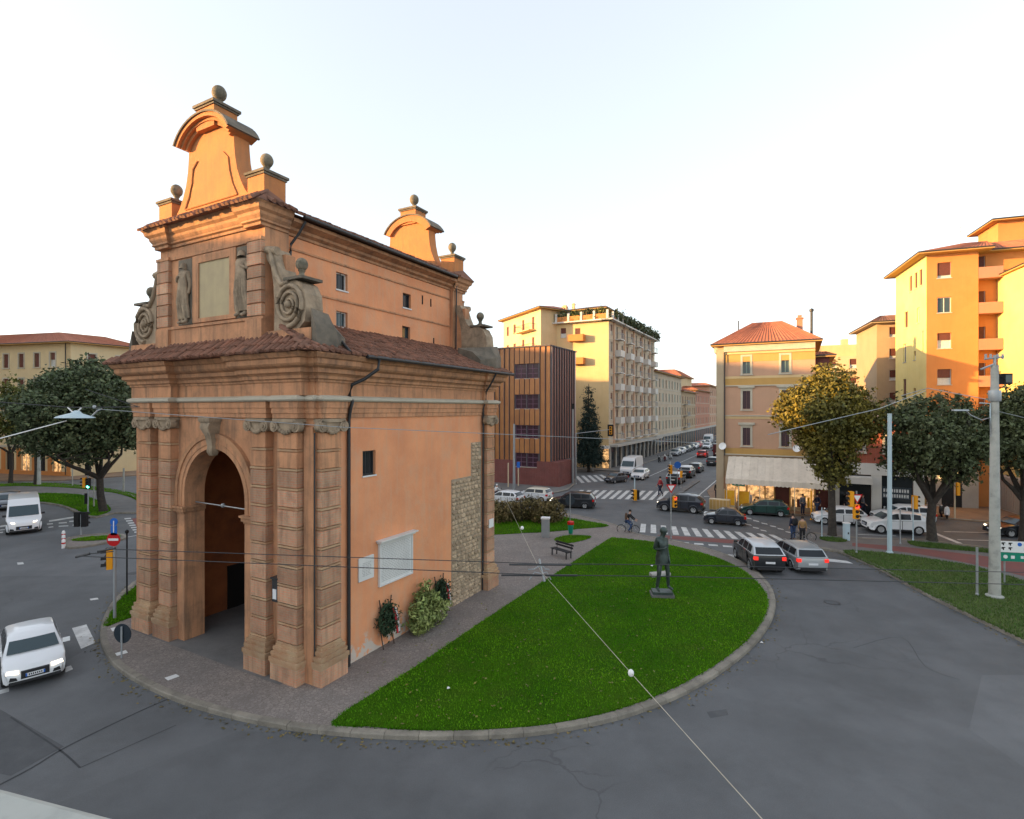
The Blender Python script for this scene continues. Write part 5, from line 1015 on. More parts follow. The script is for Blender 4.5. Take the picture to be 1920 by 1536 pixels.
B3 = Bld('penthouse', 'set back rooftop dwelling with red tiles above the planted terrace', 'building', rect(-20, -14.2, 72.5, 96), 26.3, 'b_yellow', H2, None, {0: [(1, H2 + .2, 1.2, 2.0), (3.4, H2 + .2, 1.6, 2.0)]})
B3.window(0, 1, H2 + .2, 1.2, 2.0); B3.window(0, 3.4, H2 + .2, 1.6, 2.0); B3.roof(1.5, .9, .5)
for k in range(9):
    x, y = (-20.2 + k * 2.1, 68.8) if k < 4 else (-11.7, 70.5 + (k - 4) * 6.0)
    t = thing('terrace_planting', L(x, y, H2 + .1), -A, ['olive shrub at the left end of the planted roof terrace front', 'yellowish shrub second from the left on the roof terrace front', 'olive shrub third from the left on the roof terrace front', 'yellowish shrub at the street corner of the roof terrace front', 'green shrubs on the terrace street side, nearest the corner', 'green shrubs on the terrace street side, second from the corner', 'green shrubs in the middle of the terrace street side', 'green shrubs on the terrace street side, second from its far end', 'green shrubs at the far end of the terrace street side'][k], 'plant', 'shrubs on the roof terrace')
    if k < 4: leaves('foliage', [(.6, .4, 1.1, .9, .5, .8), (-.3, .3, .8, .6, .4, .7)], 320, .2, 'leaf_yellow' if k % 2 else 'leaf_dark', t, cl=4)
    else: leaves('foliage', [(0, 1.0, .8, .5, 1.6, .7), (.1, 3.6, .9, .5, 1.6, .8), (.2, 5.0, .6, .4, .9, .6)], 620, .22, 'leaf_dark', t, cl=4)
    b = MB(); b.box(-.3, .3, -.3, .3, 0, .35); b.build('planter', 'roof_red', t)
# --- the row of houses down the street
def row(y0, y1, h, m, label, fl, bays, x1=-12.2, dep=12, top=None, bal=0, rise=1.4, st=('shut', 'glass')):
    ln = y1 - y0; hs = []; z0 = 4.6
    for f in range(fl):
        for k in range(bays): hs.append(((k + .5) * ln / bays - .55, z0 + f * (h - z0 - .6) / fl + .5, 1.1, min(1.9, (h - z0 - .6) / fl - 1.1)))
    B = Bld('town_house', label, 'building', rect(x1 - dep, x1, y0, y1), h, m, 0, 'houses along the left of the street', {1: hs})
    for i, q in enumerate(hs): B.window(1, *q, style=st[(i * 5 + i // bays) % len(st)], sm=('shutter_brown', 'shutter_green')[bays % 2])
    for f in range(fl): B.box(1, 0, ln, z0 + f * (h - z0 - .6) / fl + .1, z0 + f * (h - z0 - .6) / fl + .22, 0, .08, 'string_course', 'stone_trim')
    for k in range(bays): B.box(1, k * ln / bays + .4, (k + 1) * ln / bays - .4, .2, 3.4, 0, .04, 'shopfront', 'glass_dark'); 
    B.box(1, 0, ln, 3.5, 4.0, 0, .5, 'fascia', 'b_grey')
    for k in range(bal): B.balcony(1, ln * .12, ln * .3, z0 + k * (h - z0 - .6) / fl + .3, 1.2, 'b_grey', 'bars')
    B.roof(rise, .8, .5); return B
row(99.9, 129, 17.5, 'b_street', 'long beige house with rows of tall shuttered windows next to the tall block', 4, 9)
row(129.2, 150, 14.2, 'b_tan', 'lower brown house with projecting balconies further down the street', 3, 6, bal=3)
row(150.2, 178, 15.2, 'b_pink', 'salmon pink house far down the street', 3, 7)
B = row(151, 172, 19.6, 'b_cream', 'cream house with gable rising behind the lower street houses', 2, 5, -17, 10, rise=2.2)
row(178.2, 215, 17.5, 'b_palepink', 'pale pink house near the far end of the street', 4, 8)
row(215.2, 270, 16, 'b_tan', 'last brown house closing the view down the street', 4, 9, x1=-9)
# --- corner building with the awning
W5 = 8.4; hs = [(2.3, 12.95, .68, 1.65), (5.62, 12.95, .68, 1.65), (2.3, 9.55, .68, 1.75), (5.62, 9.55, .68, 1.75), (2.3, 6.05, .68, 1.7), (5.62, 6.05, .68, 1.7)]
B = Bld('corner_building', 'pink and ochre corner building with red roof above a pale awning', 'building', rect(7.45, 7.45 + W5, 43.1, 56), 15.75, 'b_palepink', 0, None, {0: hs})
for k, q in enumerate(hs): B.window(0, *q, style='shut' if k > 1 else 'open', sm='shutter_plum' if k > 1 else 'shutter_green', trim='lintel' if k > 1 else 'plain', fm='window_white') if k > 1 else B.window(0, *q, style='glass', fm='shutter_green', trim='plain', glass='glass_sky')
for z0, z1, m_, o_ in ((15.1, 15.75, 'stone_trim', .3), (14.85, 15.1, 'b_yellow', .12), (14.1, 14.85, 'b_ochre', .02), (12.5, 12.72, 'b_yellow', .03), (11.85, 12.5, 'b_ochre', .025), (11.75, 11.85, 'stone_trim', .14), (8.6, 8.85, 'b_yellow', .05), (8.85, 8.95, 'stone_trim', .14), (5.2, 5.75, 'b_ochre', .04), (5.1, 5.2, 'stone_trim', .2)):
    B.box(0, .62, W5, z0, z1, 0, o_, 'string_course', m_); B.box(3, 0, 12.9, z0, z1, 0, o_, 'string_course', m_)
B.box(0, -.05, .6, .1, 15.4, 0, .16, 'corner_pilaster', 'b_beige'); B.box(3, 12.3, 12.9, .1, 15.4, .0, .1, 'corner_pilaster', 'b_beige'); b = MB(); b.tube([B.at(0, .7, 15.3, .22), B.at(0, .7, 5, .22)], .05, 6); b.build('downpipe', 'dark_metal', B.t)
B.roof(2.55, .55, .32); chimney(B, L(14.6, 47.5) - B.o, 16.6, 1.9, 'b_pink', .55)
b = MB(); c = L(15.6, 45.8) - B.o; b.tube([c + Vector((0, 0, 15.9)), c + Vector((0, 0, 18.9))], .12, 8); b.lathe([(.2, 18.9), (.2, 19.1), (.05, 19.2)], (c.x, c.y, 0), 8); b.build('flue', 'dark_metal', B.t, 50)
b = MB(); c = L(11.3, 48.5) - B.o; b.tube([c + Vector((0, 0, 17.2)), c + Vector((0, 0, 23.6))], .035, 5)
for z in (20.5, 21.6, 22.6, 23.3): b.tube([c + Vector((-.6, 0, z)), c + Vector((.6, 0, z))], .018, 4); b.tube([c + Vector((0, -.4, z)), c + Vector((0, .4, z))], .018, 4)
b.build('aerial', 'sign_white', B.t); b = MB(); b.tube([L(8.9, 48.3) - B.o + Vector((0, 0, 17.0)), L(8.9, 48.3) - B.o + Vector((0, 0, 18.9))], .06, 5); b.build('vent', 'dark_metal', B.t)
for u_ in (.55, 6.95):
    o = MB().lathe([(0, 0), (.2, .02), (.34, .09), (.36, .13), (.32, .11), (0, .04)], (0, 0, 0), 14).build('satellite_dish', 'sign_white', B.t, 50); o.location = B.at(0, u_, 5.9, .35); o.rotation_euler = (R(70), 0, R(-40))
# ground-floor shop: glazing bays, warm lit interior, door, awning on poles
for u0, u1 in ((.9, 2.6), (2.75, 4.2), (4.3, 5.0), (6.4, 8.3)): 
    B.box(0, u0, u1, .5, 2.9, -.02, .02, 'shop_window', 'shop_glow'); rr = random.Random(int(u0 * 10))
    for k in range(int((u1 - u0) / .42)):
        uu = u0 + .1 + k * .42; hgt = rr.uniform(.3, 1.1); B.box(0, uu, uu + rr.uniform(.15, .36), .5, .5 + hgt, .021, .03, 'display', rr.choice(('cloth_brown', 'door_red', 'cloth_white', 'cloth_tan', 'black', 'yellow_board')))
    o = MB().ball((0, 0, 0), .1, 1, 10, 6).build('lamp', 'lamp_warm', B.t, 60); o.location = B.at(0, (u0 + u1) / 2, 2.45, .15)
for u_ in (.8, 2.6, 4.2, 5.0, 6.3, 8.3): B.box(0, u_, u_ + .12, .1, 3.0, .02, .16, 'shop_frame', 'b_ochre')
B.box(0, 5.12, 6.3, .1, 2.9, .0, .06, 'door', 'door_red'); B.box(0, .9, 5.0, .1, .5, .0, .12, 'stall_riser', 'b_tan'); B.box(0, 6.4, 8.3, .1, .5, .0, .12, 'stall_riser', 'b_tan'); B.box(0, 3.2, 4.6, 2.45, 2.95, .2, .32, 'lit_sign', 'sign_glow'); B.box(0, .62, 8.4, 2.95, 5.05, .0, .05, 'shop_wall', 'b_tan')
t = thing('shop_awning', L(8.5, 43.0, 0), -A, 'wide pale fabric awning with scalloped edge over the corner shop', 'awning'); b = MB(); n = 26; wd = 8.6
for k in range(n):
    x0, x1 = k * wd / n, (k + 1) * wd / n; d = .03 * (k % 2); b.add([(x0, -.05, 4.95 + d), (x1, -.05, 4.95 + d), (x1, -2.5, 3.05 + d), (x0, -2.5, 3.05 + d), (x1, -2.56, 2.62), ((x0 + x1) / 2, -2.56, 2.55), (x0, -2.56, 2.62)], [(0, 1, 2, 3), (3, 2, 4, 5, 6)])
b.build('fabric', 'awning', t); b = MB()
for x in (.1, 2.9, 5.7, 8.5): b.tube([(x, -2.5, 2.9), (x, -2.5, 0.12)], .035, 6); b.tube([(x, -.05, 3.0), (x, -2.5, 3.0)], .03, 5)
b.build('frame', 'pole_cream', t, 50)
for x, lab in ((8.75, 'yellow display board at the left end of the awning'), (10.0, 'yellow display rack under the awning by the green shop sign')):
    t = thing('display_board', L(x, 41.6, .12), -A, lab, 'display board', 'yellow displays under the awning'); b = MB(); b.box(-.45, .45, -.04, .04, .3, 1.7); b.build('panel', 'yellow_board', t); b = MB(); b.box(-.5, -.45, -.2, .2, 0, 1.8); b.box(.45, .5, -.2, .2, 0, 1.8); b.box(-.45, .45, -.25, .25, .1, .3); b.build('frame', 'pole_cream', t)
t = thing('planter_box', L(8.0, 40.4, .12), -A, 'pale wooden planter screen at the pavement corner beside the shop', 'planter'); b = MB(); b.box(-.9, .9, -.3, .3, 0, 1.0); b.build('box', 'pole_cream', t); b = MB(); [b.box(-.85 + k * .3, -.6 + k * .3, -.34, -.3, .06, .94) for k in range(6)]; b.build('slats', 'b_ochre', t)
t = thing('shop_sign', L(9.6, 40.7, .12), -A, 'small green shop sign hanging near the awning corner', 'sign'); b = MB(); b.box(-.55, .55, -.05, .05, 2.3, 2.7); b.build('panel', 'sign_green', t); b = MB(); b.tube([(0, 0, 0), (0, 0, 2.3)], .04, 6); b.build('post', 'pole_cream', t)
B.box(1, .0, 1.0, 0, .01, 0, .01, 'threshold', 'b_grey')
Bx = Bld('brick_annexe', 'narrow dark brick annexe between the corner building and the red house', 'building', rect(15.9, 17.0, 44.2, 54), 14.4, 'b_basebrick'); Bx.roof(.5, .5, .6)
# --- red brick house with the shops
hs = [(1.45, 5.75, 1.1, 1.45), (4.1, 5.75, 1.1, 1.45)]
B = Bld('red_brick_house', 'low red brick house above white framed shops behind the trees', 'building', rect(17.05, 23.9, 43.7, 53), 8.6, 'b_redbrick', 0, None, {0: hs})
for q in hs: B.window(0, *q, style='glass', trim='plain')
B.box(0, -.05, 6.9, 3.75, 4.75, 0, .3, 'fascia', 'b_white')
for u_ in (-.05, 3.1, 6.1): B.box(0, u_, u_ + .75, .1, 3.75, 0, .26, 'pillar', 'b_white')
B.box(0, .72, 3.08, .1, 3.7, 0, .02, 'shopfront', 'glass_dark'); B.box(0, 3.87, 6.08, .1, 3.7, 0, .02, 'shopfront', 'glass_dark'); B.box(0, .72, 3.08, 3.0, 3.6, .02, 1.3, 'canopy', 'b_white')
o = B.box(0, 3.9, 6.0, 1.75, 2.75, .02, .06, 'shop_sign', 'sign_back'); b = MB(); rr = random.Random(9)
for r_ in range(2):
    u_ = 4.0
    while u_ < 5.85:
        w_ = rr.uniform(.1, .16); z = 2.3 - r_ * .45
        for k in range(3): B.box(0, u_ + (k % 2) * w_ * .55, u_ + (k % 2) * w_ * .55 + w_ * .35, z, z + .3, .06, .07, '', '', None, b)
        B.box(0, u_, u_ + w_, z + rr.choice((.0, .12, .24)), z + .28, .07, .075, '', '', None, b) if False else B.box(0, u_, u_ + w_ * .9, z + .12, z + .18, .07, .075, '', '', None, b)
        u_ += w_ + .06
b.build('lettering', 'sign_white', o); B.roof(.25, .25, .8, 'b_grey', rib=False)
# --- tall orange block on the right
def rot(p, az, u_, v): a = R(az); return Vector((p[0] + u_ * math.cos(a) + v * math.sin(a), p[1] - u_ * math.sin(a) + v * math.cos(a), 0))
c0 = (40.4, 52); az = 20; pol = [rot(c0, az, 0, 0), rot(c0, az, 4.1, 0), rot(c0, az, 4.1, 1.3), rot(c0, az, 6.0, 1.3), rot(c0, az, 16, 1.3), rot(c0, az, 16, 9), rot(c0, az, 0, 9)]
zs = (22.2, 18.85, 15.4, 11.9, 8.4); fh = [(.88, z, 1.12, 1.5) for z in zs]; lh = [(5.9, 21.9, .75, 1.6), (7.2, 21.9, .75, 1.6), (3.9 + .5, 21.9, .75, 1.6), (6.5, 18.3, .7, 1.5), (3.0, 18.3, .9, 1.7), (5.6, 14.6, .6, .9), (2.5, 14.6, .9, 2.0), (2.5, 10.8, .9, 2.0), (5.6, 10.8, .6, .9)]
bh = [(.05, z - .1, 1.0, 2.2) for z in zs]
B = Bld('apartment_building', 'tall orange apartment block with brown roller blinds at the right of the square', 'building', pol, 24.6, 'b_orange', 0, None, {0: fh, 6: lh, 2: bh}, em={6: 'b_lemon'})  # left wall in lemon, its sunlit brightness put into the colour
for k, q in enumerate(fh): B.window(0, *q, style='glass' if k == 1 else 'roller', roll=(.8, .5, .45, .55, .5)[k], glass='glass_sky')
for k, q in enumerate(lh): B.window(6, *q, style='shut' if k < 3 else ('glass', 'shut', 'roller')[k % 3], sm='shutter_brown')
for q in bh: B.window(2, *q, style='roller', roll=.95)
for z in zs: B.balcony(2, 0, 1.9, z - .1, 1.28, 'b_pink', 'solid')
B.box(6, 1.0, 9.02, 0, 24.55, 0, .03, 'left_render', 'b_lemon') if False else None
B.roof(1.1, .9, .45); B.box(0, 0, 4.1, 0, 3.6, 0, .05, 'base_cladding', 'b_grey'); B.box(0, 1.2, 2.8, .1, 2.9, .05, .08, 'entrance_door', 'glass_dark'); B.box(0, 1.0, 3.0, 2.9, 3.5, .05, .3, 'lit_fascia', 'lamp_warm')
B = Bld('apartment_building', 'bright yellow wing standing forward at the right edge of the photo', 'building', [rot(c0, az, 6.02, 1.29), rot(c0, az, 6.02, -7), rot(c0, az, 16, -7), rot(c0, az, 16, 1.29)], 22.1, 'b_lemon'); B.roof(.3, .3, .9, 'b_lemon', rib=False); B.box(0, 0, 8.2, 0, 3.4, 0, .05, 'base_cladding', 'b_white')
for k in range(14): B.box(0, .5 + k * .3, .72 + k * .3, .2, 3.2, .05, .09, 'shutter_slat', 'b_grey')
B = Bld('penthouse', 'small orange rooftop storey on the tall block', 'building', [rot(c0, az, 7.4, 4.4), rot(c0, az, 15, 4.4), rot(c0, az, 15, 8.6), rot(c0, az, 7.4, 8.6)], 28.4, 'b_orange', 24.5, None, {0: [(2.4, 26, 1.0, 1.2)]}); B.window(0, 2.4, 26, 1.0, 1.2, style='glass'); B.roof(.4, .7, .6)
for u_, v_, lab in ((4.6, 5.2, 'thin television aerial on the red roof of the orange block'),):
    q = rot(c0, az, u_, v_); t = thing('aerial', q + Vector((0, 0, 26.2)), 0, lab, 'aerial'); b = MB(); b.tube([(0, 0, 0), (0, 0, 2.4)], .03, 5); b.tube([(-.5, 0, 2.2), (.5, 0, 2.2)], .02, 4); b.tube([(-.4, 0, 1.8), (.4, 0, 1.8)], .02, 4); b.build('mast', 'galvanised', t)
c1 = (42.6, 62.3); hs = [(1.25, z, .8, 1.15) for z in (17.9, 15.4, 12.9, 10.3)]; h2_ = [(2.4, z, .25, 2.3) for z in (16, 12.5)]
B = Bld('apartment_building', 'beige apartment house with small windows behind the orange block', 'building', [rot(c1, az, 0, 0), rot(c1, az, 3.6, 0), rot(c1, az, 3.6, 9), rot(c1, az, 0, 9)], 19.6, 'b_tan', 0, None, {0: hs + h2_})
for q in hs: B.window(0, *q, style='roller', roll=.7)
for q in h2_: B.window(0, *q, style='shut')
B.roof(1.1, .7, .4, 'roof_tile')
c2 = (50.5, 88); hs = [(u_, z, 1.1, 1.5) for z in (16.2, 13.2) for u_ in (1.5, 4.5, 7.5)]
B = Bld('apartment_building', 'distant pale yellow terraced flats seen above the golden tree', 'building', [rot(c2, az, 0, 0), rot(c2, az, 14, 0), rot(c2, az, 14, 12), rot(c2, az, 0, 12)], 18.2, 'b_cream', 0, None, {0: hs})
for q in hs: B.window(0, *q, style='roller', roll=.6)
B.box(0, -.6, 14, 15.6, 16.0, 0, 1.4, 'balcony', 'b_cream'); B.box(0, -.6, 14, 12.4, 13.6, 1.3, 1.4, 'balcony', 'b_white'); B.box(0, .5, 13, 18.2, 20.2, -7, -1.5, 'roof_storey', 'b_yellow'); B.box(0, 4, 5, 20.2, 21.3, -4, -3, 'chimney', 'b_cream')
# --- left-hand corner house
pb = [Vector((-100, 85, 0)), Vector((-62, 75, 0)), Vector((-57.4, 83.2, 0)), Vector((-64, 95, 0)), Vector((-100, 98, 0))]
le = (pb[1] - pb[0]).length; hs = [(le - .9 - k * 3.05, z, 1.0, 2.0) for z in (15.6, 12.0, 8.4) for k in range(1, 8)]; gd = [(le - .4 - k * 3.05, .15, 1.6, 3.0) for k in range(1, 8)]; hr = [(u_, z, 1.0, 1.9) for z in (15.6, 12.0, 8.4) for u_ in (2.0, 5.6)]
B = Bld('corner_building', 'long cream corner house with brown shutters behind the big round tree', 'building', pb, 18.9, 'b_left', 0, None, {0: hs + gd, 1: hr})
for k, q in enumerate(hs): B.window(0, *q, style='shut' if k % 5 else 'roller', sm='shutter_brown', trim='plain')
for q in hr: B.window(1, *q, style='roller', roll=.85, trim='plain')
for k, q in enumerate(gd): B.window(0, *q, style='glass', fm=('door_red', 'dark_metal', 'window_white')[k % 3], glass=('shop_glow', 'glass_dark')[k % 2])
B.box(0, 0, le, .1, .7, 0, .1, 'plinth', 'b_orange'); B.box(0, 0, le, 4.0, 4.3, 0, .2, 'string_course', 'stone_trim'); B.box(0, 0, le, 10.9, 11.1, 0, .12, 'string_course', 'stone_trim'); B.box(0, le - .8, le, .1, 18.8, .0, .06, 'corner_pilaster', 'b_cream')
for k in range(8): B.box(0, le - 1.3 - k * 3.05 if k else le - .75, le - .5 - k * 3.05 if k else le - .05, .7, 3.9, .0, .07, 'render_panel', 'b_orange')
B.roof(2.0, .9, .62); b = MB(); b.tube([B.at(0, le - .9, 18.8, .12), B.at(0, le - .9, .3, .12)], .06, 6); b.build('downpipe', 'dark_metal', B.t)
# --- building blocks added out of frame, heights set to shade the square
for x0, x1, y0, y1, h in ((-80, -66, -48, 17, 24.0), (-80, -66, 17, 34, 21.2), (-80, -66, 34, 61, 27.0), (-116, -100, 58, 94, 31)):
    b = MB(); b.box(x0, x1, y0, y1, 0, h); b.box(x0 - .6, x1 + .6, y0 + .01, y1 - .01, h, h + .2); o = b.build('building', 'b_beige'); o['kind'] = 'structure'
# ------------------------------------------------ vehicles (front towards -y)
KIND = dict(
 hatch=dict(L=3.95, W=1.74, wf=.19, wr=.815, wrad=.31, lo=[(.0, .3), (.0, .5), (.015, .62), (.05, .74), (.16, .85), (.27, .93)], belt=[(.5, .96), (.95, .99)], rear=[(.985, .93), (1.0, .62), (.99, .3)], gh=[(.25, .91), (.42, 1.33), (.52, 1.42), (.7, 1.42), (.86, 1.36), (.97, .98)], win=[(.33, .55), (.575, .78), (.8, .9)]),
 wagon=dict(L=4.4, W=1.8, wf=.19, wr=.79, wrad=.32, lo=[(.0, .3), (.0, .52), (.015, .64), (.05, .74), (.17, .86), (.27, .93)], belt=[(.5, .96), (.95, .99)], rear=[(.985, .95), (1.0, .62), (.99, .3)], gh=[(.25, .91), (.4, 1.36), (.5, 1.46), (.75, 1.46), (.9, 1.4), (.98, .98)], win=[(.33, .5), (.52, .7), (.72, .89)]),
 suv=dict(L=4.2, W=1.84, wf=.19, wr=.8, wrad=.36, lo=[(.0, .38), (.0, .6), (.015, .78), (.05, .92), (.17, 1.02), (.25, 1.07)], belt=[(.5, 1.1), (.95, 1.13)], rear=[(.985, 1.08), (1.0, .7), (.985, .38)], gh=[(.23, 1.05), (.38, 1.52), (.48, 1.63), (.68, 1.64), (.86, 1.53), (.98, 1.12)], win=[(.32, .49), (.51, .68), (.7, .84)]),
 mini=dict(L=3.7, W=1.68, wf=.18, wr=.83, wrad=.31, lo=[(.0, .3), (.0, .52), (.02, .68), (.07, .8), (.2, .9), (.27, .94)], belt=[(.5, .96), (.95, .97)], rear=[(.985, .92), (1.0, .6), (.985, .3)], gh=[(.26, .92), (.38, 1.32), (.46, 1.4), (.75, 1.4), (.9, 1.33), (.97, .96)], win=[(.33, .6), (.63, .87)]),
 classic=dict(L=3.3, W=1.45, wf=.19, wr=.8, wrad=.27, lo=[(.0, .3), (.0, .6), (.02, .72), (.1, .78), (.25, .84), (.3, .86)], belt=[(.5, .87), (.8, .87)], rear=[(.93, .82), (.99, .68), (1.0, .3)], gh=[(.28, .85), (.42, 1.24), (.5, 1.31), (.66, 1.31), (.74, 1.26), (.9, .84)], win=[(.34, .56), (.58, .77)]),
 van=dict(L=5.9, W=2.05, wf=.15, wr=.79, wrad=.34, lo=[(.0, .35), (.0, .7), (.01, .9), (.03, 1.02), (.1, 1.16), (.15, 1.25)], belt=[(.5, 1.27), (.97, 1.27)], rear=[(1.0, 1.25), (1.0, .7), (1.0, .4)], gh=[(.13, 1.2), (.25, 2.15), (.31, 2.5), (.5, 2.58), (.9, 2.58), (.985, 2.5), (1.0, 1.26)], win=[(.2, .32)]))
VCACHE = {}
def interp(pts, y):
    for (a, za), (b, zb) in zip(pts, pts[1:]):
        if a <= y <= b: return za + (zb - za) * (y - a) / max(1e-6, b - a)
    return pts[0][1] if y < pts[0][0] else pts[-1][1]
def make_car(kind, paint, roofp=None, lit=False, brake=False, rails=False):
    D = KIND[kind]; Ln, W = D['L'], D['W']; Y = lambda t: (t - .5) * Ln; wr_ = D['wrad']
    t = bpy.data.objects.new('parked_car', None); C.objects.link(t)
    hwid = lambda y: W / 2 * (1 - .16 * max(0, (.1 - y) / .1) ** 2 - .09 * max(0, (y - .9) / .1) ** 2)
    belt = D['lo'][-1:] + D['belt']; zb = .22 if kind != 'suv' else .28
    top = [(y, z) for y, z in D['lo']] + D['belt'] + D['rear']
    bot = []
    for c in (D['wr'], D['wf']):
        R_ = (wr_ + .07) / Ln; a0 = math.asin(max(-1, (zb - wr_) / (wr_ + .07)))
        bot += [(c + R_ * math.cos(a), wr_ + (wr_ + .07) * math.sin(a)) for a in [a0 + (PI - 2 * a0) * k / 8 for k in range(9)]]
    poly = top + [(.96, zb)] + bot + [(.03, zb)]
    b = MB(); n = len(poly); rows = []
    for s in (-1, -.97, -.85, -.4, 0, .4, .85, .97, 1):
        e = abs(s); r = []
        for y, z in poly:
            hi = z > .55; zz = z - (.05 if e == 1 else .015 if e > .9 else 0) * (1 if hi else 0) + (.03 * (1 - e * e) if hi and .03 < y < .97 else 0); wz = hwid(y) * (1 - .05 * max(0, .5 - z) / .3)
            r.append((wz * s, Y(y) + (.05 * e ** 4 if y < .06 else -.05 * e ** 4 if y > .94 else 0), zz))
        rows.append(r)
    b.loft(rows, False)
    bm_faces = len(b.f)
    b.f.append(tuple(range(n))[::-1]); b.f.append(tuple(range(8 * n, 9 * n))); b.mi += [0, 0]
    g = D['gh']; zt = max(z for y, z in g); z0 = g[0][1]
    tw = lambda z: 1 - (.2 if kind != 'van' else .1) * max(0, (z - z0) / (zt - z0)) ** 1.15
    gw = lambda y, z: (hwid(min(.88, max(.12, y))) - .03) * tw(z)
    gr = []
    for s in (-1, -.9, -.5, 0, .5, .9, 1):
        e = abs(s); gr.append([(gw(y, z) * s, Y(y) + (-.06 * (1 - e * e) if y < .45 else .05 * (1 - e * e) if y > .85 else 0), z - (.03 if e == 1 and z > zt - .15 else 0) + .03 * (1 - e * e) * (z > zt - .2)) for y, z in g])
    gi = 1 if roofp else 0; b.loft(gr, False, gi); m = len(g); k0 = len(b.v) - 7 * m
    b.f.append(tuple(range(k0, k0 + m))[::-1]); b.f.append(tuple(range(k0 + 6 * m, k0 + 7 * m))); b.mi += [gi, gi]
    me = bpy.data.meshes.new('body'); bm = bmesh.new(); vs = [bm.verts.new(v) for v in b.v]
    for f, mi in zip(b.f, b.mi):
        try: q = bm.faces.new([vs[i] for i in f]); q.material_index = mi; q.smooth = True
        except ValueError: pass
    bmesh.ops.triangulate(bm, faces=[f for f in bm.faces if len(f.verts) > 4]); bmesh.ops.recalc_face_normals(bm, faces=bm.faces); bm.to_mesh(me); bm.free()
    me.materials.append(M['paint_' + paint]); me.materials.append(M['paint_' + (roofp or paint)]); me.set_sharp_from_angle(angle=R(32)); link('body', me, t)
    b = MB(); b.box(-W / 2 + .13, W / 2 - .13, Y(.05), Y(.95), zb - .04, .62); b.build('underbody', 'black', t)
    # glass
    line = g
    for s in (-1, 1):
        for y0, y1 in D['win']:
            pts = []; nb = 5
            for k in range(nb + 1): y = y0 + (y1 - y0) * k / nb; pts.append((y, max(interp(belt, y) + .03, min(interp(line, y) - .06, zt - .1))))
            lo = [(y, max(interp(belt, y), z0) + .03) for y in (y1, y0)]
            q = [(s * (gw(y, z) + .012), Y(y), z) for y, z in pts + lo]; MB().add(q, [tuple(range(len(q)))]).build('side_window', 'glass_dark', t)
    def pane(i, j, name):
        (ya, za), (yb, zb_) = g[i], g[j]; d = Vector((0, Y(yb) - Y(ya), zb_ - za)); nn = Vector((0, -d.z, d.y)).normalized() * (.035 if name == 'windscreen' else -.02)
        if name != 'windscreen': nn = Vector((0, abs(d.z), abs(d.y))).normalized() * .02
        rows = []
        for f in (.1, .5, .86):
            y, z = ya + (yb - ya) * f, za + (zb_ - za) * f; rows.append([Vector((gw(y, z) * s, Y(y) + (-.06 if name == 'windscreen' else .05) * (1 - abs(s) ** 2), z)) + nn for s in (-.88, -.45, 0, .45, .88)])
        MB().loft(rows, False, 0, False).build(name, 'glass_sky' if name == 'windscreen' else 'glass_dark', t, 60)
    pane(0, 1, 'windscreen')
    if kind != 'van': pane(-1, -2, 'rear_window')
    # doors with handles
    for s in (-1, 1):
        spans = [(max(D['wf'] + .11, .3), .53), (.54, D['wr'] - .1)] if kind != 'van' else [(.2, .33)]
        for y0, y1 in spans:
            pts = [(y0, zb + .12), (y1, zb + .12), (y1, interp(belt, y1) - .07), (y0, interp(belt, y0) - .07)]; b = MB(); q = [[(s * (hwid(y) * (1 - .05 * max(0, .5 - z) / .3) + o), Y(y), z) for y, z in pts] for o in (-.02, .006)]; b.loft(q); d = b.build('door', ['paint_' + paint], t)
            gq = [(y0 - .006, zb + .1), (y1 + .006, zb + .1), (y1 + .006, interp(belt, y1) - .052), (y0 - .006, interp(belt, y0) - .052)]; b = MB(); b.loft([[(s * (hwid(y) * (1 - .05 * max(0, .5 - z) / .3) + o), Y(y), z) for y, z in gq] for o in (-.02, .002)]); b.build('door_gap', 'black', d)
            b = MB(); yh = y1 - .03; b.cbox((s * (hwid(yh) + .02), Y(yh), interp(belt, yh) - .16), .03, .16, .03); b.build('handle', 'plastic' if paint not in ('silver', 'white') else 'paint_' + paint, d)
        b = MB(); b.loft([[(s * (W / 2 * .95 + o), Y(y), z) for y, z in ((D['wf'] + .11, zb - .01), (D['wr'] - .11, zb - .01), (D['wr'] - .11, zb + .085), (D['wf'] + .11, zb + .085))] for o in (-.03, .035)]); b.build('sill', 'plastic', t)
        b = MB(); ym = g[0][0] + .045; b.loft([[(s * (hwid(ym) + x), Y(ym) + y * .6, z + interp(belt, .3) + .02) for y, z in ((-.09, .02), (-.05, .16), (.06, .16), (.09, .03))] for x in (-.03, .19)]); b.build('mirror', 'paint_' + paint if kind != 'van' else 'plastic', t)
    for s in (-1, 1):
        for c in (D['wf'], D['wr']):
            x = s * (W / 2 - .1); pr = [(wr_ * .62, -.1), (wr_ * .93, -.105), (wr_, -.07), (wr_, .07), (wr_ * .93, .105), (wr_ * .62, .1)]
            b = MB(); b.loft([[(r_ * math.cos(q * PI / 10), r_ * math.sin(q * PI / 10), z_) for q in range(20)] for r_, z_ in pr], False); o = b.build('wheel', 'tyre', t, 40); o.location = (x, Y(c), wr_); o.rotation_euler = (0, R(90), 0)
            b = MB(); b.lathe([(wr_ * .64, .02), (wr_ * .64, .1), (wr_ * .56, .08), (wr_ * .2, .07), (.0, .09)], (0, 0, 0), 20)
            for k in range(5): a = k * PI * .4; b.box(wr_ * .12, wr_ * .6, -.035, .035, .06, .1, 0, Matrix.Rotation(a, 4, 'Z'))
            r_ = b.build('rim', 'rim', o)
            if s < 0: r_.rotation_euler = (R(180), 0, 0)
    zl = D['lo'][2][1] + .02; hd = 'lamp_head' if lit else 'lens'
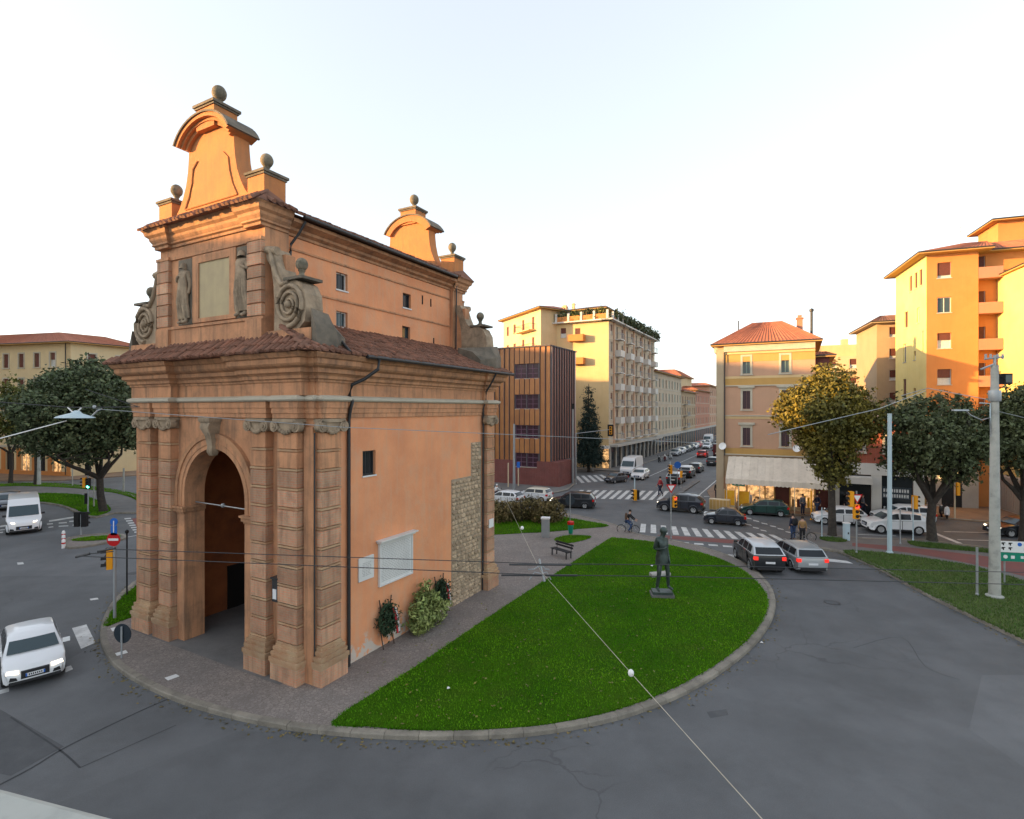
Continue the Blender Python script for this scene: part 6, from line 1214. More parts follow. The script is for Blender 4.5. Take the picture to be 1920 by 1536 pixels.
    for s in (-1, 1):
        b = MB(); hw = hwid(.03); b.loft([[(s * x, Y(y), z) for x, y, z in ((hw * .56, -.003, zl - .05), (hw * .97, .028, zl - .05), (hw * 1.0, .075, zl + .06), (hw * .9, .03, zl + .05), (hw * .6, .012, zl + .03))], [(s * x, Y(y) + .1, z) for x, y, z in ((hw * .5, 0, zl - .07), (hw * .9, .028, zl - .06), (hw * .93, .07, zl + .05), (hw * .85, .03, zl + .05), (hw * .5, .012, zl + .03))]]); b.build('headlight', hd, t)
        zt_ = D['rear'][0][1]; hw = hwid(.98); b = MB(); b.box(min(s * hw * .76, s * (hw + .012)), max(s * hw * .76, s * (hw + .012)), Y(.985) - .16, Y(.993) + .012, zt_ - .23, zt_ - .04); b.build('tail_light', 'tail_lit' if brake else 'tail_red', t)
    gz = .42 if kind != 'suv' else .55
    b = MB(); b.box(-W * .22, W * .22, Y(0) - .012, Y(0) + .1, gz - .04, gz + .22); b.build('grille', 'plastic', t); b = MB(); b.box(-W * .4, W * .4, Y(.0) - .005, Y(0) + .1, .24, .33); b.build('front_intake', 'plastic', t)
    for s in (-1, 1): b = MB(); b.loft([[(s * W * x, Y(.0) - .004 + yy, z) for x, z in ((.27, .36), (.4, .37), (.38, .5), (.29, .46))] for yy in (0, .08)]); b.build('fog_intake', 'plastic', t)
    b = MB(); b.box(-W * .38, W * .38, Y(1) - .1, Y(1) + .012, zb + .02, .42); b.build('rear_bumper_trim', 'plastic', t)
    b = MB(); b.box(-.26, .26, Y(0) - .03, Y(0), gz + .02, gz + .13); o = b.build('number_plate', 'plate', t); b = MB(); [b.box(x0, x0 + .045, Y(0) - .032, Y(0) - .03, gz + .02, gz + .13) for x0 in (-.26, .215)]; b.build('blue_band', 'sign_blue', o); b = MB(); [b.box(-.18 + k * .055, -.145 + k * .055, Y(0) - .032, Y(0) - .03, gz + .045, gz + .105) for k in range(7)]; b.build('characters', 'black', o); b = MB(); zp = .62 if kind not in ('suv', 'van') else .72; b.box(-.26, .26, Y(1) - .02, Y(1) + .02, zp - .06, zp + .05); b.build('number_plate', 'plate', t)
    if brake: b = MB(); b.box(-.16, .16, Y(g[-2][0]) - .05, Y(g[-2][0]) + .06, g[-2][1] - .1, g[-2][1] - .05); b.build('brake_light', 'tail_lit', t)
    if rails:
        for s in (-1, 1): b = MB(); b.tube([(s * gw(.6, zt) * .86, Y(.42), zt), (s * gw(.6, zt) * .86, Y(.46), zt + .07), (s * gw(.6, zt) * .86, Y(.8), zt + .06), (s * gw(.6, zt) * .86, Y(.84), zt - .02)], .02, 5); b.build('roof_rail', 'galvanised', t, 50)
    return t
def car(kind, paint, pos, dirv, label, name='car', roofp=None, lit=False, brake=False, rails=False, group=None, cat='car', sc=1):
    key = (kind, paint, roofp, lit, brake, rails); th = math.atan2(dirv[0], -dirv[1])
    if key in VCACHE: o = copy_tree(VCACHE[key])
    else: o = make_car(*key); VCACHE[key] = o
    o.name = name; o.location = (pos[0], pos[1], 0.004); o.rotation_euler = (0, 0, th); o['label'] = label
    if sc != 1: o.scale = (sc, sc, sc); o['category'] = cat
    if group: o['group'] = group
    elif 'group' in o: del o['group']
    return o
g2 = (-.88, .474); g1 = (.474, .88); gm = (-.474, -.88)
car('hatch', 'white', (-17.7, 19.65), (.707, -.707), 'white hatchback with lit headlights turning round the gate island', lit=True, sc=.96)
car('van', 'white', (-39.1, 42.7), (.68, -.73), 'white high roofed delivery van with lit headlights', 'van', lit=True, cat='van')
car('wagon', 'grey', (-48.8, 51.6), (.62, -.78), 'grey car cut by the left edge beside the white van', lit=True)
car('mini', 'white', (2.3, 55.6), g2, 'white small car with pale roof behind the brown hedge', roofp='cream')
car('hatch', 'white', (-.8, 53.4), g2, 'white car mostly hidden by the brown hedge')
car('wagon', 'black', (5.9, 52.0), (-.97, .24), 'black estate car driving left behind the round sign', lit=True)
car('suv', 'navy', (15.8, 49.9), g2, 'dark SUV with silver roof rails crossing in front of the street mouth', rails=True, lit=True)
car('classic', 'navy', (17.7, 44.4), (-.93, .35), 'small old navy saloon with pale hubcaps by the zebra crossing')
car('hatch', 'green', (22.8, 48.2), (-.93, .37), 'dark green hatchback in front of the awning shop')
car('hatch', 'white', (27.2, 44.4), (-.95, .3), 'white hatchback half hidden by the tree trunk')
car('suv', 'white', (29.6, 41.3), (-.98, .2), 'white SUV waiting beside the footpath')
car('wagon', 'white', (32.9, 45.0), (-.97, .25), 'white estate car behind the white SUV')
car('suv', 'black', (15.0, 32.6), (.1, .995), 'black SUV with pale roof and glowing brake lights', roofp='roofgrey', brake=True)
car('wagon', 'silver', (17.45, 32.75), (.08, .995), 'silver estate car with glowing brake lights', brake=True, rails=True)
car('wagon', 'black', (38.4, 40.2), (-1, .1), 'black car at the right edge behind the tree trunk', lit=True)
car('classic', 'grey', (13.6, 69.6), (-.8, -.6), 'low grey car parked at the street corner by the crossing')
car('van', 'white', (17.6, 78.6), gm, 'white van parked at the left kerb of the street', 'van', cat='van')
car('hatch', 'white', (17.6, 73.2), gm, 'white car parked at the left kerb ahead of the white van')
for k, (y, kd, pc) in enumerate(((58.3, 'wagon', 'black'), (65.2, 'suv', 'black'), (72.2, 'wagon', 'dark'))):
    p = L(.5 + k * .1, y); car(kd, pc, p, g1, ['black estate car, nearest of the dark queue entering the street', 'black SUV in the middle of the dark queue entering the street', 'dark car at the head of the queue entering the street'][k], group='dark cars queueing into the street', roofp='roofgrey' if k < 2 else None)
p = L(-2.4, 99); car('hatch', 'red', p, g1, 'bright red car driving away down the street', brake=True)
p = L(.2, 104); car('van', 'darkred', p, g1, 'dark red van driving away on the right of the street', 'van', cat='van')
for k, (x, y, kd, pc) in enumerate(((-2.2, 118, 'hatch', 'silver'), (-2.6, 131, 'wagon', 'dark'), (1.9, 93, 'hatch', 'navy'), (2.3, 112, 'wagon', 'silver'), (-5.2, 124, 'hatch', 'white'), (-5.2, 146, 'suv', 'grey'))):
    p = L(x, y); car(kd, pc, p, gm if x < -4 else g1, ['silver hatchback ahead of the red car in the street', 'dark estate car furthest away in the driving lane', 'navy hatchback on the right side of the street', 'silver estate car on the right side of the street', 'white hatchback coming up the street', 'grey SUV far off coming up the street'][k], group='cars driving in the street')
p = L(1.6, 84); car('wagon', 'dark', p, g1, 'dark car driving down the street beyond the queue')
for k in range(9):
    p = L(-7.9, 100 + k * 5.6); kd, pc = (('hatch', 'silver'), ('hatch', 'white'), ('wagon', 'navy'), ('hatch', 'dark'), ('wagon', 'white'), ('hatch', 'red'), ('wagon', 'silver'), ('hatch', 'grey'), ('van', 'white'))[k]
    car(kd, pc, p, gm, '%s parked along the left kerb down the street%s' % ({'silver': 'silver car', 'white': 'white car', 'navy': 'navy estate car', 'dark': 'dark hatchback', 'red': 'red car', 'grey': 'grey car'}[pc] if kd != 'van' else 'white van', ['', ', first white one', '', '', ', behind the dark one', '', ', the estate', '', ', last of the row'][k]), 'parked_car', group='cars parked along the left kerb')
# ------------------------------------------------ trees and plants
def tree(pos, label, lob, n, size, m, bs, top, spread, nl, r, seed, fork=.4, group='trees round the square', name='tree', **kw):
    t = thing(name, pos, 0, label, 'tree', group); limbs(bs, top, spread, nl, r, seed, fork).build('trunk', 'bark', t, 50); leaves('crown', lob, n, size, m, t, **kw); return t
p = G(194, 962); tree(p, 'large dark round holm oak on the left grass island', lobes_of((-1.2, 0, 9.3), 5.9, 5.6, 4.6, 22, 3, .36), 64000, .165, 'leaf_oak', (0, 0, 0), (-.8, 0, 8), 4.2, 7, .32, 4, .42, gap=.3, shell=.55)
p = G(1560, 1007); tree(p, 'tree with golden lit top standing before the corner building', lobes_of((-.3, 0, 9.3), 3.5, 3.3, 3.3, 12, 8, .42) + [(.0, 0, 6.2, 1.7, 1.6, 2.0), (.1, 0, 4.9, 1.0, 1.0, 1.2)], 38000, .13, 'leaf_golden', (0, 0, 0), (-.1, 0, 9), 2.4, 7, .27, 5, .45, gap=.5, shell=.5, droop=.3)
p = G(1748, 1017); tree(p, 'dark leafy tree with spreading limbs between the two grey poles', lobes_of((-.1, 0, 7.7), 3.7, 3.4, 3.3, 14, 12, .42) + [(-1.6, .2, 5.4, 1.1, 1.0, .9), (1.7, 0, 5.2, 1.2, 1.1, 1.0)], 26000, .135, 'leaf_dark', (0, 0, 0), (0, 0, 7.6), 2.8, 8, .3, 7, .38, gap=1.05, shell=.45, droop=.3)
p = G(1921, 1022); tree(p, 'dark tree cut off by the right edge behind the big pole', lobes_of((.3, 0, 7.7), 3.4, 3.2, 3.3, 12, 15, .42), 24000, .135, 'leaf_dark', (0, 0, 0), (0, 0, 7.6), 2.6, 7, .3, 9, .42, gap=.8, shell=.5, droop=.3)
p = G(20, 907); tree(p, 'thin yellowing tree at the far left in front of the cream house', lobes_of((0, 0, 9), 3.4, 3.2, 4.2, 8, 21, .42), 8000, .19, 'leaf_yellow', (0, 0, 0), (0, 0, 8), 2.4, 5, .22, 11, .5, gap=.9, shell=.4)
p = G(67, 911); tree(p, 'slender yellow green tree behind the white van', lobes_of((0, 0, 9.5), 2.6, 2.4, 3.6, 7, 23, .42), 6000, .18, 'leaf_yellow', (0, 0, 0), (0, 0, 8), 1.8, 5, .2, 13, .5, gap=.9, shell=.4)
t = thing('conifer', L(-13.6, 64, .0), 0, 'dark blue green conifer against the blank yellow wall', 'tree'); b = MB(); b.tube([(0, 0, 0), (0, 0, 6), (0, 0, 13.4)], [.28, .18, .03], 8); b.build('trunk', 'bark', t, 50)
leaves('crown', [(.25 * math.cos(k * 2.4), .25 * math.sin(k * 2.4), 1.7 + k * .62, 2.25 * (1 - k / 19.5) + .15, 2.25 * (1 - k / 19.5) + .15, .62) for k in range(19)], 16000, .16, 'leaf_pine', t, .2, .3, .4, .9, .4)
t = thing('hedge', G(985, 984), 0, 'wide brown autumn hedge behind the gate', 'hedge'); leaves('foliage', [(-4.4 + k * 1.15 + .2 * math.sin(k * 3), .8 * math.sin(k * 2.1) + 1.0, .9, 1.05, 1.1, 1.0 + .18 * math.sin(k * 1.7)) for k in range(7)], 14000, .1, 'leaf_brown', t, .2, .2, .4, cl=6, cr=.16)
b = MB(); rr = random.Random(2)
for k in range(60): x = rr.uniform(-4.8, 3); b.tube([(x, 1 + rr.uniform(-.7, .7), 0), (x + rr.uniform(-.4, .4), 1 + rr.uniform(-1, 1), rr.uniform(1.4, 2.1))], .018, 4)
b.build('stems', 'bark', t)
# ------------------------------------------------ poles, signs and signals
def pole(name, base, h, r, m, label, cat='pole', r2=None, group=None, cap=True):
    t = thing(name, base, 0, label, cat, group); b = MB(); b.tube([(0, 0, 0), (0, 0, h * .5), (0, 0, h)], [r, (r + (r2 or r)) / 2, r2 or r], 12); b.build('shaft', m, t, 50)
    if cap: b = MB(); b.lathe([(r * 1.5, 0), (r * 1.5, .06), (r * 1.05, .12)], (0, 0, 0), 12); b.build('foot', m, t)
    return t
def hz(p, py): return HC - (py - 768) * p.y / F          # height of a pixel row above a ground point
def disc(b, c, r, n, th=.02, seg=22):
    n = Vector(n).normalized(); a = n.cross(Vector((0, 0, 1))).normalized(); u = Vector((0, 0, 1)); c = Vector(c)
    b.loft([[c + n * o + a * r * math.cos(q * 2 * PI / seg) + u * r * math.sin(q * 2 * PI / seg) for q in range(seg)] for o in (-th / 2, th / 2)])
def signal(t, c, face, lit=None, n=3, hood='signal_yellow', k=1.0):
    """a signal head; face = direction the lenses look"""
    f = Vector((face[0], face[1], 0)).normalized(); a = math.atan2(f.y, f.x) + PI / 2; c = Vector(c); hh = .3 * n * k
    b = MB(); b.cbox(c, .3 * k, .22 * k, hh, a); o = b.build('signal_head', hood, t)
    for i in range(n):
        p = c + Vector((0, 0, hh / 2 - .15 * k - i * .3 * k)) + f * .12 * k; b = MB(); disc(b, p, .1 * k, f, .02, 14); b.build('lens', ('lamp_red' if lit == 'red' and i == 0 else 'lamp_green' if lit == 'green' and i == n - 1 else 'glass_dark'), o)
        b = MB(); s_ = f.cross(Vector((0, 0, 1))); b.loft([[p + f * d + s_ * .12 * k * math.cos(q) + Vector((0, 0, .12 * k * math.sin(q))) for q in [PI * j / 8 for j in range(9)]] for d in (0, .2 * k)], False, 0, False); b.build('visor', 'black', o)
    return o
def tri(b, c, s, n, down=True):
    n = Vector(n).normalized(); a = n.cross(Vector((0, 0, 1))).normalized(); c = Vector(c); sg = -1 if down else 1
    b.loft([[c + n * o + a * x * s + Vector((0, 0, sg * z * s)) for x, z in ((-.58, -.34), (.58, -.34), (0, .66))] for o in (-.008, .008)])
back = Vector((0, -1, 0))
# no-entry post with signal heads, left of the gate
p = G(215, 1166); t = pole('traffic_light', p, hz(p, 990), .06, 'pole_grey', 'grey post with no entry sign, blue arrow and yellow signal left of the gate', 'traffic light')
b = MB(); disc(b, (0, -.07, hz(p, 1011)), .3, back); o = b.build('no_entry_sign', 'sign_red', t); b = MB(); b.box(-.23, .23, -.095, -.085, hz(p, 1011) - .05, hz(p, 1011) + .05); b.build('white_bar', 'sign_white', o)
b = MB(); disc(b, (0.02, -.07, hz(p, 978)), .17, back); b.box(-.12, .16, -.08, -.06, hz(p, 1003), hz(p, 985)); o = b.build('blue_sign', 'sign_blue', t); b = MB(); b.box(.0, .04, -.095, -.085, hz(p, 998), hz(p, 976)); b.build('arrow', 'sign_white', o)
signal(t, (-.22, .0, hz(p, 1048)), (-.8, -.5), None); signal(t, (-.3, .2, hz(p, 1048)), (-.9, .4), None, hood='black')
p = G(238, 1121); t = pole('lamp_post', p, hz(p, 1000), .035, 'black', 'slim black post with dark knob on the grass left of the gate', 'post'); b = MB(); b.ball((0, 0, hz(p, 997)), .09, 1.2); b.build('knob', 'black', t, 60)
p = G(228, 1240); t = pole('road_sign', p, hz(p, 1178), .03, 'pole_grey', 'round road sign seen from behind on the pavement corner left of the gate', 'road sign'); b = MB(); disc(b, (0, .05, hz(p, 1189)), .37, (.15, 1, 0)); b.build('disc', 'sign_back', t); b = MB(); b.box(-.02, .02, -.03, .02, hz(p, 1203), hz(p, 1175)); b.build('bracket', 'pole_grey', t)
# far left signals and posts
p = G(165, 966); t = pole('traffic_light', p, hz(p, 875), .06, 'pole_grey', 'traffic light showing green in front of the large oak', 'traffic light'); signal(t, (.12, -.1, hz(p, 906)), (.3, -1), 'green', hood='black'); signal(t, (-.3, 0, hz(p, 905)), (-1, -.2), None); signal(t, (0, 0, hz(p, 880)), (-.2, 1), None, hood='black', k=1.2); b = MB(); b.box(-.25, .0, -.1, .1, hz(p, 945), hz(p, 925)); b.build('control_box', 'black', t)
p = G(152, 1006); t = pole('traffic_light', p, hz(p, 965), .05, 'pole_grey', 'low pair of black signal backs on the small traffic island', 'traffic light'); signal(t, (-.27, 0, hz(p, 974)), (0, 1), None, hood='black', k=1.2); signal(t, (.27, 0, hz(p, 974)), (0, 1), None, hood='black', k=1.2)
for x, y, yt, r, lab in ((73, 911, 845, .22, 'thick grey concrete pole beside the slender yellow tree'), (176, 952, 885, .06, 'thin grey pole right of the green signal'), (136, 913, 868, .06, 'thin grey pole by the cream house corner'), (232, 925, 878, .12, 'pale grey bollard pole behind the oak trunk')):
    p = G(x, y); pole('pole', p, hz(p, yt), r, 'concrete_pole', lab, 'pole', r * .75, 'plain poles on the left')
for k in range(3): p = G(119, 1011 + k * 8.5); t = thing('bollard', p, 0, ['farthest', 'middle', 'nearest'][k] + ' of three small white bollards at the traffic island tip', 'bollard', 'bollards on the traffic island'); b = MB(); b.lathe([(.11, 0), (.11, .5), (.06, .62), (0, .64)], (0, 0, 0), 10); b.build('post', 'sign_white', t, 50); b = MB(); b.lathe([(.115, .3), (.115, .4)], (0, 0, 0), 10); b.build('band', 'sign_red', t)
p = G(145, 890); t = thing('road_sign', p, 0, 'red and grey round sign before the cream corner house', 'road sign'); b = MB(); disc(b, (0, 0, hz(p, 872)), .45, back); b.build('disc', 'ribbon_red', t); b = MB(); b.tube([(0, .05, 0), (0, .05, hz(p, 868))], .05, 6); b.build('post', 'pole_grey', t)
# middle distance
p = G(964, 921); pole('pole', p, hz(p, 795), .17, 'galvanised', 'pale grey trolley pole before the metal clad block', r2=.11)
p = G(1074, 908); t = pole('pole', p, hz(p, 762), .16, 'galvanised', 'tall grey pole at the corner of the metal clad block', r2=.1); b = MB(); b.cbox((0, 0, hz(p, 762)), .35, .35, .7); b.build('head', 'black', t)
p = G(1080, 908); t = pole('traffic_light', p, hz(p, 812), .08, 'galvanised', 'overhead traffic signal on an arm before the tall pale block', 'traffic light'); b = MB(); e = Vector((4.3, .5, hz(p, 806))); b.tube([(0, 0, hz(p, 813)), e], .05, 6); b.build('arm', 'galvanised', t); b = MB(); b.cbox(e + Vector((.2, .1, -.1)), .75, .1, 1.5); b.build('backplate', 'black', t); signal(t, e + Vector((.2, -.05, -.1)), (-.3, -1), None, k=1.1)
p = G(1112, 884); t = pole('road_sign', p, hz(p, 780), .06, 'galvanised', 'blue and pink round signs on a pole by the conifer', 'road sign'); b = MB(); disc(b, (-.6, -.1, hz(p, 842)), .34, back); b.build('blue_disc', 'sign_blue', t); b = MB(); disc(b, (-.6, -.1, hz(p, 852)), .34, back); b.build('red_disc', 'ribbon_red', t)
for x, y, yt, lab in ((953, 915, 868, 'thin cream post before the brick base'), (972, 913, 868, 'thin post with small blue sign before the brick base')):
    p = G(x, y); t = pole('sign_post', p, hz(p, yt), .07, 'pole_cream', lab, 'post')
    if x == 972: b = MB(); b.box(-.2, .2, -.1, -.07, hz(p, 877), hz(p, 866)); b.build('blue_plate', 'sign_blue', t)
p = G(1013, 893); t = thing('wall_banner', p + Vector((0, -.4, 0)), 0, 'narrow pale banner hung on the metal clad block', 'banner'); b = MB(); b.box(-.3, .3, -.02, .02, 1.8, 4.2); b.build('cloth', 'sign_white', t)
p = G(1046, 906); t = thing('bench', p, -A, 'white stone bench at the brick base corner', 'bench'); b = MB(); b.box(-.7, .7, -.25, .25, .4, .55); b.build('seat', 'sign_white', t); b = MB(); b.box(-.6, -.4, -.2, .2, 0, .4); b.box(.4, .6, -.2, .2, 0, .4); b.build('legs', 'b_grey', t)
p = G(1190, 940); t = pole('traffic_light', p, hz(p, 897), .06, 'pole_blue', 'yellow signal on a pale blue post beside the far zebra crossing', 'traffic light'); signal(t, (.0, -.08, hz(p, 928)), (-1, -.2), None, k=1.25); signal(t, (.33, 0, hz(p, 928)), (.3, 1), None, hood='black', k=1.1)
p = G(1257, 914); t = pole('traffic_light', p, hz(p, 866), .06, 'pole_blue', 'yellow signal on a pale blue post at the street mouth', 'traffic light'); signal(t, (0, -.08, hz(p, 880)), (-.9, -.4), None, k=1.2)
p = G(1277, 915); t = pole('traffic_light', p, hz(p, 878), .05, 'galvanised', 'small yellow signal right of the blue round sign', 'traffic light'); signal(t, (0, -.08, hz(p, 889)), (.9, -.4), None, n=2, k=1.3)
p = G(1270, 915); t = pole('road_sign', p, hz(p, 885), .04, 'galvanised', 'blue round sign on the street divider', 'road sign'); b = MB(); disc(b, (0, -.08, hz(p, 872)), .42, back); b.build('disc', 'sign_blue', t); b = MB(); b.tube([(0, 0, hz(p, 885)), (0, 0, hz(p, 868))], .035, 6); b.build('neck', 'galvanised', t)
p = G(1258, 1010); t = pole('yield_sign', p, hz(p, 905), .045, 'galvanised', 'give way triangle with small red signal beside the zebra crossing', 'road sign'); b = MB(); tri(b, (0, -.06, hz(p, 914)), .66, back); o = b.build('triangle', 'sign_red', t); b = MB(); tri(b, (0, -.075, hz(p, 914)), .4, back); b.build('field', 'sign_white', o); signal(t, (.28, 0, hz(p, 941)), (.3, -1), 'red', k=.9)
p = G(1069, 990, .15); t = pole('road_sign', p, hz(p, 927), .035, 'galvanised', 'round sign seen from behind on the verge by the hedge', 'road sign'); b = MB(); disc(b, (0, .05, hz(p, 942)), .38, (.1, 1, 0)); b.build('disc', 'sign_back', t)
p = G(1023, 1007, .13); t = thing('utility_cabinet', p, -A * .4, 'white upright utility cabinet on the paving beside the hedge', 'cabinet'); b = MB(); b.box(-.28, .28, -.22, .22, 0, 1.35); b.build('case', 'galvanised', t); b = MB(); b.box(-.32, .32, -.26, .26, 1.35, 1.45); b.build('lid', 'sign_white', t); b = MB(); [b.box(-.2 + k * .1, -.14 + k * .1, -.24, -.22, .15, 1.2) for k in range(4)]; b.build('door_ribs', 'pole_grey', t)
p = G(1070, 1003, .13); t = thing('litter_bin', p, 0, 'green litter bin with red rim on the small grass patch', 'bin'); b = MB(); b.lathe([(.15, .1), (.22, .75), (.22, .8)], (0, 0, 0), 14); b.build('bin', 'sign_green', t, 50); b = MB(); b.lathe([(.25, .78), (.27, .86), (.24, 1.0), (.1, 1.05)], (0, 0, 0), 14); b.build('lid', 'signal_yellow' if False else 'tail_red', t, 50); b = MB(); b.tube([(.0, .24, 0), (0, .24, .9)], .03, 6); b.build('post', 'dark_metal', t)
p = G(1052, 1044, .13); t = thing('park_bench', p, R(-52), 'dark wooden bench by the path beyond the gate', 'bench')
for k in range(4): b = MB(); b.box(-.8, .8, -.2 + k * .11, -.11 + k * .11, .42, .46); b.build('slat', 'plastic', t)
for k in range(2): b = MB(); b.box(-.8, .8, .26 + k * .04, .29 + k * .04, .58 + k * .16, .7 + k * .16); b.build('slat', 'plastic', t)
for s in (-.65, .65): b = MB(); b.box(s - .03, s + .03, -.2, .24, .36, .42); b.box(s - .03, s + .03, -.2, -.14, 0, .36); b.box(s - .03, s + .03, .2, .26, 0, .36); b.tube([(s, .24, .4), (s, .34, .9)], .025, 5); b.build('leg', 'dark_metal', t)
# right-hand poles
p = G(1668, 1037, .14); t = pole('pole', p, hz(p, 780), .14, 'pole_blue', 'pale blue straight pole on the right hand verge', r2=.12); b = MB(); b.lathe([(.14, 0), (.14, .04), (0, .05)], (0, 0, hz(p, 781)), 12); b.build('cap', 'pole_blue', t)
p = G(1865, 1119, .14); t = pole('utility_pole', p, hz(p, 690), .25, 'concrete_pole', 'tall thick concrete pole with fittings at the right', r2=.16); ht = hz(p, 690)
b = MB(); b.lathe([(.24, 0), (.26, .05), (.26, .5), (.24, .55)], (0, 0, hz(p, 758)), 14); b.build('collar', 'galvanised', t, 50)
b = MB(); b.tube([(-.5, 0, ht + .3), (.45, 0, ht + .42)], .05, 6); b.tube([(0, 0, ht), (0, 0, ht + .5)], .06, 6); [b.tube([(x, 0, ht + .3), (x, 0, ht + .55)], .05, 6) for x in (-.45, -.2, .15, .4)]; b.tube([(-.7, 0, hz(p, 698)), (0, 0, hz(p, 688))], .05, 6); b.build('crossarm', 'galvanised', t)
b = MB(); z = hz(p, 800); b.tube([(-.18, 0, hz(p, 825)), (-.25, 0, z + .3), (-.7, -.05, hz(p, 793)), (-1.3, -.1, hz(p, 784)), (-1.5, -.12, hz(p, 777))], .035, 6); o = b.build('lamp_arm', 'galvanised', t, 60); b = MB(); b.loft([[(x, -.12 + y, hz(p, 776) + z_) for y, z_ in ((-.1, 0), (.1, 0), (.07, .08), (-.07, .08))] for x in (-1.45, -1.6, -2.0, -2.2)]); b.build('lamp_head', 'galvanised', o)
b = MB(); b.tube([(-.22, 0, hz(p, 800)), (-.22, 0, hz(p, 762)), (-.75, 0, hz(p, 761))], .03, 5); b.build('bracket', 'pole_blue', t)
b = MB(); b.box(.32, .72, -.2, .15, hz(p, 726), hz(p, 706)); b.tube([(.1, 0, hz(p, 712)), (.35, 0, hz(p, 714))], .03, 5); o = b.build('floodlight', 'black', t); b = MB(); b.box(.36, .68, -.22, -.2, hz(p, 723), hz(p, 709)); b.build('glass', 'glass_sky', o)
p = G(1832, 1116, .14); pole('post', p, hz(p, 1032), .055, 'galvanised', 'short thin grey post standing on the right verge', 'post')
p = G(1606, 1037, .14); t = pole('yield_sign', p, hz(p, 925), .045, 'galvanised', 'give way triangle above a red traffic light on the right verge', 'road sign'); b = MB(); tri(b, (0, -.06, hz(p, 937)), .62, back); o = b.build('triangle', 'sign_red', t); b = MB(); tri(b, (0, -.075, hz(p, 937)), .4, back); b.build('field', 'sign_white', o); signal(t, (-.06, -.05, hz(p, 963)), (.05, -1), 'red', k=1.05); signal(t, (-.32, .05, hz(p, 940)), (-1, .2), None, k=1.1)
p = G(1587, 1013, .13); t = thing('utility_cabinet', p, 0, 'pale slim cabinet on the verge beside the tree trunk', 'cabinet'); b = MB(); b.box(-.17, .17, -.15, .15, 0, 1.2); b.build('case', 'pole_blue', t); b = MB(); b.box(-.2, .2, -.18, .18, 1.2, 1.28); b.build('lid', 'sign_white', t); b = MB(); b.box(.0, .1, -.16, -.15, .45, .6); b.build('lock', 'dark_metal', t)
p = G(1645, 955); t = pole('traffic_light', p, hz(p, 838), .07, 'pole_cream', 'cream signal mast with an arm before the red house', 'traffic light'); b = MB(); e = Vector((2.0, -.3, hz(p, 832))); b.tube([(0, 0, hz(p, 838)), e], .05, 6); b.build('arm', 'pole_cream', t); signal(t, e + Vector((.2, 0, -.3)), (.6, 1), None, hood='black', k=1.3); signal(t, (.38, 0, hz(p, 918)), (1, -.1), None, k=1.2)
p = G(1790, 975); t = pole('traffic_light', p, hz(p, 905), .06, 'pole_cream', 'cream post with yellow signal by the entrance of the orange block', 'traffic light'); signal(t, (.2, 0, hz(p, 917)), (1, 0), None, k=1.2)
p = G(1712, 1013, .13); t = pole('traffic_light', p, hz(p, 935), .04, 'pole_blue', 'yellow signal on a slim post in front of the white SUV', 'traffic light'); signal(t, (.12, .0, hz(p, 945)), (1, .1), None, k=1.05)
p = G(1688, 1020, .13); pole('post', p, hz(p, 958), .04, 'galvanised', 'slim grey post beside the pale blue pole', 'post'); p = G(1541, 1006, .13); pole('post', p, hz(p, 955), .035, 'pole_blue', 'slim pale post behind the standing cyclist', 'post')
p = G(1385, 951); t = pole('traffic_light', p, hz(p, 855), .06, 'pole_cream', 'cream post with red and yellow signal at the awning corner', 'traffic light'); signal(t, (.3, -.05, hz(p, 903)), (.6, -.8), None, k=1.2)
p = G(1521, 975); pole('post', p, hz(p, 920), .06, 'signal_yellow', 'yellow orange post by the shop door', 'post')
# direction sign cut by the frame
p = G(1905, 1095, .14); t = thing('direction_sign', p, R(-12), 'white and green direction board with arrows at the right edge', 'sign'); za, zb_, zc = hz(p, 1022), hz(p, 1041), hz(p, 1058)
b = MB(); b.box(-.75, 2.2, -.03, .0, zb_, za + .05); b.build('white_board', 'sign_white', t); b = MB(); b.box(-.75, 2.2, -.03, 0, zc, zb_ - .02); o = b.build('green_board', 'sign_green', t)
b = MB()
for r_ in range(2):
    for k in range(2): x, z = -.62 + k * .32, za - .1 - r_ * .25; b.box(x, x + .05, -.04, -.03, z - .08, z + .08); b.box(x - .06, x + .11, -.04, -.03, z + .03, z + .08); b.box(x - .06, x - .01, -.04, -.03, z - .02, z + .03)
    for k in range(9): b.box(.35 + k * .14, .44 + k * .14, -.04, -.03, za - .16 - r_ * .25, za - .06 - r_ * .25)
b.build('lettering', 'black', t); b = MB(); disc(b, (.15, -.035, za - .1), .1, back, .012); b.build('blue_symbol', 'sign_blue', t); b = MB(); disc(b, (-.5, -.035, (zb_ + zc) / 2), .1, back, .012); b.box(-.25, -.08, -.04, -.03, (zb_ + zc) / 2 - .09, (zb_ + zc) / 2 + .07); [b.box(.2 + k * .2, .33 + k * .2, -.04, -.03, (zb_ + zc) / 2 - .07, (zb_ + zc) / 2 + .07) for k in range(7)]; b.build('white_symbols', 'sign_white', o)
for x in (-.5, 1.8): b = MB(); b.tube([(x, .05, 0), (x, .05, za)], .04, 6); b.build('post', 'galvanised', t)
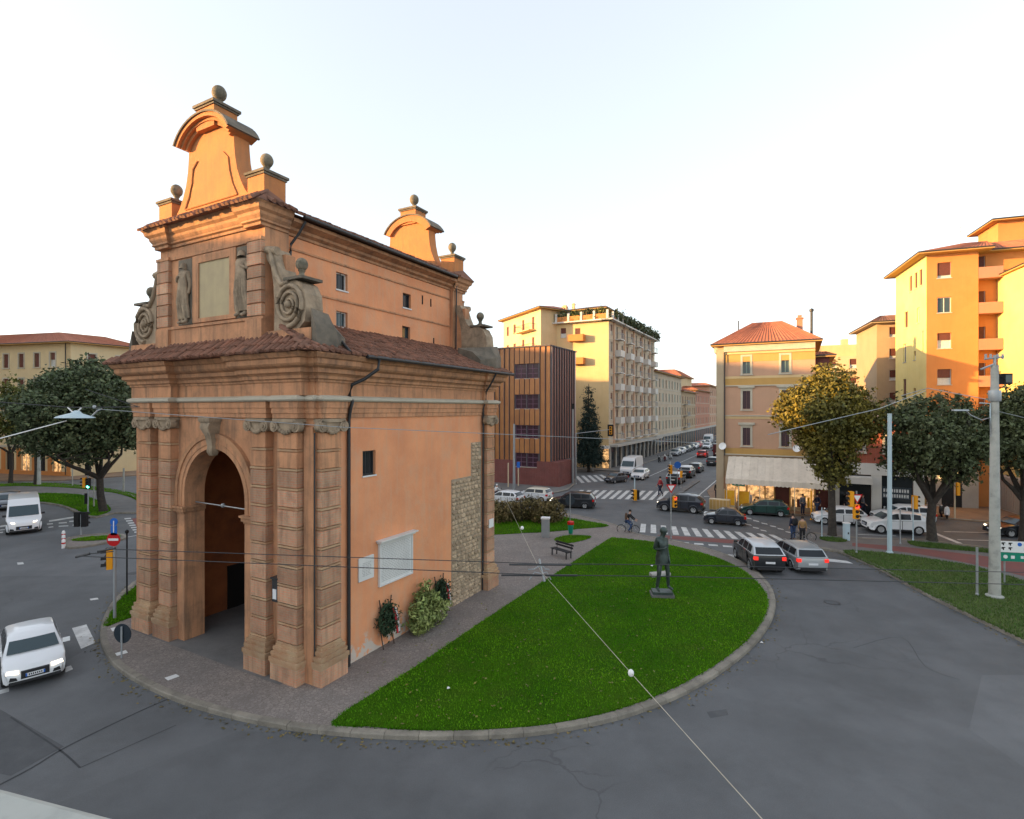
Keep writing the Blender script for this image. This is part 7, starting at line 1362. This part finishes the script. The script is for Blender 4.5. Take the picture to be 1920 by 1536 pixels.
# ------------------------------------------------ overhead wires
def wire(pts, r, label, m='galvanised', sag=0.0, group='overhead wires'):
    P = [Vector(q) for q in pts]; out = []
    for a, c in zip(P, P[1:]): out += [a.lerp(c, k / 10) - Vector((0, 0, sag * 4 * (k / 10) * (1 - k / 10))) for k in range(10)]
    out.append(P[-1]); t = thing('overhead_wire', P[0], 0, label, 'wire', group); MB().tube([q - P[0] for q in out], r, 5).build('cable', m, t, 60); return t
wire([AT(180, 767, 14), AT(640, 801, 15), AT(1345, 832, 19)], .009, 'thin grey span wire from the hanging lamp across the gate capitals', 'pole_grey', sag=.0)
wire([AT(-60, 838, 12), AT(125, 789, 14)], .014, 'pale wire running from the left edge to the hanging lamp', 'sign_white'); wire([AT(-50, 750, 14), AT(128, 764, 14), AT(182, 764, 14), AT(262, 763, 14)], .012, 'dark wire passing behind the hanging lamp', 'dark_metal'); wire([AT(160, 730, 14), AT(260, 763, 14)], .01, 'faint slanting wire above the hanging lamp', 'dark_metal')
wire([AT(215, 1030, 13.9), AT(1010, 1057, 13.8), AT(1242, 1059, 13.8), AT(2000, 1075, 15)], .011, 'upper of the two trolley wires before the gate arch', 'dark_metal'); wire([AT(150, 1043, 13.3), AT(1015, 1078, 13.1), AT(1260, 1081, 13.1), AT(2000, 1098, 14)], .011, 'lower of the two trolley wires before the gate arch', 'dark_metal')
wire([AT(1440, 1548, 4.0), AT(1183, 1262, 7.9), AT(1013, 1070, 13.2), AT(962, 965, 19), AT(935, 910, 26)], .0045, 'pale stay wire running from below the viewer over the lawn', 'stone_trim')
wire([AT(1440, 815, 26), AT(1650, 766, 30), AT(1735, 733, 33)], .022, 'thick pale cable rising through the golden tree', 'galvanised'); wire([AT(1690, 742, 30), AT(1740, 728, 30), AT(1865, 752, 27)], .02, 'grey cable from the big pole through the dark tree', 'galvanised'); wire([AT(1865, 770, 27), AT(1990, 800, 26)], .014, 'grey cable leaving the big pole to the right', 'galvanised')
t = thing('wire_insulator', AT(1183, 1262, 7.9), 0, 'white ceramic insulator on the pale stay wire above the lawn', 'insulator'); b = MB(); b.ball((0, 0, 0), .045, 1.2, 12, 8); b.build('bead', 'sign_white', t, 60)
t = thing('wire_insulator', AT(979, 990, 17.0), 0, 'small white insulator on the stay wire before the hedge', 'insulator'); b = MB(); b.ball((0, 0, 0), .055, 1.1, 12, 8); b.build('bead', 'sign_white', t, 60)
t = thing('trolley_fitting', AT(1015, 1068, 13.3), 0, 'grey trolley wire hanger with dark insulating bars over the path', 'fitting'); b = MB()
for dx, dz in ((-.33, .13), (.2, .13), (-.3, -.12), (.24, -.12)): b.tube([(dx, 0, dz - .13), (dx * .55, 0, dz * .3 - .03), (0, 0, .12 if dz > 0 else -.1)], .014, 5)
b.tube([(-.05, .05, .25), (0, 0, 0), (.08, -.05, -.28)], .03, 6); b.build('hanger', 'galvanised', t, 50)
for x0, x1, dz in ((-.8, .75, .125), (-1.0, .9, -.14)): b = MB(); b.tube([(x0, .0, dz), (x1, 0, dz - .01)], .024, 6); b.build('insulating_bar', 'dark_metal', t)
t = thing('trolley_fitting', AT(205, 1034, 13.6), 0, 'dark trolley wire hanger in front of the yellow signal head', 'fitting'); b = MB(); b.tube([(-.3, 0, 0), (.15, 0, .08)], .03, 6); b.tube([(-.85, .0, -.14), (-.5, 0, -.06)], .035, 6); b.tube([(-.5, 0, -.06), (.1, 0, .0)], .014, 5); b.build('hanger', 'dark_metal', t)
t = thing('hanging_lamp', AT(140, 779, 14), 0, 'white street lamp hanging from wires before the large oak', 'street lamp'); b = MB(); b.loft([[(x, y * w_, z * h_ - .07) for y, z in ((-1, 0), (1, 0), (.7, .6), (0, 1), (-.7, .6))] for x, w_, h_ in ((-.5, .06, .03), (-.42, .13, .06), (-.12, .16, .13), (0, .17, .2), (.12, .17, .2), (.2, .16, .12), (.44, .12, .05), (.52, .05, .03))]); b.build('housing', 'pole_blue', t, 35); b = MB(); b.tube([(-.18, 0, .21), (-.06, 0, .09), (.06, 0, .09), (.18, 0, .2)], .018, 6); b.build('hook', 'sign_white', t); b = MB(); b.tube([(.45, 0, -.02), (.6, 0, .12), (.72, 0, .17)], .02, 5); b.ball((.52, 0, .22), .05, 1, 8, 5); b.build('tail', 'galvanised', t)
# ------------------------------------------------ people, bicycles, scooters
def face(d): return math.atan2(d[0], -d[1])
p = G(1178, 1001); rz = face((.95, -.3)); bicycle(p, rz, 'bicycle ridden along the lawn edge'); person(p, rz, 'person in black jacket and jeans riding a bicycle by the lawn', 'cloth_black', 'cloth_jeans', RIDE, sc=1.05, bag='cloth_brown')
p = G(1487, 1012); person(p, face((-.2, 1)), 'person in navy jacket with backpack seen from behind at the crossing', 'cloth_navy', 'cloth_jeans', {}, sc=1.08, bag='cloth_black')
p = G(1507, 1016); rz = face((.9, -.1)); bicycle(p, rz, 'grey bicycle stopped at the end of the zebra crossing', 'paint_grey'); person(p + Vector((-.1, .0, 0)), face((.4, .9)), 'person in tan jacket standing astride a bicycle', 'cloth_tan', 'cloth_black', {}, sc=1.03)
p = G(1238, 931); person(p, face((-1, -.1)), 'person in red top and dark trousers walking over the far crossing', 'cloth_red', 'cloth_navy', WALK, sc=1.25, hat='cloth_black')
p = G(1345, 939); person(p, face((.3, 1)), 'person in dark coat walking towards the street by the corner shop', 'cloth_black', 'cloth_navy', WALK, sc=1.15)
p = G(109, 892); person(p, face((.8, -.4)), 'person in black walking past the cream corner house', 'cloth_black', 'cloth_black', WALK, sc=1.15)
for k, (x, y, top, lg, d, lab) in enumerate(((1505, 958, 'cloth_grey', 'cloth_navy', (.2, -1), 'person in grey standing right of the shop door'), (1532, 957, 'cloth_navy', 'cloth_jeans', (-1, -.2), 'person in navy beside the tree trunk by the shop window'), (1588, 957, 'cloth_black', 'cloth_black', (0, -1), 'person in black left of the give way sign'), (1618, 958, 'cloth_grey', 'cloth_navy', (.7, -.6), 'person in grey before the dark shopfront'), (1630, 957, 'cloth_tan', 'cloth_brown', (-.6, -.8), 'person in tan by the cream signal mast'), (1640, 958, 'cloth_white', 'cloth_navy', (.2, 1), 'person in white left of the cream signal mast'), (1683, 958, 'cloth_tan', 'cloth_navy', (0, -1), 'person in brown below the lettered shop sign'), (1697, 957, 'cloth_navy', 'cloth_black', (.5, -1), 'person in navy right of the lettered shop sign'))):
    p = G(x, y + 8, .12); person(p, face(d), lab, top, lg, WALK if k % 2 else {}, sc=1.08, group='people before the shops')
for k in range(4):
    p = L(-7.6 + (k % 2) * .5, 84.5 + k * 2.3); scooter(p, face(gm), ['black scooter parked behind the white cars in the street', 'dark red scooter parked in the street row', 'white scooter parked in the street row', 'silver scooter at the far end of the street row'][k], ('paint_black', 'paint_darkred', 'paint_white', 'paint_silver')[k], 'scooters parked in the street')
p = G(931, 938); scooter(p, face((.8, .5)), 'dark blue scooter half hidden by the gate corner', 'paint_navy'); person(p, face((.8, .5)), 'person in white helmet and red top riding a scooter by the gate corner', 'cloth_white', 'cloth_navy', SIT, hat='cloth_white', sc=1.05)
for k, (x, y, m_) in enumerate(((1730, 965, 'paint_red'), (1765, 968, 'paint_black'), (1775, 971, 'paint_white'))):
    p = G(x, y, .12); scooter(p, face((-.6, -.8)), ['red scooter parked right of the white estate car', 'black scooter on the pavement behind the dark tree', 'white scooter nearest the orange block entrance'][k], m_, 'scooters on the right pavement')
# the bronze statue on the lawn
p = G(1241, 1117, .15); t = thing('bronze_statue', p, R(-6), 'tall dark green bronze figure standing on a low slab on the lawn', 'statue')
b = MB(); b.box(-.56, .56, -.38, .38, 0, .13); b.build('plinth', 'paving', t); b = MB(); b.box(-.48, .48, -.32, .32, .13, .26); b.build('bronze_base', 'bronze', t)
J = dict(STAND); J.update(elR=(-.22, .04, 1.15), wrR=(-.08, -.2, 1.2), palmR=(-.03, -.22, 1.25), elL=(.21, .06, 1.13), wrL=(.17, -.08, .9), palmL=(.15, -.12, .84), knR=(-.13, -.05, .5), anR=(-.15, .02, .09), toeR=(-.19, -.14, .04), knL=(.15, -.06, .5), anL=(.2, -.02, .09), toeL=(.24, -.18, .04), hipL=(.13, 0, .92), hipR=(-.07, 0, .88), pelvis=(.035, 0, .95), spine=(.02, 0, 1.13), chest=(-.015, -.02, 1.34), neck=(-.01, -.02, 1.49), head=(.01, -.05, 1.57), crown=(.02, -.065, 1.66), top=(.02, -.05, 1.73), shL=(.15, .02, 1.4), shR=(-.18, -.03, 1.44))
S_ = 1.82
e = bpy.data.objects.new('figure', None); C.objects.link(e); e.parent = t; e.location = (0, 0, .26); e.rotation_euler = (0, 0, R(28))
skin('body', J, BODY_E, 1.02, 'bronze', e, S_, extra=hands(J)); skin('coat', J, [('pelvis', 'spine'), ('spine', 'chest')] + [q for s in 'LR' for q in (('chest', 'sh' + s), ('sh' + s, 'el' + s), ('pelvis', 'hip' + s))], 1.2, 'bronze', e, S_)
b = MB(); b.loft([[((w_ * S_) * math.cos(a) * (1 + .06 * math.sin(5 * a)), (d_ * S_) * math.sin(a) * (1 + .06 * math.cos(7 * a)), z * S_) for a in [2 * PI * q / 24 for q in range(24)]] for z, w_, d_ in ((1.1, .14, .12), (.95, .165, .14), (.84, .175, .15), (.74, .18, .15))], False); b.build('coat_skirt', 'bronze', e, 60)
h = Vector(J['crown']) * S_; b = MB(); b.lathe([(.11 * S_ * math.cos(a), .1 * S_ * math.sin(a)) for a in (-.6, -.2, .3, .8, 1.2, 1.57)], h + Vector((0, .03, .01)), 14); b.build('hair', 'bronze', e, 60)
b = MB(); [b.ball(h + Vector((q, -.15, -.06)), .02, 1, 6, 4) for q in (-.06, .06)]; b.lathe([(.028, -.05), (.012, .04)], h + Vector((0, -.17, -.1)), 6); b.build('face', 'bronze', e, 60)
t = thing('stone_slab', G(1236, 1079, .15), R(20), 'low grey stone slab lying behind the statue on the lawn', 'stone'); b = MB(); b.loft([[(x * f, y * f, z) for x, y in ((-.6, -.2), (.6, -.25), (.68, .15), (-.5, .25))] for z, f in ((0, 1), (.13, 1), (.17, .94))]); b.build('slab', 'b_grey', t); b = MB(); b.box(-.4, .4, -.262, -.255, .05, .1); b.build('inscription', 'engraving', t)
# litter, drain covers
for k, (x, y, r) in enumerate(((841, 1294, .05), (1222, 1063, .07), (1428, 1208, .05))):
    t = thing('litter', G(x, y, .15), k, ['scrap of white paper on the lawn near the front kerb', 'white crumpled paper left of the statue', 'scrap of white paper by the right kerb of the lawn'][k], 'litter', 'paper scraps on the lawn'); b = MB(); b.add([(-r, -r, .06), (r, -r * .8, .08), (r * .9, r, .06), (-r, r * .8, .09), (0, 0, .12)], [(0, 1, 4), (1, 2, 4), (2, 3, 4), (3, 0, 4)]); b.build('paper', 'sign_white', t)
# fallen leaves: in the gutters, on the lawn and the paving
def litter_leaves(name, pts, m):
    n = len(pts); p = np.array(pts); a = RNG.uniform(0, 2 * PI, n); s = RNG.uniform(.03, .07, n); d = np.c_[np.cos(a), np.sin(a), RNG.normal(0, .2, n)] * s[:, None]; e = np.c_[-np.sin(a), np.cos(a), RNG.normal(0, .3, n)] * s[:, None] * .6
    leafmesh(name, np.stack([p - d, p + e, p + d, p - e], 1).reshape(-1, 3), 4, m)['kind'] = 'stuff'
gut = []
for ln_, cnt in ((isl, 900), (med, 700)):
    for _ in range(cnt):
        i = RNG.integers(len(ln_)); a_, b_ = ln_[i], ln_[(i + 1) % len(ln_)]; t_ = RNG.random(); q = a_.lerp(b_, t_); dd = (b_ - a_).normalized(); o_ = -abs(RNG.normal(0, .22)) - .03; gut.append((q.x - dd.y * o_, q.y + dd.x * o_, .015))
litter_leaves('fallen_leaves', gut, 'leaf_brown')
lw = []
for _ in range(420):
    q = G(RNG.uniform(640, 1430), RNG.uniform(1030, 1360), .15)
    lw.append((q.x, q.y, .2))
lw = [q for q in lw if (lambda P_: sum(((P_[i].y > q[1]) != (P_[i - 1].y > q[1])) and (q[0] < (P_[i - 1].x - P_[i].x) * (q[1] - P_[i].y) / (P_[i - 1].y - P_[i].y + 1e-9) + P_[i].x) for i in range(len(P_))) % 2)([G(*z, .15) for z in lawn_px])]
litter_leaves('fallen_leaves', lw + [(*L(RNG.uniform(.3, 2.2), RNG.uniform(0, 12))[:2], .145) for _ in range(60)], 'leaf_yellow')
# iron covers and gully grates in the carriageway
for x, y, lab in ((1560, 1130, 'round iron manhole cover in the road right of the lawn'), (250, 1075, 'round iron manhole cover in the road left of the gate')):
    t = thing('manhole_cover', G(x, y), 0, lab, 'manhole cover'); b = MB(); b.lathe([(.36, .004), (.36, .008), (.3, .009)], (0, 0, 0), 24); b.build('ring', 'dark_metal', t); b = MB(); b.lathe([(.29, .004), (.29, .011)], (0, 0, 0), 24); b.build('lid', 'asphalt_patch', t)
# window ledge of the viewer's building at the lower left
t = thing('window_ledge', (-1.42, 1.62, 8.3), R(-15.3), 'pale stone ledge of the viewer building at the bottom left corner', 'ledge'); b = MB(); b.loft([[(x, y, z) for y, z in ((-.35, -.12), (.0, -.12), (.03, -.08), (.03, -.02), (.0, 0), (-.35, .01))] for x in (-1.2, .9)]); b.build('slab', 'concrete_pole', t)
b = MB(); b.box(-1.2, .9, -.3, -.1, -.6, -.121); b.build('support', 'b_beige', t)
